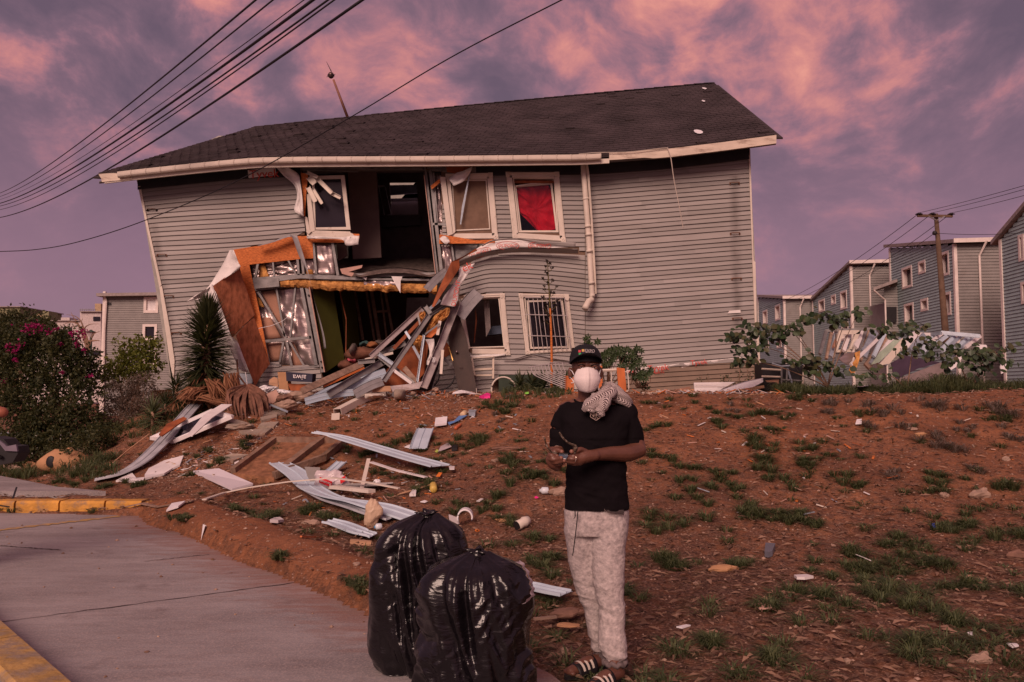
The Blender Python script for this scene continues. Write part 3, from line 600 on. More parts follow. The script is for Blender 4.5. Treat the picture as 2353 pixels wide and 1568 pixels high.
def course_set(poly, holes, vf, v0, v1, yoff=0.0, maxlen=400, m=SIDING, step=10.6):
 us = np.arange(min(p[0] for p in poly) - 2, max(p[0] for p in poly) + 2, 1.2); k = 0; v = v0; rs = random.Random(int(v0) + len(holes))
 def ivals(f):
  vs = np.array([vf(u, v + step * f) for u in us]); ok = inpoly(us, vs, poly)
  for h in holes: ok &= ~inpoly(us, vs, h)
  r = []; i = 0
  while i < len(us):
   if ok[i]:
    j = i
    while j + 1 < len(us) and ok[j + 1]: j += 1
    if us[j] - us[i] > 4: r.append((us[i], us[j]))
    i = j + 1
   else: i += 1
  return r
 while v < v1:
  A, B, M_ = ivals(.12), ivals(.88), ivals(.5)
  if not (len(A) == len(B) == len(M_)): A = B = M_
  for (a0, a1), (b0, b1) in zip(A, B):
   L = a1 - a0; cuts = [0.0]
   if L > maxlen: cuts.append(rs.uniform(.3, .7))
   cuts.append(1.0)
   for c0, c1 in zip(cuts, cuts[1:]):
    n = max(2, int(L * (c1 - c0) / 16)); pr = [[], [], [], []]; w = rs.uniform(-.002, .003)
    for i in range(n + 1):
     t = c0 + (c1 - c0) * i / n; ua = a0 + (a1 - a0) * t; ub = b0 + (b1 - b0) * t
     if c0 > 0 and i == 0: ua -= 3; ub -= 3
     yo = YW - yoff - (.004 if c0 > 0 and i < 1 else 0) - w
     ta, tb = vf(ua, v), vf(ub, v + step)
     dz = .35 * math.sin(ub * .013 + v * .7) + .15 * math.sin(ub * .05 + v)
     tb += dz
     pr[0].append(P(ua, ta, yo - .004)); pr[1].append(P((ua + ub) / 2, ta + (tb - ta) * .9, yo - .028)); pr[2].append(P(ub, tb + .5, yo - .036)); pr[3].append(P(ub, tb - .1, yo - .001))
    mb = MB(); mb.grid(pr)
    o = part('siding_board', mb, m, smooth=False); k += 1
  v += step
 return k
def vl(u, v): return v - (.088 - .045 * (v - 400) / 500) * (u - 315) + 2.2 * math.sin((u - 315) * .011 + v * .02) * (v > 430)
def vr(u, v):
 if u > 1345:
  k = u - 1345; r = v - .084 * k * (1 - .12 * (v - 400) / 500) + (4.5 * (1 - math.exp(-k / 28)) if v > 560 else 0)
  return r
 if v < 570: return v + (1345 - u) * -.004
 a = (1345 - u) / 290.0
 w = min(1, (v - 570) / 30)
 amp = 13 if v < 780 else 13 * max(.2, 1 - (v - 780) / 90)
 return v - w * amp * math.sin(min(a, 1.1) * 2.5) * (1 if a < .85 else 1) + (max(0, a - .78) * 60 if v < 760 else max(0, a - .78) * 30)
RA = [(315, 400), (690, 384), (697, 470), (703, 540), (668, 541), (600, 560), (531, 578), (505, 640), (520, 760), (600, 842), (617, 836), (735, 841), (747, 912), (404, 912), (365, 640)]
RU = [(1016, 384), (1345, 380), (1345, 574), (1300, 566), (1180, 553), (1016, 548)]
RLo = [(1066, 606), (1100, 590), (1180, 577), (1345, 587), (1345, 912), (985, 912), (1020, 800), (1050, 700)]
RC = [(1345, 378), (1722, 340), (1730, 640), (1739, 764), (1744, 824), (1490, 850), (1430, 910), (1345, 912)]
n1 = course_set(RA, [], vl, 400, 950)
n2 = course_set(RU, [W2o, W3o], vr, 386, 574)
n3 = course_set(RLo, [W4o, W5o], vr, 587, 930, .012)
n4 = course_set(RC, [W5o], vr, 386, 960, 0, 330)
def skirt():     # lower wall below the bulge, set back, and the strip of wrap above it
 f = lambda u, v: v - .062 * (u - 1430)
 poly = [(1436, 866), (1493, 852), (1744, 812), (1752, 912), (1430, 912)]
 mb = MB(); mb.slab([P(1380, 800, YW + .02), P(1750, 770, YW + .02), P(1754, 925, YW + .02), P(1380, 925, YW + .02)], (0, .1, 0))
 course_set(poly, [], f, 840, 945, .006, 500, mat('shaded_tan_siding', (.20, .145, .11), .7, .1, 2))  # tan siding, its colour lowered for the shade on the set-back wall
 mb = MB(); rows = []
 for j in range(5):
  t = j / 4; rows.append([P(1425 + i * 13, 852 - .108 * (i * 13) + (18 * t) * (1 - abs(i - 6) / 26) - 1, YW - .035 + .02 * math.sin(i * 1.3 + j) + .05 * t) for i in range(24)])
 mb.grid(rows, thick=(0, .006, 0)); part('house_wrap', mb, WRAP, smooth=True)
 for (u, v, s) in ((1512, 846, .19), (1606, 833, .15), (1440, 855, .15)):
  text('Tyvek', P(u, v, YW - .075), (1, 0, .10), (-.1, 0, 1), s, REDPRINT, HOUSE)
 text('SoftTu', P(1515, 856, YW - .07), (1, 0, .10), (-.1, 0, 1), .08, REDPRINT, HOUSE)
skirt()
def boards():
 def bd(name, q, Y, th, m=TRIM, label=None):
  mb = MB(); mb.slab([P(u, v, Y) for u, v in q], (0, th, 0)); return part(name, mb, m, fix=True, label=label)
 bd('corner_board', [(313, 410), (319, 410), (341, 520), (371, 655), (366, 660), (336, 520)], YW - .05, .10)
 bd('corner_board', [(366, 660), (372, 657), (390, 755), (401, 828), (399, 878), (389, 826)], YW - .06, .10, label='lower length of the left corner board, kinked outward')
 bd('corner_board', [(1720, 343), (1724, 343), (1732, 600), (1736, 602), (1739, 758), (1735, 758), (1729, 602)], YW - .05, .10)
 bd('corner_board', [(1735, 752), (1742, 750), (1746, 820), (1751, 862), (1747, 864)], YW - .03, .08)
 # the eave's shade painted as near-black frieze boards, then the soffit
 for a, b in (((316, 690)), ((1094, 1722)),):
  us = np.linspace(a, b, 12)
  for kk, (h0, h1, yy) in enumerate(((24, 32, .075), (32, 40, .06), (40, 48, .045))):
   mb = MB(); mb.grid([[P(u, ev(u) + h0, YW - yy) for u in us], [P(u, ev(u) + h1, YW - yy - .02) for u in us], [P(u, ev(u) + h1, YW) for u in us]]); part('eave_shade_board', mb, mat('eave_shade_grey', (.035, .034, .038), .6))
 mb = MB(); us = np.linspace(228, 1783, 60)
 mb.grid([[P(u, ev(u) + 20, YE + .05) for u in us], [P(u, ev(u) + 24, YW - .03) for u in us]], thick=(0, 0, .02)); part('soffit', mb, mat('grey_soffit', (.16, .15, .15), .7), fix=True)
 # sheathing and wrap corner under the eave
boards()
def roof():
 Y2 = 22.0
 rg = lambda s: P(585 + (1640 - 585) * s, 292 - 102 * s - 2.5 * math.sin(s * math.pi), Y2)
 def ep(s): u = 226 + (1785 - 226) * s; return P(u, ev(u), YE)
 S = lambda s, t: ep(s).lerp(rg(s), t) + Vector((0, 0, -.06 * math.sin(math.pi * t) * math.sin(math.pi * s)))
 mb = MB(); mb.grid([[S(s, t) for s in np.linspace(0, 1, 50)] for t in np.linspace(0, 1, 12)], thick=(0, 0, -.10)); deck = part('roof', mb, SHINGLE, fix=True)
 back = lambda s, t: rg(s).lerp(Vector((ep(s).x, 27.2, ep(s).z)), t)
 for s0, s1, t0, t1 in ((0, .24, 0, 1), (.50, 1, 0, 1), (.24, .50, .78, 1)):  # gap added in the unseen rear slope so sky light reaches the panels
  mb = MB(); mb.grid([[back(s, t) for s in np.linspace(s0, s1, 16)] for t in np.linspace(t0, t1, 6)], thick=(0, 0, -.10)); part('roof', mb, SHINGLE, fix=True)
 rows = 34; rs = random.Random(21); allf = MB(); cnt = 0
 for r in range(rows):
  t0 = r / rows; t1 = (r + 1.12) / rows; L = (S(1, t0) - S(0, t0)).length; w = .215; n = int(L / w); off = (r % 2) * .5 + rs.uniform(-.06, .06)
  for i in range(-1, n + 1):
   s0 = (i + off) / n; s1 = (i + 1 + off) / n
   if s1 < .004 or s0 > .998: continue
   if rs.random() < .012: continue
   s0 = max(s0, 0); s1 = min(s1, 1); d = (s1 - s0) * .07; lift = .013 + .006 * rs.random() + (.03 if rs.random() < .012 else 0); jt = rs.uniform(-.0022, .0022)
   tt = min(t1, 1.0)
   a, b = S(s0 + d, t0 + jt), S(s1 - d, t0 + jt); c, e = S(s1 - d * .3, t0 + (tt - t0) * .45), S(s0 + d * .3, t0 + (tt - t0) * .45); f, g = S(s1 - d * .3, tt), S(s0 + d * .3, tt)
   up = Vector((0, -.45, .89)); q = [a + up * lift, b + up * lift, c + up * (lift * .8), f + up * .004, g + up * .004, e + up * (lift * .8), a + up * .001, b + up * .001]
   fc = [(0, 1, 2, 5), (5, 2, 3, 4), (0, 6, 7, 1), (0, 5, 6), (1, 7, 2)]
   if cnt < 292: mk('shingle', MB().add(q, fc), SHINGLE, deck)
   else: allf.add(q, fc)
   cnt += 1
 o = mk('shingle_courses', allf, SHINGLE, HOUSE); o['kind'] = 'stuff'
 # ridge cap, rake boards, fascia
 for k in range(46):
  s0, s1 = k / 46, (k + 1.06) / 46; s1 = min(s1, 1); mb = MB(); a, b = rg(s0), rg(s1); l = .022 + .006 * rs.random()
  mb.add([a + Vector((0, -.16, -.075 + l)), a + Vector((0, 0, l)), a + Vector((0, .16, -.07 + l)), b + Vector((0, -.16, -.09 + l)), b + Vector((0, 0, l - .012)), b + Vector((0, .16, -.09 + l))], [(0, 3, 4, 1), (1, 4, 5, 2)]); mk('ridge_shingle', mb, SHINGLE, deck)
 mb = MB(); mb.bar(S(1, 0) + Vector((.03, 0, -.09)), rg(1) + Vector((.03, 0, -.09)), .035, .20, (1, 0, 0)); part('rake_board', mb, SHINGLE)
 mb = MB(); mb.bar(S(0, 0) + Vector((-.03, 0, -.10)), rg(0) + Vector((-.03, 0, -.10)), .035, .18, (1, 0, 0)); part('rake_board', mb, SHINGLE)
 mb = MB(); us = np.linspace(1400, 1784, 20)
 mb.grid([[P(u, ev(u) + 1.2, YE - .03) for u in us], [P(u, ev(u) + 20.5 - 3 * (u < 1500), YE - .03) for u in us]], thick=(0, .04, 0)); part('fascia_board', mb, FASCIA, fix=True)
 mb = MB(); us = np.linspace(240, 1400, 50)
 mb.grid([[P(u, ev(u) + 14, YE - .03) for u in us], [P(u, ev(u) + 24.5, YE - .03) for u in us]], thick=(0, .04, 0)); part('fascia_board', mb, TRIM, fix=True)
 mb = MB(); mb.slab([P(226, 400, YE - .05), P(262, 398, YE - .05), P(300, 402, YE - .05), P(304, 412, YE - .05), P(234, 418.5, YE - .05), P(232, 410, YE - .05)], (0, .06, 0)); part('fascia_board', mb, FASCIA, fix=True, label='split end of the fascia at the left corner')
 # drip edge torn loose: along the eave from 1340 to 1535 then hanging down
 mb = MB(); pts = [P(u, ev(u) + .5 - 1.5 * math.sin((u - 1330) / 25), YE - .07) for u in np.linspace(1330, 1535, 14)]; mb.tube(pts, .013, 5, flat=.5); part('drip_edge', mb, TRIM)
 mb = MB(); pts = curve([P(1534, 340, YE - .06), P(1541, 360, YE - .10), P(1549, 415, YE - .16), P(1559, 465, YE - .2), P(1570, 524, YE - .22)], 16); mb.tube(pts, [.02] * 4 + [.028] * 13, 4, flat=.35); part('drip_edge', mb, TRIM, label='strip of drip edge hanging loose down the wall')
 # gutter
 g = thing; us = list(np.arange(272, 1405, 33.6)); gp = MB()
 prof = [(math.cos(a) * .058, math.sin(a) * .058) for a in np.linspace(0, math.pi, 7)]
 for a, b in zip(us, us[1:]):
  mb = MB(); A, B = P(a, ev(a) + 4 + .0, YE - .10), P(b, ev(b) + 4, YE - .10); A.x += .004; rows = []
  for p in (A, B):
   rows.append([p + Vector((0, .058, .0))] + [p + Vector((0, x, -z - .055 * 1.0)) for x, z in prof] + [p + Vector((0, -.064, .006)), p + Vector((0, -.050, .006))])
  mb.grid(rows); mb.add(rows[0][1:8], [tuple(range(7))]); mb.add(rows[1][1:8], [tuple(reversed(range(7)))]); part('gutter', mb, TRIM)
  mb = MB(); x = B + Vector((-.02, 0, 0)); pts = [x + Vector((0, -.064, .012))] + [x + Vector((0, -xx * 1.07, -z * 1.07 - .055)) for xx, z in prof]; mb.tube(pts, .007, 4); part('gutter_bracket', mb, TRIM)
 for (u, v, w, h) in ((1618, 208, 9, 2), (1616, 236, 8, 1.5), (1604, 306, 22, 3)):
  s = (u - 226) / 1559; best = min(((S(a, t), (a, t)) for a in np.linspace(.8, 1, 60) for t in np.linspace(.0, 1, 60)), key=lambda q: (abs((q[0].x / q[0].y) - udir(u, v).x / udir(u, v).y) + abs((q[0].z - EYE) / q[0].y - udir(u, v).z / udir(u, v).y)))[0]
  mb = MB(); k = best.y / 1830; n = 9; up = Vector((0, -.2, .04))
  ring = [best + up * .15 + Vector((math.cos(a) * w * k * .5 * rs.uniform(.7, 1.2), math.sin(a) * .09 * h * .6, math.sin(a) * .055 * h * .6 + .02)) for a in np.linspace(0, 6.28, n, endpoint=False)]
  mb.slab(ring, (0, 0, .006)); o = one('paper_scrap', mb, WHITEP, {208: 'small white scrap lying near the peak of the shingle roof', 236: 'thin white scrap just below the highest one on the roof', 306: 'long white scrap on the shingles above the right eave'}[v], 'scrap')
roof()
def lightning_rod():
 t = thing('lightning_rod', 'thin rusty lightning rod with a round ball leaning on the roof ridge', 'lightning rod', P(799, 272, 22))
 mb = MB(); mb.tube([P(801, 276, 22), P(766, 183, 21.7)], [.042, .03], 8); mk('rod', mb, mat('rusty_rod', (.22, .10, .07), .7), t, True)
 mb = MB(); mb.tube([P(761.5, 165, 21.7), P(750, 142, 21.65)], [.014, .004], 6); mk('tip', mb, BLACKP, t)
 mb = MB(); mb.ell(P(760.5, 173.5, 21.7), (.085, .085, .092), 16, 10); mk('ball', mb, mat('bronze_ball', (.14, .09, .08), .35, metal=.7), t, True)
 mb = MB(); c = P(760.5, 174, 21.7); x = Vector((.94, 0, .32)); mb.bar(c - x * .13, c + x * .13, .012, .012); mb.tube([c + Vector((0, 0, -.004)), c + Vector((0, 0, .004))], [.1, .1], 14); mk('ring', mb, BLACKP, t)
lightning_rod()
# ---------------------------------------------------------------- windows
def bil(q, s, t, Y):
 a = (q[0][0] * (1 - s) + q[1][0] * s, q[0][1] * (1 - s) + q[1][1] * s); b = (q[3][0] * (1 - s) + q[2][0] * s, q[3][1] * (1 - s) + q[2][1] * s)
 return P(a[0] * (1 - t) + b[0] * t, a[1] * (1 - t) + b[1] * t, Y)
def ringslab(o, i, Y, th):
 mb = MB(); k = 4
 for j in range(k):
  a, b = o[j], o[(j + 1) % k]; c, d = i[(j + 1) % k], i[j]
  mb.slab([P(*a, Y), P(*b, Y), P(*c, Y), P(*d, Y)], (0, th, 0))
 return mb
def inset(q, d):
 cx = sum(p[0] for p in q) / 4; cy = sum(p[1] for p in q) / 4; r = []
 for p in q: r.append((p[0] + (d if p[0] < cx else -d), p[1] + (d if p[1] < cy else -d)))
 return r
def window(o, i, sash=None, top=True, corners=(1, 1, 1, 1), pane=True, skip=(), label=None):
 Y = YW - .065; fr_ = ringslab(inset(i, -1.6), inset(i, 1.0), YW - .02, .13)
 w = part('window', fr_, TRIM, fix=True, label=label)
 cb = 8.5
 for j in range(4):
  if j in skip: continue
  a, b = Vector(o[j]), Vector(o[(j + 1) % 4]); d = (b - a).normalized(); nrm = Vector((-d.y, d.x)); c = Vector((sum(p[0] for p in o) / 4, sum(p[1] for p in o) / 4))
  if nrm.dot(c - a) < 0: nrm = -nrm
  ins_o = 0 if j in (0, 2) else 0
  wdt = abs((Vector(i[j]) - a).dot(nrm)) * .5 + abs((Vector(i[(j + 1) % 4]) - b).dot(nrm)) * .5 - 1.8; wdt = min(max(wdt, 7), 13)
  A = a + d * cb; B = b - d * cb
  mb = MB(); mb.slab([P(*A, Y), P(*B, Y), P(*(B + nrm * wdt), Y), P(*(A + nrm * wdt), Y)], (0, .06, 0))
  mb.slab([P(*(A + nrm * 1.5), Y - .012), P(*(B + nrm * 1.5), Y - .012), P(*(B + nrm * 3.4), Y - .012), P(*(A + nrm * 3.4), Y - .012)], (0, .012, 0))
  mk('trim_board', mb, TRIM, w, fix=True)
 for j in range(4):
  if not corners[j]: continue
  p = Vector(o[j]); d1 = (Vector(o[(j + 1) % 4]) - p).normalized(); d2 = (Vector(o[(j - 1) % 4]) - p).normalized(); s = cb + 2.2
  c0 = p - d1 * .8 - d2 * .8; q = [c0, c0 + d1 * s, c0 + (d1 + d2) * s, c0 + d2 * s]; mb = MB(); mb.slab([P(*k, Y - .014) for k in q], (0, .05, 0))
  cc = c0 + (d1 + d2) * s / 2; r = s * .36; r2 = s * .2
  mb.slab([P(*(cc + d1 * r), Y - .024), P(*(cc + d2 * r), Y - .024), P(*(cc - d1 * r), Y - .024), P(*(cc - d2 * r), Y - .024)], (0, .010, 0), [[P(*(cc + d1 * r2), Y - .024), P(*(cc + d2 * r2), Y - .024), P(*(cc - d1 * r2), Y - .024), P(*(cc - d2 * r2), Y - .024)]])
  mk('corner_block', mb, TRIM, w, fix=True)
 if sash:
  mk('sash', ringslab(sash, inset(sash, 4.2), YW + .04, .05), TRIM, w, fix=True)
  gi = inset(sash, 3.8)
  if pane: mb = MB(); mb.slab([P(*p, YW + .065) for p in gi], (0, .006, 0)); mk('pane', mb, GLASS, w, fix=True)
 return w
w2 = window(W2o, W2i, [C4(300, 300), C4(640, 300), C4(700, 850), C4(300, 868)], skip=(3,), corners=(0, 1, 1, 1), label='upper window with a tan curtain')
w3 = window(W3o, W3i, [C4(935, 372), C4(1330, 340), C4(1388, 862), C4(990, 862)], label='upper window with a red cloth behind the glass')
w4 = window(W4o, W4i, None, skip=(3,), corners=(0, 1, 1, 0), label='lower window missing its glass')
w5 = window(W5o, W5i, [C5(1060, 398), C5(1440, 385), C5(1505, 895), C5(1100, 905)], corners=(1, 1, 0, 1), label='lower window behind metal bars')
def winbits():
 Y = YW - .10
 mb = MB(); mb.slab([W(C4(158, 282), Y - .05), W(C4(212, 284), Y - .05), W(C4(290, 880), Y - .03), W(C4(236, 900), Y - .03)], (0, .05, 0)); mb.slab([W(C4(222, 290), Y), W(C4(262, 292), Y), W(C4(318, 855), Y), W(C4(292, 880), Y)], (0, .04, 0)); o = mk('trim_board', mb, TRIM, w2, fix=True); o['label'] = 'left trim board pulled away from the wall'
 mb = MB(); mb.slab([W(C5(385, 600), YW - .07), W(C5(420, 610), YW - .07), W(C5(468, 905), YW - .07), W(C5(452, 912), YW - .07), W(C5(370, 640), YW - .07)], (0, .05, 0)); mk('trim_board', mb, TRIM, w4, fix=True)
 # curtains: pleated sheets
 rows = []
 for j in range(8):
  t = j / 7; q = [C4(290, 325), C4(603, 325), C4(598, 826), C4(318, 836)]
  rows.append([bil(q, i / 40, t, YW + .17 + .035 * math.sin(i * 1.15 + .5 * math.sin(t * 3)) + .015 * math.sin(i * .37 + t * 2)) for i in range(41)])
 mb = MB(); mb.grid(rows, thick=(0, .003, 0)); mk('curtain', mb, TANC, w2, True)
 mb = MB(); mb.slab([W(C4(470, 215), YW - .14), W(C4(478, 215), YW - .14), W(C4(378, 780), YW - .12), W(C4(366, 780), YW - .12), W(C4(385, 600), YW - .13)], (0, .006, 0)); o = part('metal_strip', mb, STEELB, fix=True); o['label'] = 'thin metal strip dangling across the tan curtain'
 # red cloth: a sagging quadrilateral with folds
 pts = [C4(950, 380), C4(1100, 355), C4(1290, 375), C4(1345, 480), C4(1370, 640), C4(1365, 830), C4(1205, 862), C4(1150, 820), C4(990, 660), C4(965, 460)]
 cx, cy = C4(1160, 620); rows = []
 for r in np.linspace(1, 0, 9): rows.append([P(cx + (p[0] - cx) * r, cy + (p[1] - cy) * r, YW + .12 + .05 * math.sin(k * 1.7 + r * 4) * r + .03 * math.sin(r * 9)) for k, p in enumerate([(a[0] * (1 - f) + b[0] * f, a[1] * (1 - f) + b[1] * f) for a, b in zip(pts, pts[1:] + pts[:1]) for f in (0, .25, .5, .75)])])
 mb = MB(); mb.grid(rows, close=True); mk('red_cloth', mb, REDC, w3, True)
 mb = MB(); mb.grid([[W(C4(1000, 655), YW + .10), W(C4(1080, 700), YW + .08), W(C4(1190, 850), YW + .07)], [W(C4(985, 600), YW + .13), W(C4(1100, 660), YW + .13), W(C4(1215, 835), YW + .13)]]); mk('red_cloth', mb, REDC, w3, True)
 mb = MB(); mb.slab([W(C4(925, 322), YW - .01), W(C4(1350, 322), YW - .01), W(C4(1352, 346), YW - .01), W(C4(940, 348), YW - .01)], (0, .03, 0)); mk('cross_slat', mb, PLY, w3, fix=True)
 mb = MB(); mb.slab([W(C4(950, 372), YW - .0), W(C4(1150, 342), YW), W(C4(1352, 318), YW), W(C4(1352, 330), YW), W(C4(1150, 356), YW), W(C4(955, 385), YW)], (0, .03, 0)); mk('cross_slat', mb, TRIM, w3, fix=True)
 # bars on the lower right window
 for k in range(9):
  a = C5(1080 + k * 47.5, 366); b = C5(1140 + k * 48.5, 925 - 2 * k); m_ = C5(1108 + k * 48 + (8 if k % 3 == 1 else -3), 640)
  mb = MB(); mb.tube(curve([W(a, Y - .05), W(m_, Y - .06), W(b, Y - .05)], 8), .0095, 5); mk('bar', mb, mat('pale_grey_bar', (.38, .34, .34), .5) if 'bars' not in MAT else MAT['bars'], w5); MAT['bars'] = MAT['pale_grey_bar']
 for (a, b) in ((C5(1045, 545), C5(1490, 556)), (C5(1070, 765), C5(1522, 778)), (C5(1045, 367), C5(1450, 372))):
  mb = MB(); mb.bar(W(a, Y - .075), W(b, Y - .075), .008, .018); mk('bar', mb, MAT['bars'], w5)
 # the bent corner of the upper trim, and the dark room fittings behind the lower left window
 mb = MB(); mb.slab([W(C5(1455, 340), Y), W(C5(1480, 334), Y), W(C5(1512, 362), Y), W(C5(1500, 400), Y), W(C5(1465, 395), Y)], (0, .05, 0)); mk('corner_block', mb, TRIM, w5, fix=True)
 mb = MB(); rows = []
 for j in range(6):
  t = j / 5; q = [C5(610, 375), C5(670, 375), C5(690, 680), C5(640, 780)]; rows.append([bil(q, i / 12, t, YW + .35 + .03 * math.sin(i * 1.6 + t)) for i in range(13)])
 mb.grid(rows); mk('curtain', mb, mat('grey_net_curtain', (.33, .28, .27), .9), w4, True)
 mb = MB(); mb.slab([W(C5(665, 690), YW + .7), W(C5(700, 668), YW + .7), W(C5(800, 660), YW + .7), W(C5(808, 745), YW + .7), W(C5(660, 760), YW + .7)], (0, .3, 0)); mk('blue_cushion', mb, mat('slate_blue_cloth', (.10, .12, .17), .9), w4, fix=True)
 mb = MB(); mb.slab([W(C5(525, 470), YW + .5), W(C5(545, 600), YW + .5), W(C5(520, 840), YW + .5), W(C5(508, 840), YW + .5), W(C5(530, 600), YW + .5)], (0, .02, 0)); mk('door_edge', mb, PLY, w4, fix=True)
winbits()
def w1():
 q = [C2(385, 405), C2(725, 395), C2(790, 965), C2(400, 965)]; gi = [C2(410, 440), C2(690, 432), C2(745, 937), C2(425, 942)]
 w = part('window', ringslab(q, gi, YW - .06, .07), TRIM, fix=True, label='upper left window hanging loose in its frame')
 mb = MB(); mb.slab([P(*p, YW - .03) for p in inset(gi, -.6)], (0, .006, 0)); mk('pane', mb, GLASSD, w, fix=True)
 for a, b, c, d, yy in ((C2(330, 590), C2(372, 600), C2(418, 975), C2(362, 1000), .10), (C2(310, 830), C2(335, 835), C2(372, 1000), C2(332, 1005), .12), (C2(335, 1005), C2(800, 1000), C2(800, 1028), C2(335, 1035), .11), (C2(330, 1036), C2(835, 1028), C2(835, 1050), C2(335, 1055), .12), (C2(405, 972), C2(785, 985), C2(790, 1000), C2(380, 1003), .09)):
  mb = MB(); mb.slab([P(*a, YW - yy), P(*b, YW - yy), P(*c, YW - yy), P(*d, YW - yy)], (0, .07, 0)); mk('trim_board', mb, TRIM, w, fix=True)
 for c in (C2(352, 985), C2(806, 1030)):
  mb = MB(); s = 6; mb.slab([P(c[0], c[1] - s, YW - .15), P(c[0] + s, c[1], YW - .15), P(c[0], c[1] + s, YW - .15), P(c[0] - s, c[1], YW - .15)], (0, .04, 0)); mk('corner_block', mb, TRIM, w, fix=True)
w1()
def downspout():
 t = part('downspout', MB().tube(curve([P(1340, 366, 17.25), P(1343, 420, 17.25), P(1349, 500, 17.28), P(1354, 570, 17.3), P(1358, 640, 17.3), P(1361, 684, 17.3)], 20), .062, 10), TRIM, smooth=True)
 for v, u in ((395, 1341.5), (455, 1345.5), (518, 1350.5), (537, 1352), (575, 1354), (648, 1358.5)):
  mk('pipe_collar', MB().tube([P(u, v, 17.27), P(u + .8, v + 5, 17.27)], .071, 10), TRIM, t, True)
 mk('pipe_elbow', MB().tube(curve([P(1360.5, 676, 17.3), P(1360, 688, 17.28), P(1352, 694, 17.2), P(1344, 710, 17.1)], 10), [.064, .066, .068, .068, .068, .068, .068, .068, .068, .068, .072], 10), TRIM, t, True)
 mb = MB(); mb.grid([[P(u, v, Y) for u, v, Y in r] for r in ([(1344, 358, 17.15), (1349, 400, 17.2), (1357, 500, 17.25), (1362, 600, 17.3), (1366, 676, 17.35)], [(1349, 362, 17.1), (1354, 400, 17.15), (1361.5, 500, 17.2), (1367.5, 600, 17.25), (1371, 675, 17.3)])], thick=(0, .02, 0)); mk('cover_strip', mb, TRIM, t, fix=True)
 for (u, v) in ((366, 485), (373, 587), (391, 677), (400, 745), (1689, 425), (1691, 542), (1691, 640), (1693, 703), (352, 524)):
  if (u, v) == (352, 524): u, v = C1(440, 415)
  elif u < 500: u, v = {366: C1(440, 415), 373: C1(495, 673), 391: C1(535, 908), 400: C1(578, 1118)}[u]
  elif u > 1600: u, v = {425: C6(1430, 975), 542: C6(1435, 1425), 640: C7(1318, 403), 703: C7(1325, 787)}[v]
  mb = MB(); p = P(u, v, YW - .03); mb.tube([p + Vector((-.10, 0, .0)), p + Vector((-.09, -.05, .015)), p + Vector((.09, -.05, .02)), p + Vector((.10, 0, 0))], .010, 5); mb.box(p + Vector((-.1, .0, 0)), (.03, .02, .05)); mb.box(p + Vector((.1, .0, 0)), (.03, .02, .05)); part('wall_bracket', mb, mat('rusty_bracket', (.17, .08, .05), .8) if 'rusty_bracket' not in MAT else MAT['rusty_bracket'])
 mb = MB(); mb.slab([W(C7(1230, 735), YW - .05), W(C7(1250, 708), YW - .05), W(C7(1355, 700), YW - .05), W(C7(1357, 728), YW - .05)], (0, .01, 0)); part('torn_wrap_scrap', mb, WRAP, fix=True)
downspout()
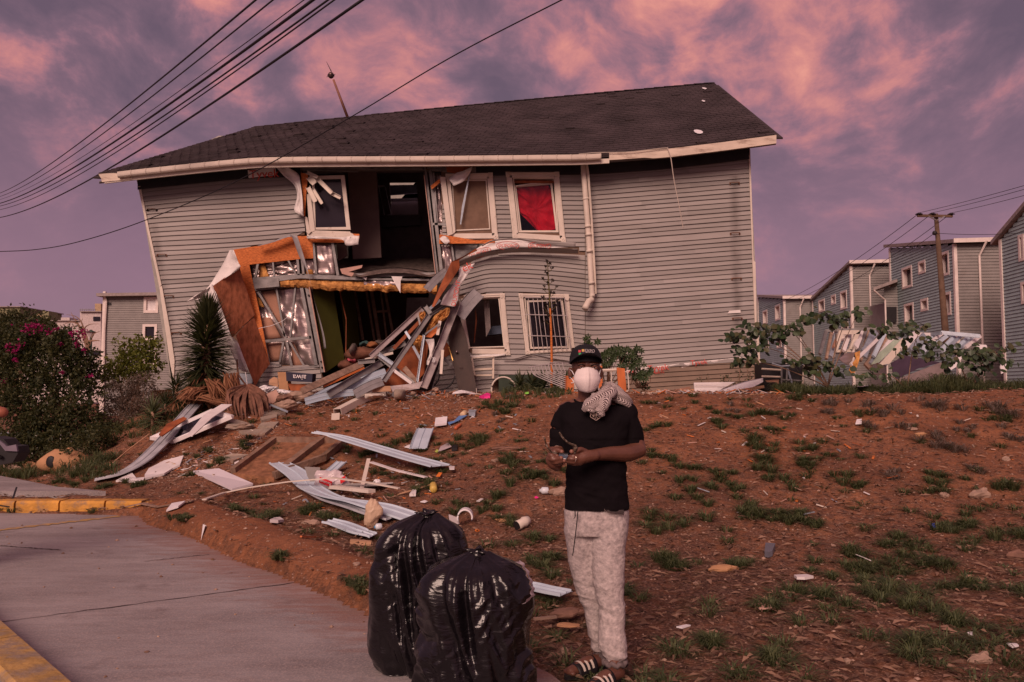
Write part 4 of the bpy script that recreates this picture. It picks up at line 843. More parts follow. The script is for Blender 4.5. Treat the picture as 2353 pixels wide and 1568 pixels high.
# ---------------------------------------------------------------- rooms behind the torn front
def rooms():
 def pan(name, q, Y, th, m, label=None, ext=None):
  mb = MB(); mb.slab([P(a, b, Y if not hasattr(Y, '__len__') else Y[i]) for i, (a, b) in enumerate(q)], ext or (0, th, 0)); return part(name, mb, m, fix=True, label=label)
 # upper floor, tilting down towards the street, and the ceiling
 fl = lambda u, t: P(u, 641 - 46 * t, YW + .02 + 3.0 * t)
 mb = MB(); mb.grid([[fl(u, t) + Vector((0, 0, .02 * math.sin(u * .07 + t * 9))) for u in np.linspace(376, 1716, 60)] for t in (0, .15, .3, .5, .7, 1)], thick=(0, 0, -.12)); part('upper_floor', mb, FLOORD, fix=True)
 mb = MB(); a = [P(330, 641, YW + .02), P(1740, 641, YW + .02)]; z = P(500, 595, YW + 3.02).z; mb.slab([Vector((-8, 20.5, z)), Vector((5.4, 20.5, z)), Vector((5.4, 24.2, z)), Vector((-8, 24.2, z))], (0, 0, -.15)); part('upper_floor', mb, FLOORD, fix=True)
 pan('ceiling', [(330, 398), (1722, 380), (1690, 388), (380, 405)], (17.62, 17.62, 20.9, 20.9), .1, CEIL, ext=(0, 0, .08))
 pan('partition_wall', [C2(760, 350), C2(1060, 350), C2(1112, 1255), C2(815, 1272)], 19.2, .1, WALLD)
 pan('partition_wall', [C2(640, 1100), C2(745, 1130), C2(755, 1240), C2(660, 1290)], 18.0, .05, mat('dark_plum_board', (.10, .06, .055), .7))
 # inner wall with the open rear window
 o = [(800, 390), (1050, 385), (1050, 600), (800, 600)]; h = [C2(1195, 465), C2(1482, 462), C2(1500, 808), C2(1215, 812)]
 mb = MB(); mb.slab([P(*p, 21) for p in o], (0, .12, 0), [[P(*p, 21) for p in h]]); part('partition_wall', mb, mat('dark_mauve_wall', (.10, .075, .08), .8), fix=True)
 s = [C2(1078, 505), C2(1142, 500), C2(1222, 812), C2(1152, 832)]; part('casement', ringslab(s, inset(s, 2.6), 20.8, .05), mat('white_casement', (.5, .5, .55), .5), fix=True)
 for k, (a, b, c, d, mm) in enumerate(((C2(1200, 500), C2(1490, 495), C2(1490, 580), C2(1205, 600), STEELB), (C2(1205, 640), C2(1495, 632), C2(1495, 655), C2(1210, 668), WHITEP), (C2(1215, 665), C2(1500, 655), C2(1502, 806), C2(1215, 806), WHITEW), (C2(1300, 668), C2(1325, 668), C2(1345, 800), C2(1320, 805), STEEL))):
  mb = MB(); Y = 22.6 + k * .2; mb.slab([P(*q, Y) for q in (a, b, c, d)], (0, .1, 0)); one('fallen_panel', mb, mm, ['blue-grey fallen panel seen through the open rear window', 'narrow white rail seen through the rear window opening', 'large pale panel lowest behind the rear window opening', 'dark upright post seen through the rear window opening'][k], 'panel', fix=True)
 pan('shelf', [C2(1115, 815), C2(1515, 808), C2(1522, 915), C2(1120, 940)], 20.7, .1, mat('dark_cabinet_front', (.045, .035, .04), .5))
 # rubble lip on the upper floor
 rs = random.Random(12)
 for k, q in enumerate(([C2(680, 1375), C2(915, 1335), C2(905, 1365), C2(760, 1410), C2(690, 1400)], [C2(690, 1400), C2(820, 1415), C2(828, 1432), C2(800, 1455), C2(700, 1425)])):
  pan('broken_gypsum', q, 17.42 - .05 * k, .03, GYP)
 mb = MB(); mb.grid([[P(u, 630 - 10 * abs(math.sin((u - 830) * .02)) + 7 * t, 17.5 - .25 * t + .03 * math.sin(u * .2)) for u in np.linspace(812, 1002, 34)] for t in (-.6, 0, .5, 1)], thick=(0, .01, .01)); part('carpet_edge', mb, FLOORD, smooth=True, fix=True)
 # floor edge: plate, steel rim, mineral wool packing, foil
 pan('floor_plate', [C2(840, 1425), C2(1683, 1412), C2(1690, 1448), C2(840, 1462)], 17.40, .12, STEEL)
 pan('rim_beam', [(582, 645), (690, 632), C2(900, 1468), C2(1650, 1480), C2(1640, 1500), C2(900, 1492), (690, 640), (582, 653)], 17.38, .05, STEEL)
 pan('rim_beam', [CA(697, 495), CA(928, 478), CA(934, 552), CA(712, 572)], 17.36, .10, STEEL)
 top = lambda u: interp([(640, 646), (760, 654), (880, 658), (1004, 662)], u)
 mb = MB(); rows = []
 us = np.linspace(643, 1004, 90)
 for j in range(5):
  t = j / 4; rows.append([P(u, top(u) + (-8 + 20 * t) + (2.6 * float(vnoise(u, 3, 9, 6)) + 1.3 * float(vnoise(u, 3, 3, 7))) * (t > .2), 17.45 - .06 * math.sin(t * math.pi) + .025 * float(vnoise(u, j * 5, 5, 8))) for u in us])
 mb.grid(rows, thick=(0, .12, 0)); part('insulation', mb, WOOL, fix=True)
 mb = MB(); mb.grid([[P(u, v + 1.5 * float(vnoise(u, v, 5, 9)), 17.40 + .02 * float(vnoise(u, v, 4, 3))) for u in np.linspace(836, 915, 20)] for v in (647, 650, 653, 656)]); part('foil_panel', mb, FOIL, smooth=True)
 pan('torn_wrap_scrap', [C3(1122, 255), C3(1230, 258), C3(1212, 300), C3(1210, 418), C3(1160, 330)], 17.25, .01, WRAP)
 pan('torn_wrap_scrap', [C3(835, 262), C3(890, 265), C3(878, 292)], 17.3, .01, WRAP)
 # lower room
 pan('green_wall', [C3(360, 365), C3(560, 375), C3(672, 1058), C3(490, 1182)], (17.65, 18.2, 18.2, 17.65), .03, GREEN)
 pan('green_wall', [C3(622, 375), C3(760, 375), C3(815, 900), C3(692, 1055)], (18.6, 19.6, 19.6, 18.6), .03, GREEN)
 pan('door_edge', [C3(613, 375), C3(624, 375), C3(690, 660), C3(688, 1060), C3(676, 1060), C3(684, 680)], 18.25, .02, PLY)
 for a, b, w in ((C3(770, 385), C3(850, 870), .06), (C3(930, 385), C3(1010, 880), .08), (C3(880, 385), C3(960, 870), .05), (C3(1060, 385), C3(1150, 870), .06), (C3(960, 600), C3(1090, 590), .05), (C3(1020, 385), C3(1080, 870), .04)):
  mb = MB(); mb.bar(W(a, 20.2), W(b, 20.0), w, .06, (0, 1, 0)); part('inner_stud', mb, WOODG)
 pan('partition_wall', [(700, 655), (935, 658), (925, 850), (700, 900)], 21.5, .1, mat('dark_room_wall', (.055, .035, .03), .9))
 # heap of belongings on the ground floor
 rr = random.Random(8)
 nm = [('brown blanket', (.16, .07, .045)), ('bolster', (.30, .12, .05)), ('teal cloth', (.05, .11, .11)), ('grey cloth', (.14, .11, .10)), ('pink towel', (.5, .1, .13))]
 for (x, y, rx, rz, k, Y) in ((850, 1010, 190, 70, 0, 18.3), (940, 925, 75, 28, 1, 18.6), (865, 915, 45, 26, 2, 18.5), (760, 960, 35, 60, 3, 18.1), (740, 1070, 34, 20, 4, 17.8), (690, 1110, 80, 40, 0, 17.7), (1020, 905, 60, 25, 3, 18.7)):
  c = C3(x, y); kk = Y / 1830 * .238; mb = MB(); mb.ell(W(c, Y), (rx * kk, .35, rz * kk), 16, 8)
  mb.v = [tuple(Vector(q) + Vector((0, 0, .05 * float(vnoise(q[0] * 1.0, q[1] + q[2], .12, 3))))) for q in mb.v]
  n_, col = nm[k]; one(n_.replace(' ', '_'), mb, mat('heap_' + n_, col, .95, .3, 5, .4, 12), {(850): 'wide brown blanket heaped in the open ground-floor room', 940: 'orange-brown bolster on top of the heap in the ground-floor room', 865: 'teal cloth bunched at the top of the indoor heap', 760: 'grey cloth hanging over the left of the indoor heap', 740: 'small pink towel on the indoor heap', 690: 'smaller brown blanket spilling out beside the green wall', 1020: 'grey cloth at the far right of the indoor heap'}[x], n_.split()[-1], smooth=True)
rooms()
def torn_wall():
 def bars(lst, Y, w, m, nm='stud', f=CA, d=.06):
  for a in lst:
   mb = MB(); ww = a[4] if len(a) > 4 else w; mb.bar(W(f(a[0], a[1]), Y), W(f(a[2], a[3]), Y), ww, d, (0, 1, 0)); part(nm, mb, m)
 def foil(q, f=CA, Y=17.60, n=14, m=FOIL, nm='foil_panel', amp=.022):
  rows = []; rs = random.random(); qq = [f(*p) for p in q]
  for j in range(n): rows.append([bil(qq, i / n, j / (n - 1), Y) + Vector((0, amp * float(fbm(i * .7 + q[0][0], j * .9 + q[0][1], 2.2, 3, 13)), 0)) for i in range(n + 1)])
  mb = MB(); mb.grid(rows, thick=(0, .03, 0)); part(nm, mb, m, smooth=True, fix=True)
 # lower framed panel: foil faced wool between light steel studs
 foil([(690, 590), (1150, 540), (1290, 1275), (850, 1260)], Y=17.70, n=26, amp=.035)
 foil([(770, 600), (905, 585), (985, 985), (950, 920)], Y=17.62, n=5, m=GYPD, nm='backing_board', amp=.004)
 foil([(820, 1060), (965, 1058), (935, 1215), (850, 1232)], Y=17.62, n=5, m=GYPD, nm='backing_board', amp=.004)
 foil([(1040, 1052), (1060, 1050), (1165, 1270), (1052, 1285)], Y=17.62, n=5, m=GYPD, nm='backing_board', amp=.004)
 foil([(745, 830), (855, 830), (950, 1010), (790, 1030)], Y=17.63, n=5, m=GYPD, nm='backing_board', amp=.006)
 foil([(730, 640), (765, 660), (800, 740), (745, 730)], Y=17.60, n=6, m=WOOL, nm='insulation')
 bars([(700, 585, 1145, 528, .055), (702, 590, 845, 1238, .05), (1130, 535, 1268, 1262, .07), (1185, 545, 1330, 1320, .10), (800, 1045, 1222, 1008, .06), (952, 1305, 1295, 1265, .05), (845, 1240, 955, 1262, .04)], 17.50, .05, STEEL, 'frame_member')
 bars([(745, 600, 1000, 1012, .045), (912, 575, 985, 1003, .04), (1080, 560, 1035, 1005, .04), (975, 1048, 940, 1232, .045), (1003, 1048, 1052, 1282, .05), (1030, 1050, 1165, 1272, .04)], 17.52, .045, STEEL)
 bars([(1205, 560, 1342, 1320, .02)], 17.42, .02, GYP, 'board_edge')
 for p in ((1198, 632), (1310, 1225), (1318, 1278)):
  c = CA(*p); mb = MB(); mb.tube([W(c, 17.44), W(c, 17.455)], .022, 10); part('bolt_hole', mb, BLACKP)
 # upper row over the floor edge
 foil([(680, 350), (1100, 312), (1112, 455), (700, 480)], Y=17.62, n=22, amp=.035)
 foil([(755, 365), (800, 350), (845, 470), (750, 475)], Y=17.58, n=6, m=WOOL, nm='insulation', amp=.02)
 foil([(1120, 310), (1240, 300), (1262, 450), (1150, 455)], Y=17.60, n=10)
 foil([(1180, 400), (1230, 400), (1245, 455), (1180, 450)], Y=17.55, n=5, m=WOOL, nm='insulation')
 foil([(1262, 160), (1400, 158), (1438, 452), (1275, 448)], Y=17.57, n=12)
 bars([(745, 350, 720, 480, .05), (880, 335, 892, 465, .035), (1018, 322, 1085, 442, .035), (1100, 312, 1112, 458, .05), (1140, 310, 1155, 455, .05), (1240, 158, 1268, 452, .05), (1412, 158, 1462, 455, .06), (700, 488, 1112, 450, .05), (1112, 450, 1568, 472, .05)], 17.50, .05, STEEL, 'frame_member')
 # strand board left in place
 mb = MB(); L = [(525, 222), (740, 188), (880, 150), (1020, 105), (1110, 100), (1190, 100), (1222, 155), (1232, 160), (1240, 300), (1120, 306), (665, 357), (690, 480), (720, 605), (765, 820), (845, 1240), (815, 1150), (700, 800), (640, 590), (565, 340)]
 mb.slab([W(CA(*p), 17.46) for p in L], (0, .02, 0)); part('sheathing', mb, OSB, fix=True)
 mb = MB(); mb.slab([W(CA(*p), 17.40) for p in ((1195, 118), (1512, 125), (1515, 160), (1222, 155))], (0, .02, 0)); part('sheathing', mb, OSB, fix=True)
 mb = MB(); mb.slab([W(C2(*p), 17.40) for p in ((790, 1005), (882, 1010), (880, 1060), (800, 1050))], (0, .02, 0)); part('sheathing', mb, OSB, fix=True)
 # two strand board panels bent outward
 A = [(340, 548), (565, 385), (640, 590), (712, 810), (600, 910), (510, 1008), (420, 790)]
 ya = lambda x: 16.55 + (x - 340) / 400 * .85
 mb = MB(); mb.slab([W(CA(*p), ya(p[0])) for p in A], (0.01, .022, 0)); part('sheathing', mb, OSBD, fix=True, label='upper bent-out sheathing panel')
 Bq = [(545, 992), (612, 912), (705, 832), (845, 1245), (770, 1345), (715, 1440), (600, 1150)]; yb = lambda x: 16.5 + (x - 545) / 300 * .8
 mb = MB(); mb.slab([W(CA(*p), yb(p[0])) for p in Bq], (0.01, .022, 0)); part('sheathing', mb, OSBD, fix=True, label='lower bent-out sheathing panel')
 # house wrap torn off with it: a crumpled sheet from path to path
 o_ = [(490, 225), (440, 330), (380, 430), (285, 570), (180, 632), (95, 695)]; i_ = [(525, 225), (565, 330), (580, 390), (460, 470), (345, 545), (240, 665)]
 def cloth(a, b, y0, y1, n=26, m=8, amp=.05, nm='house_wrap', mat_=WRAP, f=CA, seed=0):
  ca = curve([Vector((*f(*p), 0)) for p in a], n); cb_ = curve([Vector((*f(*p), 0)) for p in b], n); rows = []
  for j in range(m + 1):
   t = j / m; r = []
   for i in range(n + 1):
    q = ca[i].lerp(cb_[i], t); Y = y0 + (y1 - y0) * t + amp * math.sin(t * 9 + i * .35 + seed) * .6 + amp * float(fbm(i * .5, t * 6, 1.7, 3, 14 + seed)); r.append(P(q.x, q.y, Y))
   rows.append(r)
  mb = MB(); mb.grid(rows, thick=(0, .006, 0)); part(nm, mb, mat_, smooth=True)
 cloth(o_, i_, 17.0, 16.7)
 cloth([(95, 695), (230, 655), (290, 662), (370, 740), (400, 850), (415, 900), (440, 990), (548, 1235), (595, 1305), (657, 1322)], [(180, 640), (300, 560), (345, 548), (430, 790), (470, 900), (505, 1000), (560, 1050), (615, 1190), (640, 1250), (660, 1322)], 16.65, 16.55, 34, 6, .06, seed=2)
 cloth([C2_ for C2_ in ((0, 300), (90, 400), (200, 500), (230, 620), (200, 760), (270, 815))], [(130, 310), (240, 380), (265, 480), (285, 620), (295, 760), (300, 826)], 17.33, 17.25, 24, 6, .05, f=C2, seed=3)
 mb = MB(); mb.slab([W(C2(*p), 17.36) for p in ((270, 370), (345, 385), (325, 600), (312, 825), (288, 820), (290, 600))], (0, .02, 0)); part('sheathing', mb, OSB, fix=True)
 mb = MB(); mb.slab([W(C2(*p), 17.44) for p in ((80, 285), (255, 285), (258, 370), (120, 340))], (0, .02, 0)); part('sheathing', mb, PLY, fix=True)
 mb = MB(); mb.slab([W(C1(*p), 17.36) for p in ((984, 188), (1140, 168), (1150, 213), (990, 232))], (0, .01, 0)); part('house_wrap', mb, WRAP, fix=True)
 text('Tyvek', W(C1(1078, 210), 17.345), (1, 0, .06), (-.06, 0, 1), .27, REDPRINT, HOUSE)
 cloth([(330, 1030), (500, 1035), (700, 1045), (790, 1030), (880, 1030)], [(345, 1060), (500, 1060), (700, 1070), (745, 1130), (870, 1120)], 17.3, 17.28, 24, 3, .03, f=C2, seed=5)
 # right of the hole: studs, foil, boards round the tan-curtain window
 bars([(1575, 345, 1700, 1450, .05), (1625, 350, 1745, 1440, .07), (1652, 908, 1795, 912, .05), (1660, 370, 1700, 905, .03), (1845, 1110, 1872, 1300, .04), (1625, 348, 1790, 345, .04)], 17.50, .05, STEEL, 'frame_member', C2)
 bars([(1560, 400, 1680, 1440, .015)], 17.42, .02, GYP, 'board_edge', C2)
 foil([(1655, 370), (1760, 372), (1790, 915), (1700, 905)], C2, 17.60, 16); foil([(1715, 955), (1795, 955), (1900, 1110), (1740, 1110)], C2, 17.60, 8)
 foil([(1735, 1118), (1838, 1115), (1865, 1420), (1760, 1420)], C2, 17.60, 12); foil([(1868, 1112), (2140, 1112), (2060, 1300), (1890, 1400)], C2, 17.62, 12, m=STEEL, nm='backing_board', amp=.01)
 mb = MB(); mb.slab([W(C2(*p), 17.38) for p in ((1720, 1015), (1800, 1025), (2091, 1075), (2300, 1068), (2300, 1108), (1715, 1112))], (0, .02, 0)); part('sheathing', mb, OSB, fix=True)
 mb = MB(); mb.slab([W(C2(*p), 17.36) for p in ((1722, 432), (1728, 470), (1640, 545), (1625, 510))], (0, .02, 0)); part('sheathing', mb, OSB, fix=True)
 mb = MB(); mb.slab([W(C2(*p), 17.43) for p in ((1790, 290), (2060, 285), (2030, 340), (1900, 385), (1795, 360))], (0, .02, 0)); part('sheathing', mb, PLY, fix=True)
 cloth([(500, 168), (470, 240), (400, 330), (300, 378)], [(395, 225), (330, 240), (260, 285), (245, 300)], 17.25, 17.3, 14, 5, .04, f=C4, seed=6)
 cloth([(150, 930), (190, 900), (240, 915)], [(165, 945), (215, 985), (262, 965)], 17.28, 17.28, 10, 3, .04, f=C4, seed=7)
 bars([(262, 325, 1560, 330, .05), (262, 300, 1560, 300, .03), (520, 290, 525, 325, .05), (775, 290, 778, 325, .03), (1010, 290, 1015, 335, .06), (1290, 290, 1292, 325, .03), (1560, 290, 1562, 345, .06), (1600, 290, 1600, 330, .03), (265, 340, 870, 362, .02), (1600, 318, 1790, 322, .04)], 17.50, .05, STEEL, 'frame_member', C2)
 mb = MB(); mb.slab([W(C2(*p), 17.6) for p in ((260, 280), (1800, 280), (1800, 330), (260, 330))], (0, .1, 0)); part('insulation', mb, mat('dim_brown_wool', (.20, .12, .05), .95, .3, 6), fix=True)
 # loose guttering bits at the left window
 for a, b, w in ((C2(330, 365), C2(440, 415), .07), (C2(430, 420), C2(590, 580), .09), (C2(590, 585), C2(680, 630), .08), (C2(345, 520), C2(420, 670), .10), (C2(400, 545), C2(490, 690), .07), (C2(350, 410), C2(410, 480), .13)):
  mb = MB(); mb.chan(W(a, 17.22), W(b, 17.12), w, .05, .006, (0, 1, 0)); part('bent_trim_strip', mb, TRIM)
 # long bent strip of siding hanging over the frame
 a = [(1028, 85), (1060, 135), (1115, 290), (1190, 430), (1245, 660), (1290, 850), (1322, 1000), (1335, 1110)]; b = [(1095, 100), (1130, 200), (1180, 370), (1215, 520), (1250, 680), (1300, 850), (1338, 1000), (1354, 1108)]
 cloth(a, b, 17.22, 17.12, 30, 3, .012, 'bent_siding_strip', BLUEV and mat('grey_vinyl', (.30, .29, .30), .5), CA, 9)
 a = [(740, 187), (880, 145), (1020, 84), (1035, 88)]; b = [(740, 192), (880, 156), (1020, 108), (1045, 135)]; cloth(a, b, 17.3, 17.2, 14, 3, .01, 'bent_siding_strip', MAT['grey_vinyl'], CA, 10)
 # wire
 mb = MB(); mb.tube([W(CA(*p), 17.1) for p in ((608, 915), (660, 908), (740, 930), (860, 905), (960, 865), (1030, 810), (1075, 775))], .006, 5); part('wire', mb, WHITEP)
 # lower wall bulge: wrap showing between courses, its curled top course
 top = [C4(*p) for p in ((440, 1110), (560, 1020), (650, 968), (760, 945), (950, 935), (1100, 950), (1300, 985), (1480, 1005))]; bot = [C4(*p) for p in ((470, 1120), (600, 1075), (700, 1050), (820, 1035), (1000, 1020), (1150, 1020), (1320, 1025), (1500, 1020))]
 idf = lambda x, y: (x, y)
 cloth(top, bot, 17.40, 17.36, 36, 4, .02, f=idf, seed=11)
 for p, s, an in ((C4(865, 1003), .10, -.02), (C4(1198, 1003), .10, .0), (C4(575, 1078), .10, .35)):
  text('DUPONT', W(p, 17.33), (1, 0, an), (-an, 0, 1), s, REDPRINT, HOUSE)
  c = W(p, 17.33); mb = MB(); ux = Vector((1, 0, an)).normalized(); uy = Vector((-an, 0, 1)).normalized(); L = [c + ux * .25 * math.cos(t) + uy * .09 * math.sin(t) for t in np.linspace(0, 6.283, 25)]; mb.tube(L, .006, 4, cap=False); part('oval_logo_ring', mb, REDPRINT)
 a = [C4(*p) for p in ((590, 1000), (700, 945), (850, 925), (1000, 928), (1200, 950), (1400, 962), (1575, 968))]; b = [C4(*p) for p in ((600, 1010), (700, 960), (850, 942), (1000, 945), (1200, 985), (1400, 1005), (1575, 1022))]
 cloth(a, b, 17.30, 17.34, 34, 3, .008, 'bent_siding_strip', SIDING, idf, 12)
 a = [C4(*p) for p in ((355, 1150), (450, 1120), (560, 1085), (700, 1055), (820, 1042), (1000, 1030), (1300, 1030), (1600, 1035))]; b = [C4(*p) for p in ((360, 1222), (450, 1180), (560, 1140), (700, 1100), (820, 1082), (1000, 1072), (1300, 1075), (1600, 1085))]
 cloth(a, b, 17.15, 17.40, 34, 3, .008, 'bent_siding_strip', SIDING, idf, 12)
 # bent lap below the barred window, a wrap strip under the lower left window
 a = [C5(*p) for p in ((820, 1008), (950, 1005), (1100, 962), (1200, 968), (1350, 1005), (1510, 1030))]; b = [C5(*p) for p in ((820, 1014), (950, 1014), (1100, 975), (1200, 990), (1350, 1022), (1510, 1034))]
 cloth(a, b, 17.36, 17.44, 24, 2, .01, 'bent_siding_strip', MAT['grey_vinyl'], idf, 15)
 cloth([C5(*p) for p in ((440, 975), (600, 965), (720, 962), (840, 958))], [C5(*p) for p in ((490, 1000), (600, 990), (720, 985), (840, 972))], 17.4, 17.4, 14, 3, .02, f=idf, seed=16)
torn_wall()
# ================================================================ wreckage leaning out of the house
def beamthing(name, a, b, w, h, m, label, cat='beam', grp='wreckage leaning on the torn house', style='bar', up=(0, 1, 0), rust=False):
 mb = MB()
 if style == 'bar': mb.bar(a, b, w, h, up)
 else: mb.chan(a, b, w, h, .006, up)
 return one(name, mb, m, label, cat, grp)
def sheetthing(name, pts, ext, m, label, cat, grp=None):
 mb = MB(); mb.slab(pts, ext); return one(name, mb, m, label, cat, grp, fix=True)
STEELP = mat('mauve_steel', (.34, .29, .29), .45, .2, 4, .1, 20, metal=.3, dirt=((.22, .15, .11), 6, .55, .6))
def pile():
 g = 'wreckage leaning on the torn house'
 c = lambda x, y, Y: W(CB(x, y), Y); d = lambda x, y, Y: W(C3(x, y), Y)
 t = thing('wall_post', 'heavy mauve-grey steel post slanting down to the ground beside the brown door', 'post', c(990, 1420, 15.9), g)
 mb = MB(); mb.chan(c(1372, 445, 16.9), c(1160, 1000, 16.3), .15, .10, .006, (0, 1, 0)); mb.chan(c(1163, 985, 16.28), c(985, 1420, 15.8), .16, .10, .006, (0, 1, 0)); mk('post', mb, STEELP, t)
 mb = MB(); mb.slab([c(1335, 430, 16.82), c(1390, 440, 16.82), c(1392, 490, 16.82), c(1325, 495, 16.82)], (0, .02, 0)); mk('end_plate', mb, WOODG, t, fix=True)
 mb = MB(); mb.slab([c(1085, 1085, 16.05), c(1118, 1088, 16.05), c(1108, 1140, 16.05), c(1075, 1135, 16.05)], (0, .006, 0)); mk('nail_plate', mb, WHITEP, t, fix=True)
 for i in range(3):
  for j in range(2): mb = MB(); q = c(1085 + j * 18 - i * 3, 1098 + i * 14, 16.04); mb.tube([q, q + Vector((0, .006, 0))], .009, 6); mk('bolt', mb, BLACKP, t)
 L = [((1312, 448, 16.8), (1058, 602, 16.5), .055, STEEL, 'chan', 'short grey stud joining the top of the slanting post to the long channel'),
   ((1052, 598, 16.4), (532, 1352, 15.5), .10, STEEL, 'chan', 'long dark grey channel running diagonally across the middle of the wreck'),
   ((972, 528, 16.6), (380, 1075, 16.0), .11, STEELP, 'chan', 'long pale mauve channel, uppermost of the diagonal beams'),
   ((955, 525, 16.75), (420, 1010, 16.3), .03, WHITEW, 'bar', 'thin pale strip lying along the uppermost diagonal channel'),
   ((990, 620, 16.55), (640, 985, 16.2), .07, PLY, 'bar', 'brown timber strip just beneath the uppermost channel'),
   ((777, 790, 16.2), (850, 905, 16.1), .05, STEELB, 'bar', 'short blue steel brace crossing behind the diagonal channel'),
   ((862, 955, 16.0), (948, 1112, 16.0), .05, STEELB, 'bar', 'lower blue steel brace between diagonal channel and upright stud'),
   ((470, 1045, 15.95), (640, 1165, 15.8), .075, STEELB, 'chan', 'blue-grey stud at the left end of the crossing brace'),
   ((480, 1075, 16.0), (870, 1388, 15.7), .09, STEEL, 'bar', 'grey cross stud passing under the long diagonal channel'),
   ((640, 1230, 15.65), (845, 1380, 15.6), .06, WHITEW, 'bar', 'splintered white strip on top of the grey cross stud'),
   ((988, 828, 16.15), (912, 1362, 15.75), .045, STEELB, 'chan', 'upright blue-grey stud left of the slanting steel post'),
   ((920, 610, 16.5), (945, 720, 16.4), .04, STEEL, 'bar', 'short crooked stud beside the yellow wool'),
   ((1000, 500, 16.6), (1065, 590, 16.5), .09, STEEL, 'chan', 'stubby bent channel end at the top of the wreck'),
   ((1170, 430, 16.7), (1040, 540, 16.6), .06, STEELB, 'bar', 'blue steel strip poking out under the stained plywood'),
   ((1000, 820, 16.1), (1165, 700, 16.2), .035, STEEL, 'bar', 'thin grey stud below the largest tuft of yellow wool'),
   ((760, 1200, 15.9), (905, 1370, 15.8), .10, WOODG, 'bar', 'weathered board lying inside the foot of the wreck'),
   ((1200, 1000, 16.2), (1180, 1275, 16.0), .055, TRIM, 'bar', 'cream trim length hanging upright behind the slanting post'),
   ((1170, 670, 16.3), (1140, 830, 16.2), .06, TRIM, 'bar', 'short splintered cream trim piece at mid height of the post'),
   ((1210, 1090, 16.6), (1300, 1175, 16.6), .07, STEEL, 'bar', 'grey strip leaning behind the post near the brown door')]
 for a, b, w, m, st, lab in L: beamthing('fallen_stud' if m in (STEEL, STEELB, STEELP) else 'fallen_strip', c(*a), c(*b), w, .05 if st == 'chan' else .025, m, lab, 'strip' if 'strip' in lab or 'trim' in lab else 'stud', g, st)
 L = [((265, 1362, 15.0), (835, 1105, 16.2), .125, WOODG, 'bar', 'wide beige timber beam sloping down left to the ground by the carton', .09),
   ((470, 1320, 15.4), (860, 1140, 16.1), .04, WOODO, 'bar', 'narrow reddish batten under the wide beige beam', .03),
   ((520, 1395, 15.0), (1035, 1085, 15.9), .14, STEEL, 'chan', 'wide dark grey channel, lowest of the long sloping beams', .07),
   ((800, 1085, 15.7), (962, 1068, 15.7), .09, STEEL, 'chan', 'short level channel resting across the two sloping beams', .05),
   ((870, 1060, 16.2), (1140, 995, 16.2), .05, TRIM, 'bar', 'cream batten behind the short level channel', .03),
   ((930, 1030, 16.3), (1260, 900, 16.3), .10, STEEL, 'chan', 'grey channel tucked in behind the long diagonals', .05)]
 for a, b, w, m, st, lab, h in L: beamthing('fallen_beam', d(*a), d(*b), w, h, m, lab, 'beam', g, st)
 sheetthing('stained_plywood', [W(C4(*p), Y) for p, Y in (((275, 1172), 16.6), ((410, 1108), 16.9), ((530, 1030), 17.2), ((545, 1052), 17.2), ((420, 1112), 16.95), ((355, 1152), 16.8), ((362, 1232), 16.7), ((300, 1330), 16.5), ((180, 1500), 16.2), ((95, 1640), 16.1), ((70, 1640), 16.1), ((150, 1440), 16.3))], (.005, .02, 0), PLY, 'tall splinter of stained plywood torn up to the wall between the storeys', 'plywood', g)
 sheetthing('plywood_sheet', [c(*p) for p in ((385, 1418, 15.9), (600, 1180, 16.2), (780, 985, 16.5), (905, 930, 16.6), (985, 850, 16.7), (960, 1200, 16.5), (930, 1385, 16.2), (700, 1405, 16.0))], (.01, .02, 0), PLY, 'broad stained plywood sheet at the foot of the wreck', 'plywood', g)
 sheetthing('plywood_sheet', [c(*p) for p in ((1000, 900, 16.6), (1050, 880, 16.6), (1010, 1100, 16.5), (985, 1270, 16.3), (925, 1335, 16.2))], (.01, .02, 0), PLY, 'narrow reddish plywood strip between upright stud and white wrap', 'plywood', g)
 sheetthing('plywood_sheet', [c(*p) for p in ((1000, 850, 16.4), (1160, 690, 16.5), (1150, 780, 16.5), (1070, 860, 16.4))], (.01, .02, 0), WOODO, 'orange-brown plywood offcut below the yellow wool', 'plywood', g)
 sheetthing('plywood_sheet', [c(*p) for p in ((1230, 900, 16.9), (1290, 980, 16.9), (1280, 1050, 16.9), (1190, 1110, 16.9))], (.01, .02, 0), PLY, 'dark brown plywood scrap beside the upper edge of the fallen door', 'plywood', g)
 t = thing('foot_plate', 'long bent steel plate with a yellowed end lying along the foot of the wreck', 'plate', c(660, 1480, 15.6), g)
 mb = MB(); mb.slab([c(380, 1415, 15.5), c(605, 1410, 15.5), (c(612, 1470, 15.5)), c(400, 1482, 15.5)], (0, .05, 0)); mk('yellowed_end', mb, WOODP, t, fix=True)
 mb = MB(); mb.slab([c(600, 1412, 15.46), c(850, 1385, 15.5), c(975, 1355, 15.55), c(935, 1440, 15.5), c(630, 1482, 15.46)], (0, .02, 0)); mk('steel_plate', mb, STEELP, t, fix=True)
 # yellow wool tufts
 for k, (poly, lab) in enumerate((([(1105, 605), (1190, 545), (1280, 515), (1262, 615), (1180, 690), (1090, 765), (1005, 805), (1050, 700)], 'largest tuft of yellow mineral wool near the top of the wreck'), ([(850, 872), (925, 835), (982, 850), (978, 960), (945, 1065), (905, 1000), (870, 930)], 'middle tuft of yellow mineral wool above the broad plywood'), ([(930, 575), (975, 558), (1008, 590), (975, 700), (945, 772), (925, 650)], 'small tuft of yellow mineral wool at the upper left of the wreck'))):
  cx = sum(p[0] for p in poly) / len(poly); cy = sum(p[1] for p in poly) / len(poly); rows = []; bd = curve([Vector((p[0], p[1], 0)) for p in poly + poly[:1]], 40)[:-1]
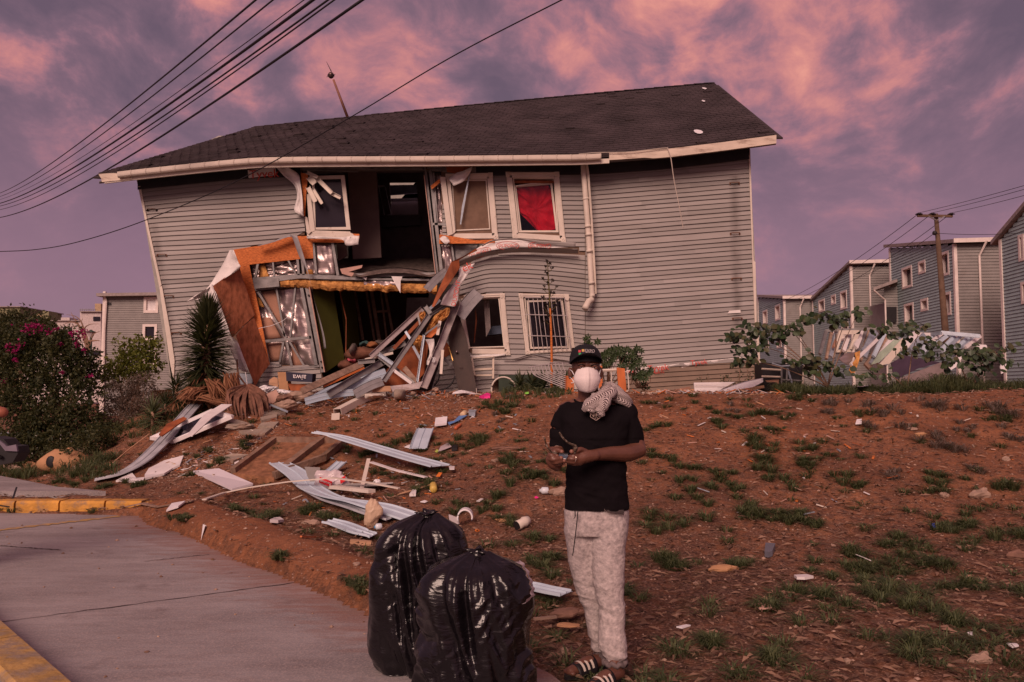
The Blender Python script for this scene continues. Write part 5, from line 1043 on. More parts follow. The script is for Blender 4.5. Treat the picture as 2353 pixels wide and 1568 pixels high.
  for r in np.linspace(1, 0, 9): rows.append([c(cx + (p.x - cx) * r, cy + (p.y - cy) * r, 16.55 - .12 * (1 - r * r) ** .5 + .045 * float(fbm(p.x * r, p.y * r, 26, 3, 17))) + Vector((0, 0, .02 * float(vnoise(p.x * r, p.y * r, 12, 5)))) for p in bd])
  mb = MB(); mb.grid(rows, close=True, thick=None); one('mineral_wool', mb, WOOL, lab, 'insulation', g)
 # wrap sheets in the wreck
 def drape(name, a, b, ya, yb, m, lab, cat, f, n=24, mm=6, amp=.03, seed=0, grp=g):
  ca = curve([Vector((*f(*p), 0)) for p in a], n); cb_ = curve([Vector((*f(*p), 0)) for p in b], n); rows = []
  for j in range(mm + 1):
   t = j / mm; r = []
   for i in range(n + 1):
    q = ca[i].lerp(cb_[i], t); y0 = ya[0] + (ya[1] - ya[0]) * i / n; y1 = yb[0] + (yb[1] - yb[0]) * i / n
    r.append(P(q.x, q.y, y0 + (y1 - y0) * t + amp * math.sin(t * 8 + i * .4 + seed) * .5 + amp * float(fbm(i * .5, t * 6, 1.7, 3, 14 + seed))))
   rows.append(r)
  mb = MB(); mb.grid(rows, thick=(0, .006, 0)); return one(name, mb, m, lab, cat, grp, smooth=True)
 o = drape('torn_house_wrap', [(355, 1235), (350, 1330), (300, 1400), (200, 1530), (160, 1620)], [(522, 1184), (440, 1320), (360, 1440), (345, 1568), (310, 1640)], (16.9, 16.4), (17.0, 16.6), WRAP, 'white printed wrap hanging from the torn edge beside the tall plywood', 'wrap', C4, seed=1)
 text('ek', W(C4(440, 1225), 16.82), (1, 0, .45), (-.45, 0, 1), .24, REDPRINT, o); text('DUPONT', W(C4(325, 1500), 16.36), (.2, 0, 1), (-1, 0, .2), .13, REDPRINT, o)
 o = drape('torn_house_wrap', [(1000, 880), (1035, 950), (1050, 1040), (1020, 1120), (1020, 1180)], [(1100, 870), (1105, 950), (1085, 1050), (1060, 1130), (1040, 1165)], (16.3, 16.1), (16.35, 16.1), WRAP, 'crumpled white wrap hanging between stud and slanting post', 'wrap', CB, seed=2)
 def siding(a, b, w, lab, f=CB, m=SIDING, grp=g, nm='siding_strip'):
  A, B = a, b; mb = MB(); ax = (B - A).normalized(); x, y, z = fr(A, B, (0, 1, 0)); rows = []
  for j in range(13):
   t = j / 12; cpt = A.lerp(B, t) + Vector((0, .0, .03 * math.sin(t * 3)))
   rows.append([cpt + x * (w * (k - .5)) + y * dy for k, dy in ((0, 0), (.03, .02), (.06, 0), (.46, .015), (.48, -.008), (.52, -.002), (.92, .015), (.95, -.015), (1, -.01))])
  mb.grid(rows, thick=y * .003); return one(nm, mb, m, lab, 'siding strip', grp)
 globals()['siding'] = siding
 siding(W(C4(20, 1460), 16.2), W(C4(232, 1262), 16.9), .18, 'grey siding strip poking out left of the tall stained plywood', m=MAT['grey_vinyl'])
 siding(W(C5(355, 560), 16.9), W(C5(562, 318), 17.15), .30, 'broad grey siding strip standing off at the torn corner above the brown door', m=MAT['grey_vinyl'])
 siding(W(C3(640, 1385), 15.3), W(C3(1080, 1195), 15.8), .24, 'pale curved siding strip under the lowest dark channel', m=BLUEV)
 siding(W(C3(770, 1395), 15.2), W(C3(1040, 1270), 15.5), .18, 'dull grey siding strip just above the ground under the wreck', m=MAT['grey_vinyl'])
 siding(W(C3(290, 1462), 14.9) , W(C3(760, 1375), 15.3), .14, 'pale blue siding strip lying flat at the left foot of the wreck', m=BLUEV)
 siding(W(C3(340, 1440), 15.1) , W(C3(700, 1280), 15.6), .10, 'thin blue siding strip between beige beam and dark channel', m=BLUEV)
 # the door
 t = thing('fallen_door', 'dark brown door leaning against the wall with a round knob', 'door', W(C5(450, 1375), 16.4))
 F_ = [((338, 525), 17.1), ((372, 600), 17.1), ((430, 790), 16.9), ((552, 1375), 16.4), ((362, 1383), 16.4), ((240, 805), 16.9), ((262, 700), 17.0)]
 mb = MB(); mb.slab([W(C5(*p), Y) for p, Y in F_], (0, .045, .01)); mk('door_leaf', mb, DOORM, t, fix=True)
 mb = MB(); mb.slab([W(C5(*p), 16.62) for p in ((360, 1098), (398, 1100), (412, 1175), (385, 1178))], (0, .01, 0)); mk('scuffed_patch', mb, mat('darker_patch', (.035, .02, .018), .4), t, fix=True)
 mb = MB(); mb.tube([W(C5(330, 935), 16.78), W(C5(332, 936), 16.70)], [.02, .028], 10); mk('knob', mb, mat('dull_metal_knob', (.25, .2, .2), .3, metal=.8), t, True)
 mb = MB(); mb.bar(W(C5(250, 885), 16.78), W(C5(290, 1025), 16.66), .016, .01, (0, 1, 0)); mk('latch_plate', mb, BRASS, t)
 # cartons and foot rubble left of the wreck
 t = thing('carton', 'open cardboard carton standing beside the navy printed box', 'carton', W(C3(70, 1345), 15.9));
 mb = MB(); mb.slab([d(25, 1180, 15.9), d(112, 1180, 15.9), d(132, 1355, 15.9), d(38, 1340, 15.9)], (0, .25, 0)); mk('front_panel', mb, CARD, t, fix=True)
 mb = MB(); mb.slab([d(-55, 1255, 15.95), d(-10, 1225, 15.95), d(25, 1240, 15.95), d(30, 1325, 15.95), d(-60, 1300, 15.95)], (0, .02, 0)); mk('flap', mb, WOODP, t, fix=True)
 t = thing('printed_box', 'navy box with upside-down white lettering', 'box', W(C3(235, 1275), 15.8))
 mb = MB(); mb.slab([d(105, 1182, 15.8), d(362, 1200, 15.8), d(356, 1278, 15.8), d(110, 1266, 15.8)], (.02, .22, 0)); mk('box_body', mb, NAVY, t, fix=True)
 mb = MB(); mb.slab([d(105, 1176, 15.79), d(362, 1196, 15.79), d(362, 1204, 15.79), d(105, 1184, 15.79)], (0, .23, 0)); mk('box_lid', mb, mat('dull_navy', (.05, .05, .08), .6), t, fix=True)
 text('aiwa', d(236, 1228, 15.78), (-1, 0, .03), (-.03, 0, -1), .15, WHITEPRINT, t)
 sheetthing('carton_flap', [d(120, 1290, 15.9), d(300, 1300, 15.9), d(290, 1360, 15.9), d(150, 1360, 15.9)], (0, .3, 0), PLY, 'dark brown board filling the gap beneath the navy box', 'board')
 sheetthing('blue_panel', [W(CA(*p), 17.3) for p in ((500, 1400), (560, 1330), (700, 1340), (690, 1420), (510, 1440))], (0, .03, 0), BLUEV, 'pale blue panel glimpsed under the bent-out sheathing', 'panel')
 for k, (q, y, lab) in enumerate((([(935, 135), (1020, 92), (1070, 105), (1140, 110), (1060, 160), (1000, 182)], 15.5, 'crumpled white cloth below the cardboard carton'), ([(1110, 160), (1150, 130), (1268, 150), (1255, 192), (1180, 165)], 15.4, 'smaller white cloth to the right of the pink gypsum slab'), ([(1140, 215), (1180, 218), (1205, 240), (1150, 240)], 15.3, 'tiny white rag on the stones above the steps'))):
  cx = sum(p[0] for p in q) / len(q); cy = sum(p[1] for p in q) / len(q); bd = curve([Vector((p[0], p[1], 0)) for p in q + q[:1]], 30)[:-1]
  rows = [[W(CN(cx + (p.x - cx) * r, cy + (p.y - cy) * r), y - .12 * (1 - r) + .05 * float(fbm(p.x * r, p.y * r, 22, 3, 18))) for p in bd] for r in np.linspace(1, 0, 7)]
  mb = MB(); mb.grid(rows, close=True); one('white_cloth', mb, WHITEP, lab, 'cloth', smooth=True)
 sheetthing('gypsum_slab', [W(CN(*p), 15.3) for p in ((990, 200), (1130, 132), (1160, 190), (1115, 250), (1075, 290), (1030, 265))], (0, .02, .0), GYP, 'pink gypsum slab leaning on the stones above the steps', 'slab')
 beamthing('metal_strip', W(CN(965, 220), 15.0), W(CN(1235, 332), 14.2), .035, .01, STEELB, 'thin bluish metal strip running down from the gypsum slab', 'strip', None)
 rs = random.Random(31)
 def rock(p, s, m, lab, grp='rocks and rubble', nm='rock', cat='rock', seed=0, sink=.62):
  s = tuple(q * .72 for q in s); mb = MB(); mb.ell((0, 0, 0), s, 14, 9); out = []
  for q in mb.v:
   q = Vector(q); f = 1 + .42 * float(fbm(q.x / s[0] * 1.1 + seed, q.y / s[1] + q.z / s[2] * .8, 1.0, 3, 19)); f = round(f * 7) / 7 * .5 + f * .5; out.append(tuple(q * f + Vector(p) + Vector((0, 0, s[2] * (1 - sink)))))
  mb.v = out; return one(nm, mb, m, lab, cat, grp)
 globals()['rock'] = rock
 for (x, y, Y, sx, sz, m, lab) in ((1210, 270, 14.7, .28, .14, STONE, 'brown stone block at the top of the rubble steps'), (1350, 185, 15.4, .36, .13, STONE, 'wide brown foundation stone under the beige beam'), (1205, 205, 15.3, .2, .10, STONED, 'dark stone wedged under the white cloth'), (800, 455, 13.0, .30, .07, CONC, 'flat concrete chunk at the foot of the dead palm frond')):
  rock(W(CN(x, y + 25), Y), (sx, .2, sz), m, lab, seed=x)
 # rubble steps climbing to the house: thin broken slabs
 for k, (q, lab) in enumerate((([(988, 405), (1135, 370), (1138, 400), (1000, 432)], 'second step slab from the top of the rubble steps'), ([(1000, 345), (1205, 335), (1215, 365), (1010, 385)], 'top slab of the rubble steps'), ([(970, 480), (1000, 455), (1155, 445), (1110, 490)], 'third slab of the rubble steps, pale and cracked'), ([(800, 525), (1095, 500), (1030, 550), (880, 552)], 'lowest slab of the rubble steps, tan and curved'), ([(690, 420), (770, 425), (875, 455), (870, 482), (720, 450)], 'concrete slab edge beside the dead palm frond'))):
  pts = []
  for p in q: g_ = G(*CN(*p)); pts.append(g_ + Vector((0, 0, .05)))
  sheetthing('step_slab', pts, (0, 0, -.12), CONC, lab, 'slab', 'rubble steps up to the house')
 t = thing('concrete_cylinder', 'short broken concrete cylinder lying before the wreck', 'cylinder', W(CB(700, 1530), 15.0))
 mb = MB(); mb.tube([W(CB(650, 1505), 15.0), W(CB(660, 1505), 15.0), W(CB(755, 1508), 15.1), W(CB(762, 1510), 15.1)], [.08, .095, .10, .085], 14); mk('drum', mb, CONC, t, True); mb = MB(); mb.tube([W(CB(640, 1505), 14.98), W(CB(652, 1505), 15.0)], [.05, .05], 12); mk('core', mb, STEEL, t)
 for (x, y, s, lab) in ((1130, 1450, .10, 'orange-brown stone at the right foot of the wreck'), (1100, 1490, .06, 'small tan stone near the foot of the slanting post'), (860, 1490, .08, 'flat stone beside the concrete cylinder')): rock(W(CB(x, y + 12), 15.4), (s, s * .8, s * .55), STONE, lab, seed=y)
 for k, (q, m, lab) in enumerate((([(310, 1500), (400, 1495), (520, 1500), (500, 1540), (330, 1560)], TRIM, 'cream strip end lying under the wreck'), ([(1320, 1480), (1420, 1458), (1560, 1490), (1580, 1515), (1330, 1510)], WHITEP, 'crumpled white sheet at the foot of the brown door'))):
  cx = sum(p[0] for p in q) / len(q); cy = sum(p[1] for p in q) / len(q); bd = curve([Vector((p[0], p[1], 0)) for p in q + q[:1]], 26)[:-1]
  rows = [[W(CB(cx + (p.x - cx) * r, cy + (p.y - cy) * r), 15.1 - .25 * (1 - r) + .05 * float(fbm(p.x * r, p.y * r, 30, 3, 18))) for p in bd] for r in np.linspace(1, 0, 6)]
  mb = MB(); mb.grid(rows, close=True); one('crumpled_sheet', mb, m, lab, 'sheet', smooth=True)
 # black hoses
 for a in (((1165, 1270), (1150, 1340), (1105, 1405)), ((1340, 1300), (1310, 1370), (1250, 1430), (1190, 1450))):
  mb = MB(); mb.tube(curve([W(CB(*p), 16.2) for p in a], 14), .018, 6); one('black_hose', mb, BLACKP, 'short black hose loop hanging left of the brown door' if len(a) == 3 else 'longer black hose curling at the foot of the brown door', 'hose', smooth=True)
 # small timber rack under the lower left window
 t = thing('ladder_frame', 'small rusty white ladder frame hanging under the lower left window', 'ladder', W(C5(600, 1210), 17.2))
 for a, b, w in (((490, 1000), (520, 1180), .04), ((715, 985), (712, 1215), .04), ((490, 1000), (715, 985), .03), ((505, 1122), (705, 1112), .045), ((515, 1182), (700, 1178), .035)):
  mb = MB(); mb.bar(W(C5(*a), 17.25), W(C5(*b), 17.2), w, .03, (0, 1, 0)); mk('rung' if a[1] > 1050 or a[1] - b[1] > 10 else 'rail', mb, FASCIA if w > .03 else TRIM, t)
pile()
# ================================================================ things lying on the bank
def lying():
 def gp(f, p, h=.0): return G(*f(*p)) + Vector((0, 0, h))
 def strip(name, f, pts, w, m, lab, h=.03, lift=None, cat='siding strip', grp='vinyl siding strips on the bank', perf=True, n=34, tw=0.0):
  P3 = [gp(f, p, h + (lift[i] if lift else 0)) for i, p in enumerate(pts)]; c = curve(P3, n); rows = []
  for i, q in enumerate(c):
   d = (c[min(i + 1, n)] - c[max(i - 1, 0)]); d.z = 0; d.normalize(); s = Vector((-d.y, d.x, 0)); up = Vector((0, 0, 1)); a = tw * math.sin(i * .21); s2 = s * math.cos(a) + up * math.sin(a)
   rows.append([q + s2 * (w * (k - .5)) + up * z for k, z in ((0, .0), (.02, .018), (.07, .018), (.08, .002), (.46, .006), (.49, .02), (.52, .004), (.86, .006), (.90, .022), (.92, .004), (1, .004))])
  t = MB(); t.grid(rows, thick=(0, 0, -.003))
  if not perf: return one(name, t, m, lab, cat, grp)
  root = thing(name, lab, cat, c[n // 2], grp); mk('panel', t, m, root); k = 0; hm = MB()
  for i in range(n):
   for e in (.3, .8):
    q = rows[i][9].lerp(rows[i][10], .5).lerp(rows[i + 1][9].lerp(rows[i + 1][10], .5), e); dd = (rows[i + 1][10] - rows[i][10]) * .14; s = (rows[i][10] - rows[i][9]) * .22; z = Vector((0, 0, .004)); hm.add([q - dd - s + z, q + dd - s + z, q + dd + s + z, q - dd + s + z], [(0, 1, 2, 3)])
  o = mk('nail_slots', hm, BLACKP, root); o['kind'] = 'stuff'; return root
 # left: lying window frame with the long curved strip over it
 A, B, C_, D_ = gp(CN, (15, 598), .06), P(*CN(560, 320), 14.0), P(*CN(735, 378), 13.7), gp(CN, (215, 632), .06)
 t = thing('window_frame', 'white double-rail window frame lying on the slope under a curved strip', 'window frame', (A + C_) / 2)
 for a, b in ((A, B), (B, C_), (C_, D_), (D_, A)):
  mb = MB(); mb.bar(a, b, .07, .06); mk('rail', mb, WHITEW, t); ctr = (A + B + C_ + D_) / 4; mb = MB(); mb.bar(a.lerp(ctr, .12) + Vector((0, 0, .01)), b.lerp(ctr, .12) + Vector((0, 0, .01)), .03, .05); mk('inner_rail', mb, WHITEP, t)
 mb = MB(); mb.slab([q.lerp(ctr, .1) for q in (A, B, C_, D_)], (0, 0, -.01)); mk('pane', mb, GLASSD, t, fix=True)
 mb = MB(); mb.slab([P(*CN(*p), 12.7 + (545 - p[1]) / 280 * 1.3) for p in ((330, 540), (480, 360), (640, 262), (735, 265), (560, 380), (380, 545))], (0, 0, -.015)); one('vinyl_sheet', mb, WHITEW, 'folded white vinyl sheet lying over the window frame', 'sheet', fix=True)
 strip('siding_strip', CM, [(575, 350), (720, 322), (850, 262), (960, 180), (1050, 90), (1130, 10), (1190, -55)], .25, MAT['bluegrey_strip'] if 'bluegrey_strip' in MAT else mat('bluegrey_strip', (.36, .37, .40), .5), 'long curved grey siding strip sweeping down over the window frame', lift=[0, .02, .05, .1, .14, .18, .2], perf=False, n=40)
 sheetthing('rust_board', [P(*CN(*p), 13.2 + (545 - p[1]) / 170 * .9) for p in ((80, 530), (150, 440), (300, 375), (330, 390), (200, 480), (110, 545))], (0, 0, -.02), PLY, 'rust-brown board behind the lying window frame', 'board')
 # crushed plaster sheet, white board, small scraps at left
 def slabg(name, f, q, th, m, lab, cat, h=.03): return sheetthing(name, [gp(f, p, h) for p in q], (0, 0, -th), m, lab, cat)
 slabg('plaster_sheet', CM, [(880, 325), (905, 285), (1000, 235), (1117, 205), (1095, 262), (1050, 285), (1000, 315), (885, 345)], .03, WHITEW, 'ragged white plaster sheet on the slope left of the clean board', 'plaster sheet', .05)
 slabg('plaster_piece', CM, [(705, 350), (760, 322), (800, 300), (830, 335), (880, 330), (870, 355)], .03, WHITEW, 'crumpled pale plaster just below the curved strip', 'plaster piece', .03)
 slabg('white_board', CN, [(385, 897), (615, 875), (922, 1012), (735, 1060)], .03, mat('lilac_white_board', (.56, .52, .56), .5, .04, 2), 'clean white board lying flat on the path', 'board', .06)
 slabg('paving_slab', CN, [(628, 768), (735, 732), (885, 742), (745, 800)], .05, CONC, 'square tan paving slab beside the concrete planter', 'slab', .05)
 slabg('white_tile', CM, [(1012, 540), (1045, 498), (1128, 485), (1085, 518)], .02, WHITEP, 'small clean white board near the broken kerb end', 'board', .04)
 slabg('paper_sheet', CM, [(215, 432), (255, 388), (345, 392), (305, 435)], .008, WHITEP, 'white sheet lying on the soil behind the yellow kerb', 'sheet', .02)
 t = thing('stuffed_sack', 'tan stuffed sack with a dark hole lying under the bush', 'sack', gp(CLc, (500, 1535)))
 mb = MB(); b0 = gp(CLc, (495, 1530)); mb.ell(b0 + Vector((0, 0, .16)), (.42, .25, .22), 20, 12); mb.v = [tuple(Vector(q) * 1 + Vector((.06 * float(vnoise(q[0], q[2], .2, 4)), 0, .05 * float(vnoise(q[0], q[1], .15, 5)) + .10 * (q[0] - b0.x)))) for q in mb.v]; mk('sack_body', mb, CARD, t, True)
 mb = MB(); mb.ell(b0 + Vector((-.10, -.22, .16)), (.09, .03, .11), 10, 6); mk('dark_hole', mb, BLACKP, t, True)
 for (x, y, s, m, lab) in ((60, 1530, .22, STONE, 'grey rubble lump at the far left under the bush'), (125, 1545, .16, STONE, 'second grey rubble lump at the left, nearer the tan one'), (240, 1512, .2, CARD, 'tan rubble lump left of the stuffed sack'), (400, 1545, .11, WHITEP, 'small white lump in front of the stuffed sack'), (620, 1520, .12, STONE, 'grey lump right of the stuffed sack'), (650, 1215 + 190, .2, STONE, 'tan lump in the weeds above the sack')):
  rock(gp(CLc, (x, y)), (s, s * .7, s * .55), m, lab, seed=x)
 # concrete planter box filled with soil
 q = [gp(CN, p) for p in ((742, 925), (1120, 637), (1735, 648), (1560, 800), (1110, 965))]
 z0 = q[0].z; t = thing('concrete_planter', 'low concrete planter edge filled with tan dry soil', 'planter', q[0])
 top = [Vector((p.x, p.y, p.z + .10)) for p in q]
 mb = MB(); ctr = sum(top, Vector()) / 5; mb.slab([p + Vector((0, 0, -.03)) for p in top], (0, 0, -.4)); mk('soil_fill', mb, mat('tan_dry_soil', (.25, .115, .06), .95, .3, 8, .8, 20), t, fix=True)
 for a, b in zip(top, top[1:]): mb = MB(); mb.bar(a, b, .08, .10); mk('edge_block', mb, SOILC, t)
 a, b = gp(CN, (1205, 900), .09), gp(CN, (1545, 650), .12); mb = MB(); mb.bar(a, b, .11, .12); mk('edge_block', mb, SOILC, t)
 # vinyl strips near the centre
 strip('siding_strip', CO, [(500, 495), (700, 490), (1000, 520), (1250, 555), (1500, 578)], .32, BLUEV, 'long pale blue siding strip bent over at its left end, uppermost on the slope', lift=[.42, .34, .22, .14, .06], n=30)
 t_ = [G(*CO(430, 690)) + Vector((0, 0, .46)), G(*CO(545, 690)) + Vector((0, 0, .48)), G(*CO(545, 695)) + Vector((0, 0, .03)), G(*CO(490, 690)) + Vector((0, 0, .03))]
 sheetthing('siding_fold', [W(CO(*p), G(*CO(500, 690)).y) for p in ((427, 525), (550, 530), (545, 692), (492, 682), (450, 600))], (0, .004, 0), SIDING, 'creased end of the bent strip standing down to the ground', 'siding strip')
 strip('siding_strip', CO, [(225, 578), (360, 650), (480, 735), (650, 800), (850, 860), (1050, 905), (1270, 960)], .30, BLUEV, 'longest pale siding strip running from the planter to the bin bags', lift=[.12, .10, .05, .02, .05, .04, .02], n=40, tw=.15)
 strip('siding_strip', CO, [(480, 745), (620, 815), (800, 875), (960, 930), (1110, 975)], .20, MAT['bluegrey_strip'], 'dull grey strip lying along the lower side of the longest one', lift=[.02] * 5, n=24, perf=False)
 strip('siding_strip', CO, [(620, 722), (760, 708), (900, 704), (1080, 698)], .24, SIDING, 'flat beige-grey strip behind the red snack bag', lift=[.02] * 4, n=16)
 strip('siding_strip', CO, [(560, 640), (640, 600), (715, 560)], .18, BLUEV, 'short siding strip sloping up behind the red snack bag', lift=[.02, .05, .1], n=10, perf=False)
 strip('siding_strip', CO, [(612, 990), (720, 1020), (850, 1070), (970, 1108)], .22, BLUEV, 'short pale blue strip half under the rear bin bag', lift=[.02] * 4, n=20)
 strip('siding_strip', CP, [(1480, 830), (1560, 835), (1700, 870), (1860, 905)], .16, BLUEV, 'pale blue strip end pointing out right of the front bin bag', lift=[.03] * 4, n=12, perf=False)
 strip('siding_strip', CO, [(1318, 418), (1345, 345), (1375, 272)], .27, BLUEV, 'short pale blue strip lying alone high on the slope', lift=[.03, .05, .06], n=10)
 # laths
 def lath(name, f, pts, w, m, lab, h=.03, lifts=None, cat='lath', th=.015):
  c = [gp(f, p, h + (lifts[i] if lifts else 0)) for i, p in enumerate(pts)]; mb = MB()
  for a, b in zip(c, c[1:]): mb.bar(a, b, w, th)
  return one(name, mb, m, lab, cat, 'laths and battens on the bank')
 lath('cream_lath', CO, [(-360, 818), (-200, 772), (0, 752), (300, 746), (650, 742), (960, 752), (1170, 762)], .05, TRIM, 'very long cream lath crossing the strips from the kerb', .05, [0, .02, .06, .12, .16, .1, .05])
 lath('timber_batten', CM, [(770, 562), (860, 540), (960, 510), (1150, 478), (1280, 455)], .05, WOODG, 'thin brown batten lying from the broken kerb end up the path', .02)
 lath('cream_trim', CO, [(650, 760), (800, 778), (955, 798)], .10, TRIM, 'short cream trim length resting on the longest siding strip', .12, th=.04)
 lath('cream_lath', CO, [(1175, 757), (1320, 715), (1450, 678)], .03, WOODP, 'short pale lath beside the yellow plastic bottle', .03)
 lath('broken_frame', CO, [(870, 740), (930, 605)], .05, TRIM, 'broken cream stick standing beside the red snack bag', .02, [0, .22])
 lath('broken_frame', CO, [(950, 615), (1140, 638), (1380, 660)], .06, WHITEW, 'white peeling lath lying right of the broken stick', .06, [.15, .08, .02])
 lath('timber_batten', CO, [(785, 1128), (950, 1142)], .06, WOODP, 'raw timber offcut beside the rear bin bag', .02, th=.04)
 lath('timber_batten', CO, [(400, 1090), (550, 1094)], .02, WOODO, 'thin orange-brown stick on the bare soil before the bags', .02)
 lath('timber_batten', CR, [(75, 1120), (270, 1115)], .025, WOODG, 'thin stick by the red tile near the person', .015)
 lath('metal_rod', CM, [(-10, 545), (60, 520), (98, 460)], .02, BLACKP, 'bent black rod lying against the yellow kerb', .04, [0, 0, .13], 'rod')
 lath('thin_cane', CLc, [(860, 1515), (1000, 1420), (1170, 1310)], .015, WOODP, 'thin dry cane rising toward the lying window frame', .04, [0, .05, .1], 'cane')
 # cream gutter piece
 t = thing('gutter_length', 'cream gutter length with a crushed end lying high on the slope', 'gutter', gp(CO, (660, 160)))
 a, b = gp(CN, (1680, 385), .10), gp(CN, (2010, 215), .12); mb = MB(); mb.chan(a, b, .16, .13, .008, (0, .2, 1)); mk('channel', mb, TRIM, t)
 b2, c2_ = gp(CN, (2000, 205), .05), gp(CN, (2120, 130), .08); mb = MB(); mb.chan(b2, c2_, .14, .10, .008, (0, .2, 1)); mk('channel', mb, TRIM, t)
 mb = MB(); mb.slab([W(CN(*p), a.y - .1) for p in ((1655, 345), (1700, 340), (1698, 400), (1665, 428), (1622, 430), (1628, 345))], (.0, .02, 0)); mk('crushed_end', mb, TRIM, t, fix=True)
 # rocks large enough to pick out
 for f, x, y, s, m, lab in ((CR, 370, 1060, (.17, .10, .05), STONED, 'wide flat brown rock between bin bag and person'), (CR, 365, 1150, (.10, .05, .012), CARD, 'flat broken red tile left of the person'), (CS, 370, 995, (.17, .08, .05), CARD, 'long orange-brown stone in the grass right of the person'),
        (CS, 1680, 1460, (.10, .06, .05), STONE, 'pale veined stone near the lower right corner'), (CS, 1680, 610, (.17, .1, .09), STONE, 'largest pale rock on the right side of the bank'), (CS, 1795, 1410, (.05, .04, .04), STONED, 'round brown stone beside a white shard at lower right'),
        (CS, 1380, 302, (.09, .06, .05), CARD, 'rounded tan stone high on the right of the bank'), (CS, 1340, 272, (.08, .05, .03), STONE, 'flat stone just above the rounded tan one'), (CS, 1500, 612, (.06, .05, .04), STONE, 'small pale stone left of the largest rock'), (CS, 1010, 1478, (.03, .02, .02), STONE, 'tiny pebble near the bottom of the bank'),
        (CO, 555, 892, (.09, .06, .05), STONE, 'tan stone below the longest siding strip'), (CO, 468, 970, (.12, .06, .05), STONE, 'flattened tan stone left of the plastic bag'), (CO, 2010, 385, (.22, .10, .04), STONED, 'smooth brown mound of rock above the person\'s hands'), (CO, 995, 650, (.07, .05, .05), WHITEP, 'round white stone behind the red snack bag'),
        (CO, 1925, 478, (.06, .05, .04), STONE, 'pinkish stone left of the person on the slope'), (CO, 1980, 945, (.09, .06, .04), CARD, 'brown clod left of the crushed can'), (CQ, 260, 1325, (.12, .08, .08), STONE, 'grey stone just left of the person\'s waist'), (CS, 1885, 940, (.12, .08, .1), STONED, 'dark rock at the right edge of the bank'), (CS, 1820, 430, (.06, .04, .05), STONE, 'grey stone near the right edge high on the bank'), (CO, 835, 1290, (.05, .04, .02), STONE, 'pale pebble left of the rear bin bag'), (CR, 340, 1345, (.035, .03, .03), STONE, 'little stone left of the person\'s foot')):
  rock(gp(f, (x, y + 8)), s, m, lab, seed=x)
 # litter one can name
 def flat(f, q, m, lab, cat, nm, h=.03, th=.008): return slabg(nm, f, q, th, m, lab, cat, h)
 flat(CO, [(1448, 235), (1455, 180), (1548, 168), (1542, 222)], WHITEP, 'white plastic tray high on the slope', 'tray', 'plastic_tray', .08, .03)
 flat(CO, [(1550, 200), (1600, 190), (1640, 150), (1705, 145), (1640, 185), (1560, 218)], mat('blue_rag', (.10, .20, .42), .8), 'blue rag beside the white tray', 'rag', 'blue_rag', .05)
 flat(CO, [(1715, 112), (1775, 118), (1765, 140), (1715, 135)], STEELB, 'small grey tin above the blue rag', 'tin', 'tin', .08, .06)
 flat(CO, [(1475, 435), (1495, 392), (1555, 362), (1580, 392)], mat('clear_plastic', (.42, .36, .38), .3), 'translucent plastic sheet below the lone siding strip', 'plastic sheet', 'plastic_sheet', .05)
 flat(CO, [(1580, 410), (1590, 380), (1630, 375), (1625, 405)], BLACKP, 'black scrap beside the translucent plastic sheet', 'scrap', 'black_scrap', .05, .04)
 flat(CO, [(1210, 385), (1250, 368), (1290, 380), (1260, 395)], WHITEP, 'white paper scrap left of the lone siding strip', 'scrap', 'paper_scrap')
 flat(CO, [(1450, 420), (1465, 405), (1480, 412), (1470, 430)], mat('lime_plastic', (.45, .55, .12), .5), 'lime-coloured scrap left of the translucent plastic', 'scrap', 'lime_scrap')
 flat(CO, [(1560, 560), (1605, 558), (1602, 582), (1565, 582)], WHITEW, 'little pale card at the right end of the long bent strip', 'card', 'card', .06)
 flat(CO, [(1460, 630), (1480, 600), (1508, 605), (1490, 632)], mat('orange_plastic', (.75, .2, .03), .5), 'bright orange scrap under the end of the bent strip', 'scrap', 'orange_scrap', .05)
 flat(CO, [(1250, 780), (1275, 742), (1305, 745), (1300, 778)], WHITEW, 'crumpled pale paper right of the long cream lath', 'paper', 'crumpled_paper', .06, .03)
 flat(CO, [(1335, 820), (1370, 810), (1392, 815), (1370, 826)], WHITEP, 'small white flake below the crumpled pale paper', 'flake', 'plaster_flake')
 flat(CO, [(1775, 815), (1810, 795), (1830, 800), (1800, 818)], WHITEW, 'pale flake on the slope left of the person', 'flake', 'plaster_flake')
 flat(CO, [(155, 980), (190, 958), (235, 955), (265, 975), (220, 985)], WHITEW, 'white crumpled flake on the flat grass behind the berm', 'flake', 'plaster_flake', .05, .03)
 flat(CN, [(455, 1535), (470, 1520), (500, 1515), (490, 1532)], WHITEP, 'tiny white scrap on the bare soil berm', 'scrap', 'paper_scrap')
 flat(CN, [(755, 815), (790, 800), (830, 815), (820, 840), (780, 830)], WHITEW, 'crushed white scrap beside the square paving slab', 'scrap', 'paper_scrap', .05, .04)
 flat(CN, [(845, 635), (930, 628), (915, 648), (870, 650)], BLACKP, 'black rubber scrap on the path above the paving slab', 'scrap', 'black_scrap', .04)
 flat(CS, [(518, 1188), (595, 1185), (640, 1213), (560, 1215)], GYP, 'flat pink board right of the person', 'board', 'pink_board')
 flat(CS, [(135, 1325), (185, 1305), (208, 1310), (165, 1330)], WHITEP, 'white shard in the grass right of the person\'s knees', 'shard', 'white_shard', .04)
 flat(CS, [(1820, 1403), (1870, 1405), (1882, 1420), (1850, 1428)], WHITEP, 'white shard near the lower right corner', 'shard', 'white_shard', .04)
 flat(CS, [(1618, 1340), (1645, 1336), (1650, 1350), (1625, 1352)], WHITEP, 'smaller white shard above the one in the lower right corner', 'shard', 'white_shard', .03)
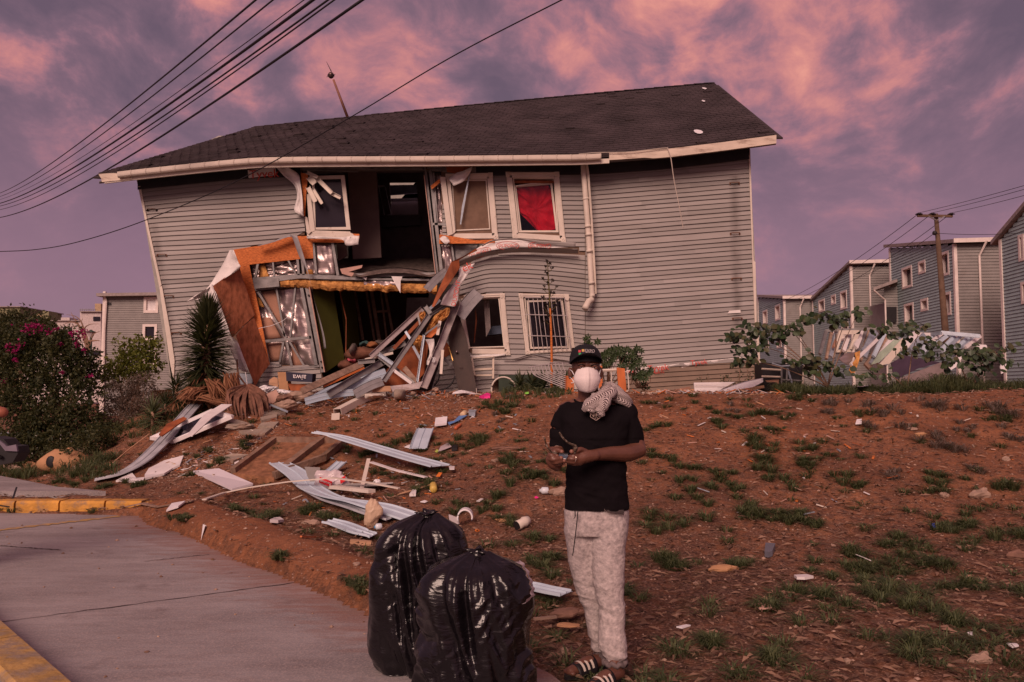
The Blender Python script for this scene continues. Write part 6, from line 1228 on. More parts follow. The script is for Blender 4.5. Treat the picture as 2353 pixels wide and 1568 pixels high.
 flat(CS, [(735, 1065), (800, 1060), (835, 1070), (790, 1082), (750, 1080)], WHITEW, 'long bone-white flake in the grass right of the orange-brown stone', 'flake', 'plaster_flake', .04, .02)
 flat(CS, [(1432, 780), (1452, 778), (1455, 792), (1435, 794)], mat('cobalt_plastic', (.01, .06, .5), .4), 'cobalt blue bottle cap on the right of the bank', 'cap', 'bottle_cap', .04, .02)
 flat(CS, [(585, 935), (590, 890), (640, 895), (625, 930), (605, 940)], mat('grey_foil_scrap', (.12, .12, .15), .4), 'grey crumpled packet standing in the grass right of the person', 'packet', 'packet', .06, .05)
 flat(CS, [(1048, 268), (1055, 246), (1080, 244), (1080, 266)], WHITEP, 'round pale lid high on the right of the bank', 'lid', 'lid', .05, .01)
 flat(CS, [(1030, 95), (1100, 72), (1145, 45), (1130, 70), (1080, 95)], WHITEP, 'curved white strip on the crest in front of the weeds', 'strip', 'white_strip', .12, .01)
 flat(C5, [(570, 1425), (610, 1410), (650, 1392), (685, 1405), (680, 1428), (620, 1436)], mat('hot_pink_plastic', (.75, .03, .25), .4), 'hot pink plastic packet on the crest below the brown door', 'packet', 'packet', .05, .04)
 flat(C5, [(1040, 1390), (1080, 1380), (1085, 1392), (1050, 1397)], mat('bright_green_plastic', (.25, .7, .1), .5), 'bright green scrap on the crest in front of the long leaves', 'scrap', 'green_scrap', .05, .02)
 # bags, bottles, cups
 t = thing('snack_bag', 'clear and red snack bag lying on the siding strips', 'bag', gp(CO, (600, 690)))
 def bag(c0, s, m, nm, par, seed=0, txt=None):
  mb = MB(); mb.ell(c0, s, 22, 14); mb.v = [tuple(Vector(q) + (Vector(q) - c0) * (.32 * float(fbm((q[0] - c0.x) * 9 + seed, (q[2] - c0.z) * 9, 1.0, 3, 22)))) for q in mb.v]; return mk(nm, mb, m, par, False)
 b0 = gp(CO, (600, 700), .12); bag(b0 + Vector((.05, 0, 0)), (.24, .1, .13), mat('clear_film', (.55, .48, .5), .15), 'clear_film', t)
 mb = MB(); mb.slab([b0 + Vector(q) for q in ((-.06, -.13, .05), (.1, -.13, -.01), (.09, -.13, -.08), (-.07, -.13, -.02))], (0, .02, 0)); mk('red_print', mb, mat('snack_red', (.6, .02, .03), .4), t, fix=True)
 mb = MB(); mb.slab([b0 + Vector(q) for q in ((.2, -.12, .03), (.27, -.12, .07), (.27, -.12, .0), (.21, -.12, -.04))], (0, .02, 0)); mk('red_print', mb, MAT['snack_red'], t, fix=True)
 text('Ranchela', b0 + Vector((.015, -.135, -.015)), (-1, 0, .38), (-.38, 0, -1), .045, WHITEPRINT, t)
 t = thing('plastic_bag', 'knotted cream plastic bag behind the rear bin bag', 'bag', gp(CO, (965, 1005))); c0 = gp(CO, (967, 1000), .13); bag(c0, (.095, .07, .13), mat('cream_film', (.55, .40, .28), .4), 'bag_body', t, 3); mk('bag_knot', MB().tube([c0 + Vector((0, 0, .09)), c0 + Vector((.02, 0, .16))], [.03, .012], 7), MAT['cream_film'], t)
 def bottle(f, a, b, r, m, cm, lab, nm='bottle'):
  A, B = gp(f, a, r), gp(f, b, r); t = thing(nm, lab, 'bottle', A); d = B - A
  mk('bottle_body', MB().tube([A, A + d * .06, A + d * .7, A + d * .85, A + d * .9], [r * .8, r, r, r * .5, r * .4], 10), m, t, True); mk('cap', MB().tube([A + d * .9, B], r * .42, 8), cm, t)
 bottle(CO, (1030, 1020), (975, 1028), .035, mat('pale_plastic', (.6, .65, .7), .2), mat('blue_cap', (.1, .35, .6), .4), 'clear bottle with a blue cap next to the rear bin bag')
 bottle(CO, (1610, 240), (1655, 205), .03, mat('orange_bottle', (.5, .13, .05), .4), MAT['orange_bottle'], 'orange bottle below the blue rag')
 bottle(CO, (1440, 738), (1436, 688), .045, mat('yellow_plastic', (.60, .42, .10), .4), MAT['yellow_plastic'], 'yellow plastic bottle at the end of the short pale lath')
 bottle(CO, (1665, 145), (1695, 118), .05, mat('beige_plastic', (.65, .48, .30), .4), MAT['beige_plastic'], 'beige bottle above the blue rag')
 bottle(CO, (2340, 740), (2270, 745), .04, MAT['pale_plastic'], MAT['pale_plastic'], 'clear bottle lying left of the person\'s hip')
 t = thing('crushed_can', 'crushed cream can on the slope left of the person\'s legs', 'can', gp(CO, (2140, 1030))); A, B = gp(CO, (2095, 1030), .05), gp(CO, (2185, 998), .07); mk('can_body', MB().tube([A, A.lerp(B, .4), A.lerp(B, .6), B], [.05, .045, .055, .04], 10), TRIM, t, True); mk('can_end', MB().tube([A, A + (A - B) * .05], .05, 10), BLACKP, t)
 t = thing('plastic_tub', 'white ring-shaped tub lying on its side behind the rear bin bag', 'tub', gp(CO, (1690, 1010))); c0 = gp(CO, (1685, 1005), .10)
 mb = MB(); L = [c0 + Vector((math.cos(a) * .075, 0, math.sin(a) * .08)) for a in np.linspace(-.4, 3.6, 18)]; mb.tube(L, .010, 6); mk('tub_rim', mb, WHITEP, t, True)
 mb = MB(); mb.grid([[c0 + Vector((math.cos(a) * .08, y, math.sin(a) * .085)) for a in np.linspace(-.3, 3.5, 14)] for y in (0, .08, .14)], thick=(0, 0, .004)); mk('tub_wall', mb, WHITEP, t)
 sheetthing('plastic_sheet', [W(CO(*p), c0.y + .05) for p in ((1558, 900), (1590, 910), (1640, 930), (1642, 972), (1600, 985), (1565, 960))], (0, .02, 0), mat('frosted_plastic', (.5, .45, .47), .3), 'frosted plastic sheet left of the ring-shaped tub', 'plastic sheet')
 rock(gp(CO, (1783, 1030)), (.03, .025, .02), MAT['orange_plastic'], 'small bright orange cap right of the ring-shaped tub', grp=None, nm='orange_cap', cat='cap')
 rock(gp(CO, (2248, 778)), (.03, .03, .025), MAT['hot_pink_plastic'], 'pink ball near the clear bottle left of the person', grp=None, nm='pink_ball', cat='ball')
lying()
def splinters():
 mb = MB(); rs = random.Random(77); ms = [WOODP, WOODG, TRIM, OSB, GYP, PLY, STEELB, WHITEW]
 for (u, v, su, sv, n) in ((840, 905, 90, 9, 330), (700, 915, 60, 12, 170), (620, 925, 40, 16, 130), (960, 908, 60, 6, 140), (560, 1010, 60, 30, 90), (450, 1070, 60, 20, 110), (1000, 960, 160, 30, 120), (800, 1110, 120, 40, 120), (1500, 903, 120, 4, 70), (1700, 902, 90, 4, 60), (1400, 980, 350, 50, 80), (1900, 1050, 260, 90, 60)):
  for i in range(n):
   p = G(rs.gauss(u, su), max(906, rs.gauss(v, sv)))
   if p.y > 17.2: continue
   mb.cur = rs.randrange(8); L = rs.uniform(.03, .20) * (1.2 if v < 930 else .7); a = rs.uniform(0, 3.14); d = Vector((math.cos(a), math.sin(a), rs.uniform(-.1, .4))) * L; w = rs.uniform(.006, .03)
   mb.bar(p + Vector((0, 0, .015)), p + d + Vector((0, 0, .02)), w, rs.uniform(.004, .012))
 o = mk('splinters', mb, ms); o['kind'] = 'stuff'; o['label'] = 'small splinters and chips strewn round the wreckage'
splinters()
# ================================================================ houses, poles and wires beyond
def ontowall(u, v, A, B):
 d = udir(u, v); ax, ay = A; bx, by = B; ex, ey = bx - ax, by - ay
 den = d.x * ey - d.y * ex; t = (ax * ey - ay * ex) / den; s = ((d.x * t - ax) * ex + (d.y * t - ay) * ey) / math.hypot(ex, ey)
 return s, EYE + d.z * t
def lapwall(mb, A, B, zb, tA, tB, holes=(), sp=.22, th=.05):
 A = Vector((*A, 0)); B = Vector((*B, 0)); L = (B - A).length; e = (B - A) / L; n = Vector((e.y, -e.x, 0)); z = zb
 while z < max(tA, tB):
  z1 = z + sp; s0, s1 = 0, L
  zt = z + sp * .5
  if tA != tB:
   sx = (zt - tA) / (tB - tA) * L
   if tA < tB and zt > tA: s0 = max(0, sx)
   if tA > tB and zt > tB: s1 = min(L, sx)
  iv = [(s0, s1)] if s1 - s0 > .05 else []
  for (h0, h1, g0, g1) in holes:
   if g0 < zt < g1:
    nv = []
    for a, b in iv:
     if h1 <= a or h0 >= b: nv.append((a, b)); continue
     if h0 > a: nv.append((a, h0))
     if h1 < b: nv.append((h1, b))
    iv = nv
  for a, b in iv:
   p, q = A + e * a, A + e * b; u = Vector((0, 0, 1))
   mb.add([p + u * z1, q + u * z1, q + u * z + n * th, p + u * z + n * th, p + u * z, q + u * z], [(3, 2, 1, 0), (4, 5, 2, 3)])
  z = z1
 return e, n
def apartment(name, label, N, Fp, front, zb, tN, tF, tR, m_left, m_front, wins_left, wins_front=(), over=.5, group='grey apartment houses behind the bank'):
 """N near corner, Fp far corner of the side seen at an angle, front = width of the front wall (towards +x)"""
 t = thing(name, label, 'apartment house', (*N, zb), group)
 a = Vector((*Fp, 0)); b = Vector((*N, 0)); e = (b - a).normalized(); nx = Vector((-e.y, e.x, 0)); nx = nx if nx.x > 0 else -nx
 Rr = b + nx * front
 def wall_(A, B, tA, tB, wins, m, nm):
  hs = []
  for (u0, v0, u1, v1) in wins:
   s0, z1 = ontowall(u0, v0, A, B); s1, z0 = ontowall(u1, v1, A, B); zt = ontowall((u0 + u1) / 2, v0, A, B)[1]; z_0 = ontowall((u0 + u1) / 2, v1, A, B)[1]; hs.append((min(s0, s1), max(s0, s1), min(zt, z_0), max(zt, z_0)))
  mb = MB(); e_, n_ = lapwall(mb, A, B, zb, tA, tB, hs); A3 = Vector((*A, 0)); L = (Vector((*B, 0)) - A3).length
  mk(nm, mb, m, t)
  for h0, h1, g0, g1 in hs:
   f = .12; mb = MB(); q = lambda s, z, d: A3 + e_ * s + Vector((0, 0, z)) + n_ * d
   for (x0, x1, y0, y1) in ((h0 - .06, h0 + f, g0 - .06, g1 + .06), (h1 - f, h1 + .06, g0 - .06, g1 + .06), (h0 + f, h1 - f, g1 - f, g1 + .06), (h0 + f, h1 - f, g0 - .06, g0 + f)):
    mb.slab([q(x0, y0, .08), q(x1, y0, .08), q(x1, y1, .08), q(x0, y1, .08)], n_ * -.45)
   w = mk('window', mb, MAT['pale_trim'], t, fix=True); mb = MB(); mb.slab([q(h0 + f, g0 + f, -.3), q(h1 - f, g0 + f, -.3), q(h1 - f, g1 - f, -.3), q(h0 + f, g1 - f, -.3)], n_ * -.02); mk('pane', mb, GLASSD, w, fix=True)
   if rnd.random() < .35 and h1 - h0 > .8: mb = MB(); mb.slab([q(h0 + f, (g0 + g1) / 2, -.26), q(h1 - f, (g0 + g1) / 2, -.26), q(h1 - f, g1 - f, -.26), q(h0 + f, g1 - f, -.26)], n_ * -.02); mk('blind', mb, MAT['pale_trim'], w, fix=True)
  return e_, n_
 if 'pale_trim' not in MAT: mat('pale_trim', (.68, .60, .56), .6, .08, 3)
 wall_(tuple(a[:2]), tuple(b[:2]), tF, tN, wins_left, m_left, 'side_wall'); wall_(tuple(b[:2]), tuple(Rr[:2]), tN, tR, wins_front, m_front, 'front_wall')
 c = a + nx * front
 mb = MB(); mb.slab([Vector((c.x, c.y, zb)), Vector((Rr.x, Rr.y, zb)), Vector((Rr.x, Rr.y, tR)), Vector((c.x, c.y, tF))], nx * -.2); mb.slab([Vector((a.x, a.y, zb)), Vector((c.x, c.y, zb)), Vector((c.x, c.y, tF)), Vector((a.x, a.y, tF))], e * .2); mk('rear_wall', mb, m_front, t, fix=True)
 for p, zt in ((b, tN), (a, tF)):
  mb = MB(); mb.box(p + Vector((0, 0, (zb + zt) / 2)) + (-nx * 0), (.22, .22, zt - zb)); mk('corner_board', mb, MAT['pale_trim'], t)
 o = over; f_ = a - e * o * 1.4 - nx * o * .6; n_ = b + e * o - nx * o * .6; r_ = Rr + e * o + nx * o; k_ = c - e * o * 1.4 + nx * o
 sl = (tN - tF) / (b - a).length
 mb = MB(); mb.slab([f_ + Vector((0, 0, tF - sl * o * 1.4 + .34)), n_ + Vector((0, 0, tN + sl * o + .34)), r_ + Vector((0, 0, tR + sl * o + .34)), k_ + Vector((0, 0, tF - sl * o + .34 + tR - tN))], (0, 0, -.26)); mk('roof', mb, MAT['roof_metal'] if 'roof_metal' in MAT else mat('roof_metal', (.28, .235, .225), .6), t, fix=True)
 mb = MB(); mb.bar(n_ + e * .05 + Vector((0, 0, tN + sl * o + .22)), r_ + e * .05 + Vector((0, 0, tR + sl * o + .22)), .10, .30); mk('gutter', mb, MAT['pale_trim'], t)
 ds = b + nx * min(front * .22, 1.6) + e * .15
 if front > 3: mb = MB(); mb.tube([ds + e * .5 + Vector((.3, 0, tN + .1)), ds + Vector((0, 0, tN - .9)), ds + Vector((0, 0, zb))], .08, 6); mk('downspout', mb, MAT['pale_trim'], t)
 return t
def q8(x0, y0, x1, y1): a = C8(x0, y0); b = C8(x1, y1); return (a[0], a[1], b[0], b[1])
def town():
 LS = mat('skylit_side_lap', (.30, .39, .40), .6, .08, 1.5, dirt=((.17, .16, .16), 1, .6, .4)); FS = mat('warm_grey_lap', (.225, .21, .20), .65, .08, 1.5, dirt=((.16, .13, .11), .8, .6, .4))  # same cladding twice: the side walls' colour carries the blue of the sky light
 d = Vector((.0742, 1)).normalized()
 def corner(u, Y): return ((u - 1176.5) / 1830 * Y, Y)
 def farc(N, u):
  k = (u - 1176.5) / 1830; s = (N[0] - k * N[1]) / (k - .0742); return (N[0] + .0742 * s, N[1] + s)
 def zt(v, Y): return EYE + P(0, v, Y).z - EYE
 N2 = corner(2203, 56); F2 = farc(N2, 2054)
 apartment('apartment_house', 'large grey apartment house behind the utility pole', N2, F2, 8, -1, zt(561, 56), zt(571, F2[1]), zt(557, 56), LS, FS, [q8(1310, 498, 1385, 645), q8(1432, 455, 1482, 538), q8(1588, 390, 1658, 556), q8(1328, 768, 1396, 905), q8(1450, 733, 1502, 815), q8(1610, 688, 1672, 848)])
 N1 = corner(2440, 44); F1 = farc(N1, 2312); sl = .55
 zf = zt(551, F1[1]); ln = math.hypot(N1[0] - F1[0], N1[1] - F1[1])
 apartment('apartment_house', 'apartment house cut off by the right edge of the photo', N1, F1, 9, -1, zf + ln * .42, zf, zf + ln * .42, LS, FS, [q8(2172, 262, 2212, 445), q8(2192, 610, 2232, 760)])
 N3 = corner(1961, 72); F3 = farc(N3, 1872)
 apartment('apartment_house', 'apartment house with a steeply pitched roof end left of the utility pole', N3, F3, 10, -1, zt(612, 72), zt(692, F3[1]), zt(608, 72), LS, FS, [q8(695, 740, 738, 822), q8(788, 705, 820, 768), q8(855, 676, 903, 803), q8(800, 928, 834, 990), q8(864, 908, 914, 1030)])
 N4 = corner(1805, 84); F4 = farc(N4, 1746)
 apartment('apartment_house', 'smallest apartment house just right of the collapsed house', N4, F4, 7.5, -1, zt(688, 84), zt(684, F4[1]), zt(689, 84), LS, FS, [q8(283, 818, 315, 914), q8(373, 778, 410, 885), q8(292, 1045, 325, 1102), q8(385, 1030, 420, 1090)])
 # recessed stair block between the two
 A = corner(2036, 66); B = corner(2075, 66)
 t = thing('stair_block', 'narrow dim stair block between two apartment houses', 'stair block', (*A, -1))
 mb = MB(); lapwall(mb, A, B, -1, zt(662, 66), zt(655, 66)); mk('front_wall', mb, FS, t); mb = MB(); mb.box((A[0] + .7, A[1] + 2, 4), (.2, 4, 10)); mk('side_wall', mb, FS, t)
 mb = MB(); mb.slab([P(2007, 668, 65), P(2062, 648, 65), P(2062, 652, 69), P(2007, 672, 69)], (0, 0, .25)); mk('roof', mb, MAT['roof_metal'], t, fix=True)
 mb = MB(); mb.slab([P(*C8(1190, 790), 65.8), P(*C8(1262, 790), 65.8), P(*C8(1262, 905), 65.8), P(*C8(1190, 905), 65.8)], (0, -.1, 0)); mk('balcony_opening', mb, BLACKP, t, fix=True)
 mb = MB(); mb.tube([P(2009, 668, 65), P(2034, 690, 65.5), P(2040, 880, 65.8)], .07, 6); mk('downspout', mb, MAT['pale_trim'], t)
 # pale block edge peeping between the house and the smallest apartment house
 A = corner(1724, 110); B = corner(1748, 110); t = thing('pale_building', 'sliver of a pale building right beside the collapsed house', 'building', (*A, -1)); mb = MB(); mb.slab([P(1700, 716, 110), P(1750, 716, 110), P(1750, 930, 110), P(1700, 930, 110)], (0, 8, 0)); mk('wall', mb, mat('pale_render', (.50, .43, .42), .8), t, fix=True); mb = MB(); mb.slab([P(1698, 712, 109.8), P(1748, 712, 109.8), P(1748, 717, 109.8), P(1698, 717, 109.8)], (0, 9, 0)); mk('roof', mb, MAT['roof_metal'], t, fix=True)
 # left: apartment house seen front-on
 Y = 79; t = thing('apartment_house', 'grey apartment house on the left seen behind the bushes', 'apartment house', (*corner(232, Y), -1), 'grey apartment houses behind the bank')
 A = corner(236, Y); B = corner(420, Y); hs = []
 for (x0, y0, x1, y1) in ((1140, 183, 1232, 290), (1130, 396, 1222, 503), (1130, 605, 1222, 700)):
  u0, v0 = CLc(x0, y0); u1, v1 = CLc(x1, y1); hs.append((ontowall(u0, v0, A, B)[0], ontowall(u1, v1, A, B)[0], P(u0, v1, Y).z, P(u0, v0, Y).z))
 mb = MB(); e_, n_ = lapwall(mb, A, B, -1, zt(677, Y), zt(677, Y), hs); mk('front_wall', mb, FS, t)
 for k, (h0, h1, g0, g1) in enumerate(hs):
  q = lambda s, z, dd: Vector((A[0] + s, Y - dd, z)); f = .14; mb = MB()
  for (x0, x1, y0, y1) in ((h0 - .12, h0 + f, g0 - .12, g1 + .12), (h1 - f, h1 + .12, g0 - .12, g1 + .12), (h0 + f, h1 - f, g1 - f, g1 + .12), (h0 + f, h1 - f, g0 - .12, g0 + f)): mb.slab([q(x0, y0, .1), q(x1, y0, .1), q(x1, y1, .1), q(x0, y1, .1)], (0, .3, 0))
  w = mk('window', mb, MAT['pale_trim'], t, fix=True); mb = MB(); mb.slab([q(h0, g0, -.1), q(h1, g0, -.1), q(h1, g1, -.1), q(h0, g1, -.1)], (0, .03, 0)); mk('pane', mb, WHITEW if k == 0 else GLASSD, w, fix=True)
 mb = MB(); mb.box((A[0] + .1, Y + 4, 5.2), (.25, 8, 12.2)); mb.box(((A[0] + B[0]) / 2, Y + 8, 5.2), (B[0] - A[0], .2, 12.2)); mk('side_wall', mb, FS, t)
 mb = MB(); mb.slab([P(221, 674, Y - .8), P(420, 671, Y - .8), P(420, 671, Y - .8) + Vector((0, 10, .1)), P(221, 674, Y - .8) + Vector((0, 10, .1))], (0, 0, -.3)); mk('roof', mb, MAT['roof_metal'], t, fix=True)
 mb = MB(); mb.tube([P(239, 677, Y - .5), P(244, 693, Y - .2), P(240, 760, Y - .2), P(236, 950, Y - .2)], .12, 6); mk('downspout', mb, MAT['pale_trim'], t); mb = MB(); mb.slab([P(*CLc(842, 217), Y - .06), P(*CLc(873, 217), Y - .06), P(*CLc(873, 240), Y - .06), P(*CLc(842, 240), Y - .06)], (0, .03, 0)); mk('vent', mb, BLACKP, t, fix=True)
 mb = MB(); mb.box((A[0], Y - .05, 5.3), (.25, .25, 12.3)); mk('corner_board', mb, MAT['pale_trim'], t)
 # further town
 def block(nm, label, q, Y, dep, m, wins=(), extra=()):
  u0, v0, u1, v1 = q; t = thing(nm, label, 'building', P(u0, 940, Y)); mb = MB(); mb.slab([P(u0, v0, Y), P(u1, v0, Y), P(u1, v1, Y), P(u0, v1, Y)], (0, dep, 0)); mk('wall', mb, m, t, fix=True)
  for (a, b, c, d_) in wins: mb = MB(); mb.slab([P(a, b, Y - .1), P(c, b, Y - .1), P(c, d_, Y - .1), P(a, d_, Y - .1)], (0, .05, 0)); mk('window', mb, GLASSD, t, fix=True)
  mb = MB(); mb.slab([P(u0 - 1, v0 - 2, Y - .4), P(u1 + 1, v0 - 2, Y - .4), P(u1 + 1, v0, Y - .4), P(u0 - 1, v0, Y - .4)], (0, dep + .6, 0)); mk('roof', mb, MAT['roof_metal'], t, fix=True)
  for (a, b, c, d_, mm) in extra: mb = MB(); mb.slab([P(a, b, Y + 1), P(c, b, Y + 1), P(c, d_, Y + 1), P(a, d_, Y + 1)], (0, 3, 0)); mk('roof_hut', mb, mm, t, fix=True)
  return t
 pr = MAT['pale_render']; tanr = mat('tan_render', (.40, .29, .18), .85); ol = mat('olive_render', (.22, .21, .12), .85)
 t = block('white_building', 'white flat-roofed building left of the grey apartment house', (184, 717, 232, 805), 120, 14, pr, [(214, 728, 230, 738), (186, 812, 200, 816)], [(218, 698, 232, 717, tanr)])
 mb = MB(); [mb.bar(P(184 + 5 * i, 717, 119.8), P(184 + 5 * i, 711, 119.8), .06, .06) for i in range(8)]; mb.bar(P(184, 711, 119.8), P(220, 711, 119.8), .08, .08); o = mk('railing', mb, STEEL, t)
 block('white_building', 'low white building below the flat-roofed one, half behind the lamp', (186, 806, 240, 925), 100, 10, pr, [(196, 808, 231, 816), (222, 850, 230, 872)])
 block('olive_building', 'olive-roofed block at the far left above the bush', (-40, 706, 46, 930), 150, 14, ol, [(5, 730, 12, 738), (24, 730, 31, 738)])
 block('white_building', 'long pale building with rooftop huts behind the bush', (46, 738, 186, 930), 150, 14, pr, [(60 + 14 * i, 752 + 22 * j, 67 + 14 * i, 762 + 22 * j) for i in range(8) for j in range(3)], [(85, 722, 98, 738, tanr), (98, 715, 112, 738, ol), (140, 730, 160, 738, pr)])
 # street lamp on the left
 t = thing('street_lamp', 'green street lamp post in front of the white building', 'street lamp', P(208, 905, 40)); gm = mat('lamp_green', (.05, .08, .06), .6)
 mk('post', MB().tube([P(206, 935, 40), P(209, 775, 40)], [.09, .06], 8), gm, t); mk('lamp_hood', MB().tube([P(209, 758, 40), P(209, 761, 40), P(209, 764, 40)], [.03, .12, .26], 12), gm, t, True); mk('lamp_glass', MB().tube([P(209, 764.5, 40), P(209, 774, 40)], [.2, .1], 10), pr, t)
 # utility pole and wires on the right
 Y = 40; t = thing('utility_pole', 'wooden utility pole with a crossarm and three insulators', 'utility pole', P(*C8(1628, 1010), Y)); w8 = lambda x, y, Y=40: P(*C8(x, y), Y)
 mk('pole', MB().tube([w8(1640, 1130), w8(1625, 960), w8(1556, 104)], [.17, .165, .10], 10), POLEM, t, True)
 mk('crossarm', MB().bar(w8(1420, 117, 39.8), w8(1677, 121, 39.8), .12, .12), POLEM, t)
 for a, b in ((1500, 1558), (1622, 1566)): mk('arm_brace', MB().bar(w8(a, 121, 39.7), w8(b, 150, 39.75), .04, .05), STEEL, t)
 for x, y in ((1431, 106), (1529, 106), (1668, 107)): mb = MB(); mb.tube([w8(x, y + 12, 39.8), w8(x, y + 3, 39.8), w8(x, y, 39.8), w8(x, y - 5, 39.8), w8(x, y - 11, 39.8)], [.06, .10, .19, .12, .05], 8); mk('insulator', mb, BLACKP, t, True)
 mb = MB(); mb.ell(w8(1547, 245, 39.8), (.12, .12, .12), 8, 6); mk('insulator', mb, BLACKP, t)
 def wire(a, Ya, b, Yb, sag, r, label, n=28, nm='power_line', mid=None):
  A, B = P(*a, Ya), P(*b, Yb); pts = []
  for i in range(n + 1): s = i / n; q = A.lerp(B, s); q.z -= sag * 4 * s * (1 - s); pts.append(q)
  one(nm, MB().tube(pts, r, 5), WIREM, label, 'cable', 'overhead cables', smooth=True)
 c8 = C8
 for a, b, lab in (((1431, 96), (2500, -190), 'right-hand cable from the left insulator of the pole'), ((1529, 96), (2500, -162), 'right-hand cable from the middle insulator of the pole'), ((1668, 97), (2500, -114), 'right-hand cable from the right insulator of the pole')): wire(c8(*a), 40, c8(*b), 26, .05, .011, lab)
 for a, b, lab in (((1431, 100), (200, 815), 'left-hand cable from the left insulator of the pole'), ((1529, 100), (300, 800), 'left-hand cable from the middle insulator of the pole'), ((1668, 100), (450, 790), 'left-hand cable from the right insulator of the pole')): wire(c8(*a), 40, c8(*b), 90, .9, .016, lab)
 wire(c8(1547, 245), 40, c8(2300, 236), 36, .1, .012, 'low level cable running right from the pole'); wire(c8(1547, 245), 40, c8(950, 585), 72, .3, .014, 'low cable from the pole to the pitched house')
 # bundle of cables at the upper left; they run from far left to a pole behind the camera
 L = [((0, 444), (600, -10), 'topmost of the upper-left cables', .012), ((0, 452), (640, -10), 'second of the upper-left cables from the top', .010), ((-10, 462), (715, -12), 'third of the upper-left cables from the top', .006), ((-10, 470), (736, -12), 'fourth of the upper-left cables from the top, thick and dark', .018),
   ((-10, 476), (768, -10), 'fifth of the upper-left cables from the top', .012), ((-10, 484), (785, -12), 'sixth of the upper-left cables from the top', .010), ((-12, 502), (850, -12), 'lowest and heaviest of the upper-left cables', .017)]
 for k, (a, b, lab, r) in enumerate(L): wire(a, 40, b, 9.5, .30 + .04 * k, r * 1.15, lab, 36)
 pts = [P(u, v, Y) for (u, v, Y) in ((-20, 579, 19), (80, 574, 18.2), (180, 556, 17.3), (330, 508, 16.2), (545, 416, 15.2), (800, 273, 13.6), (1040, 130, 12), (1330, -20, 10.5))]
 one('power_line', MB().tube(curve(pts, 60), .010, 5), WIREM, 'single cable crossing the roof of the collapsed house', 'cable', 'overhead cables', smooth=True)
town()
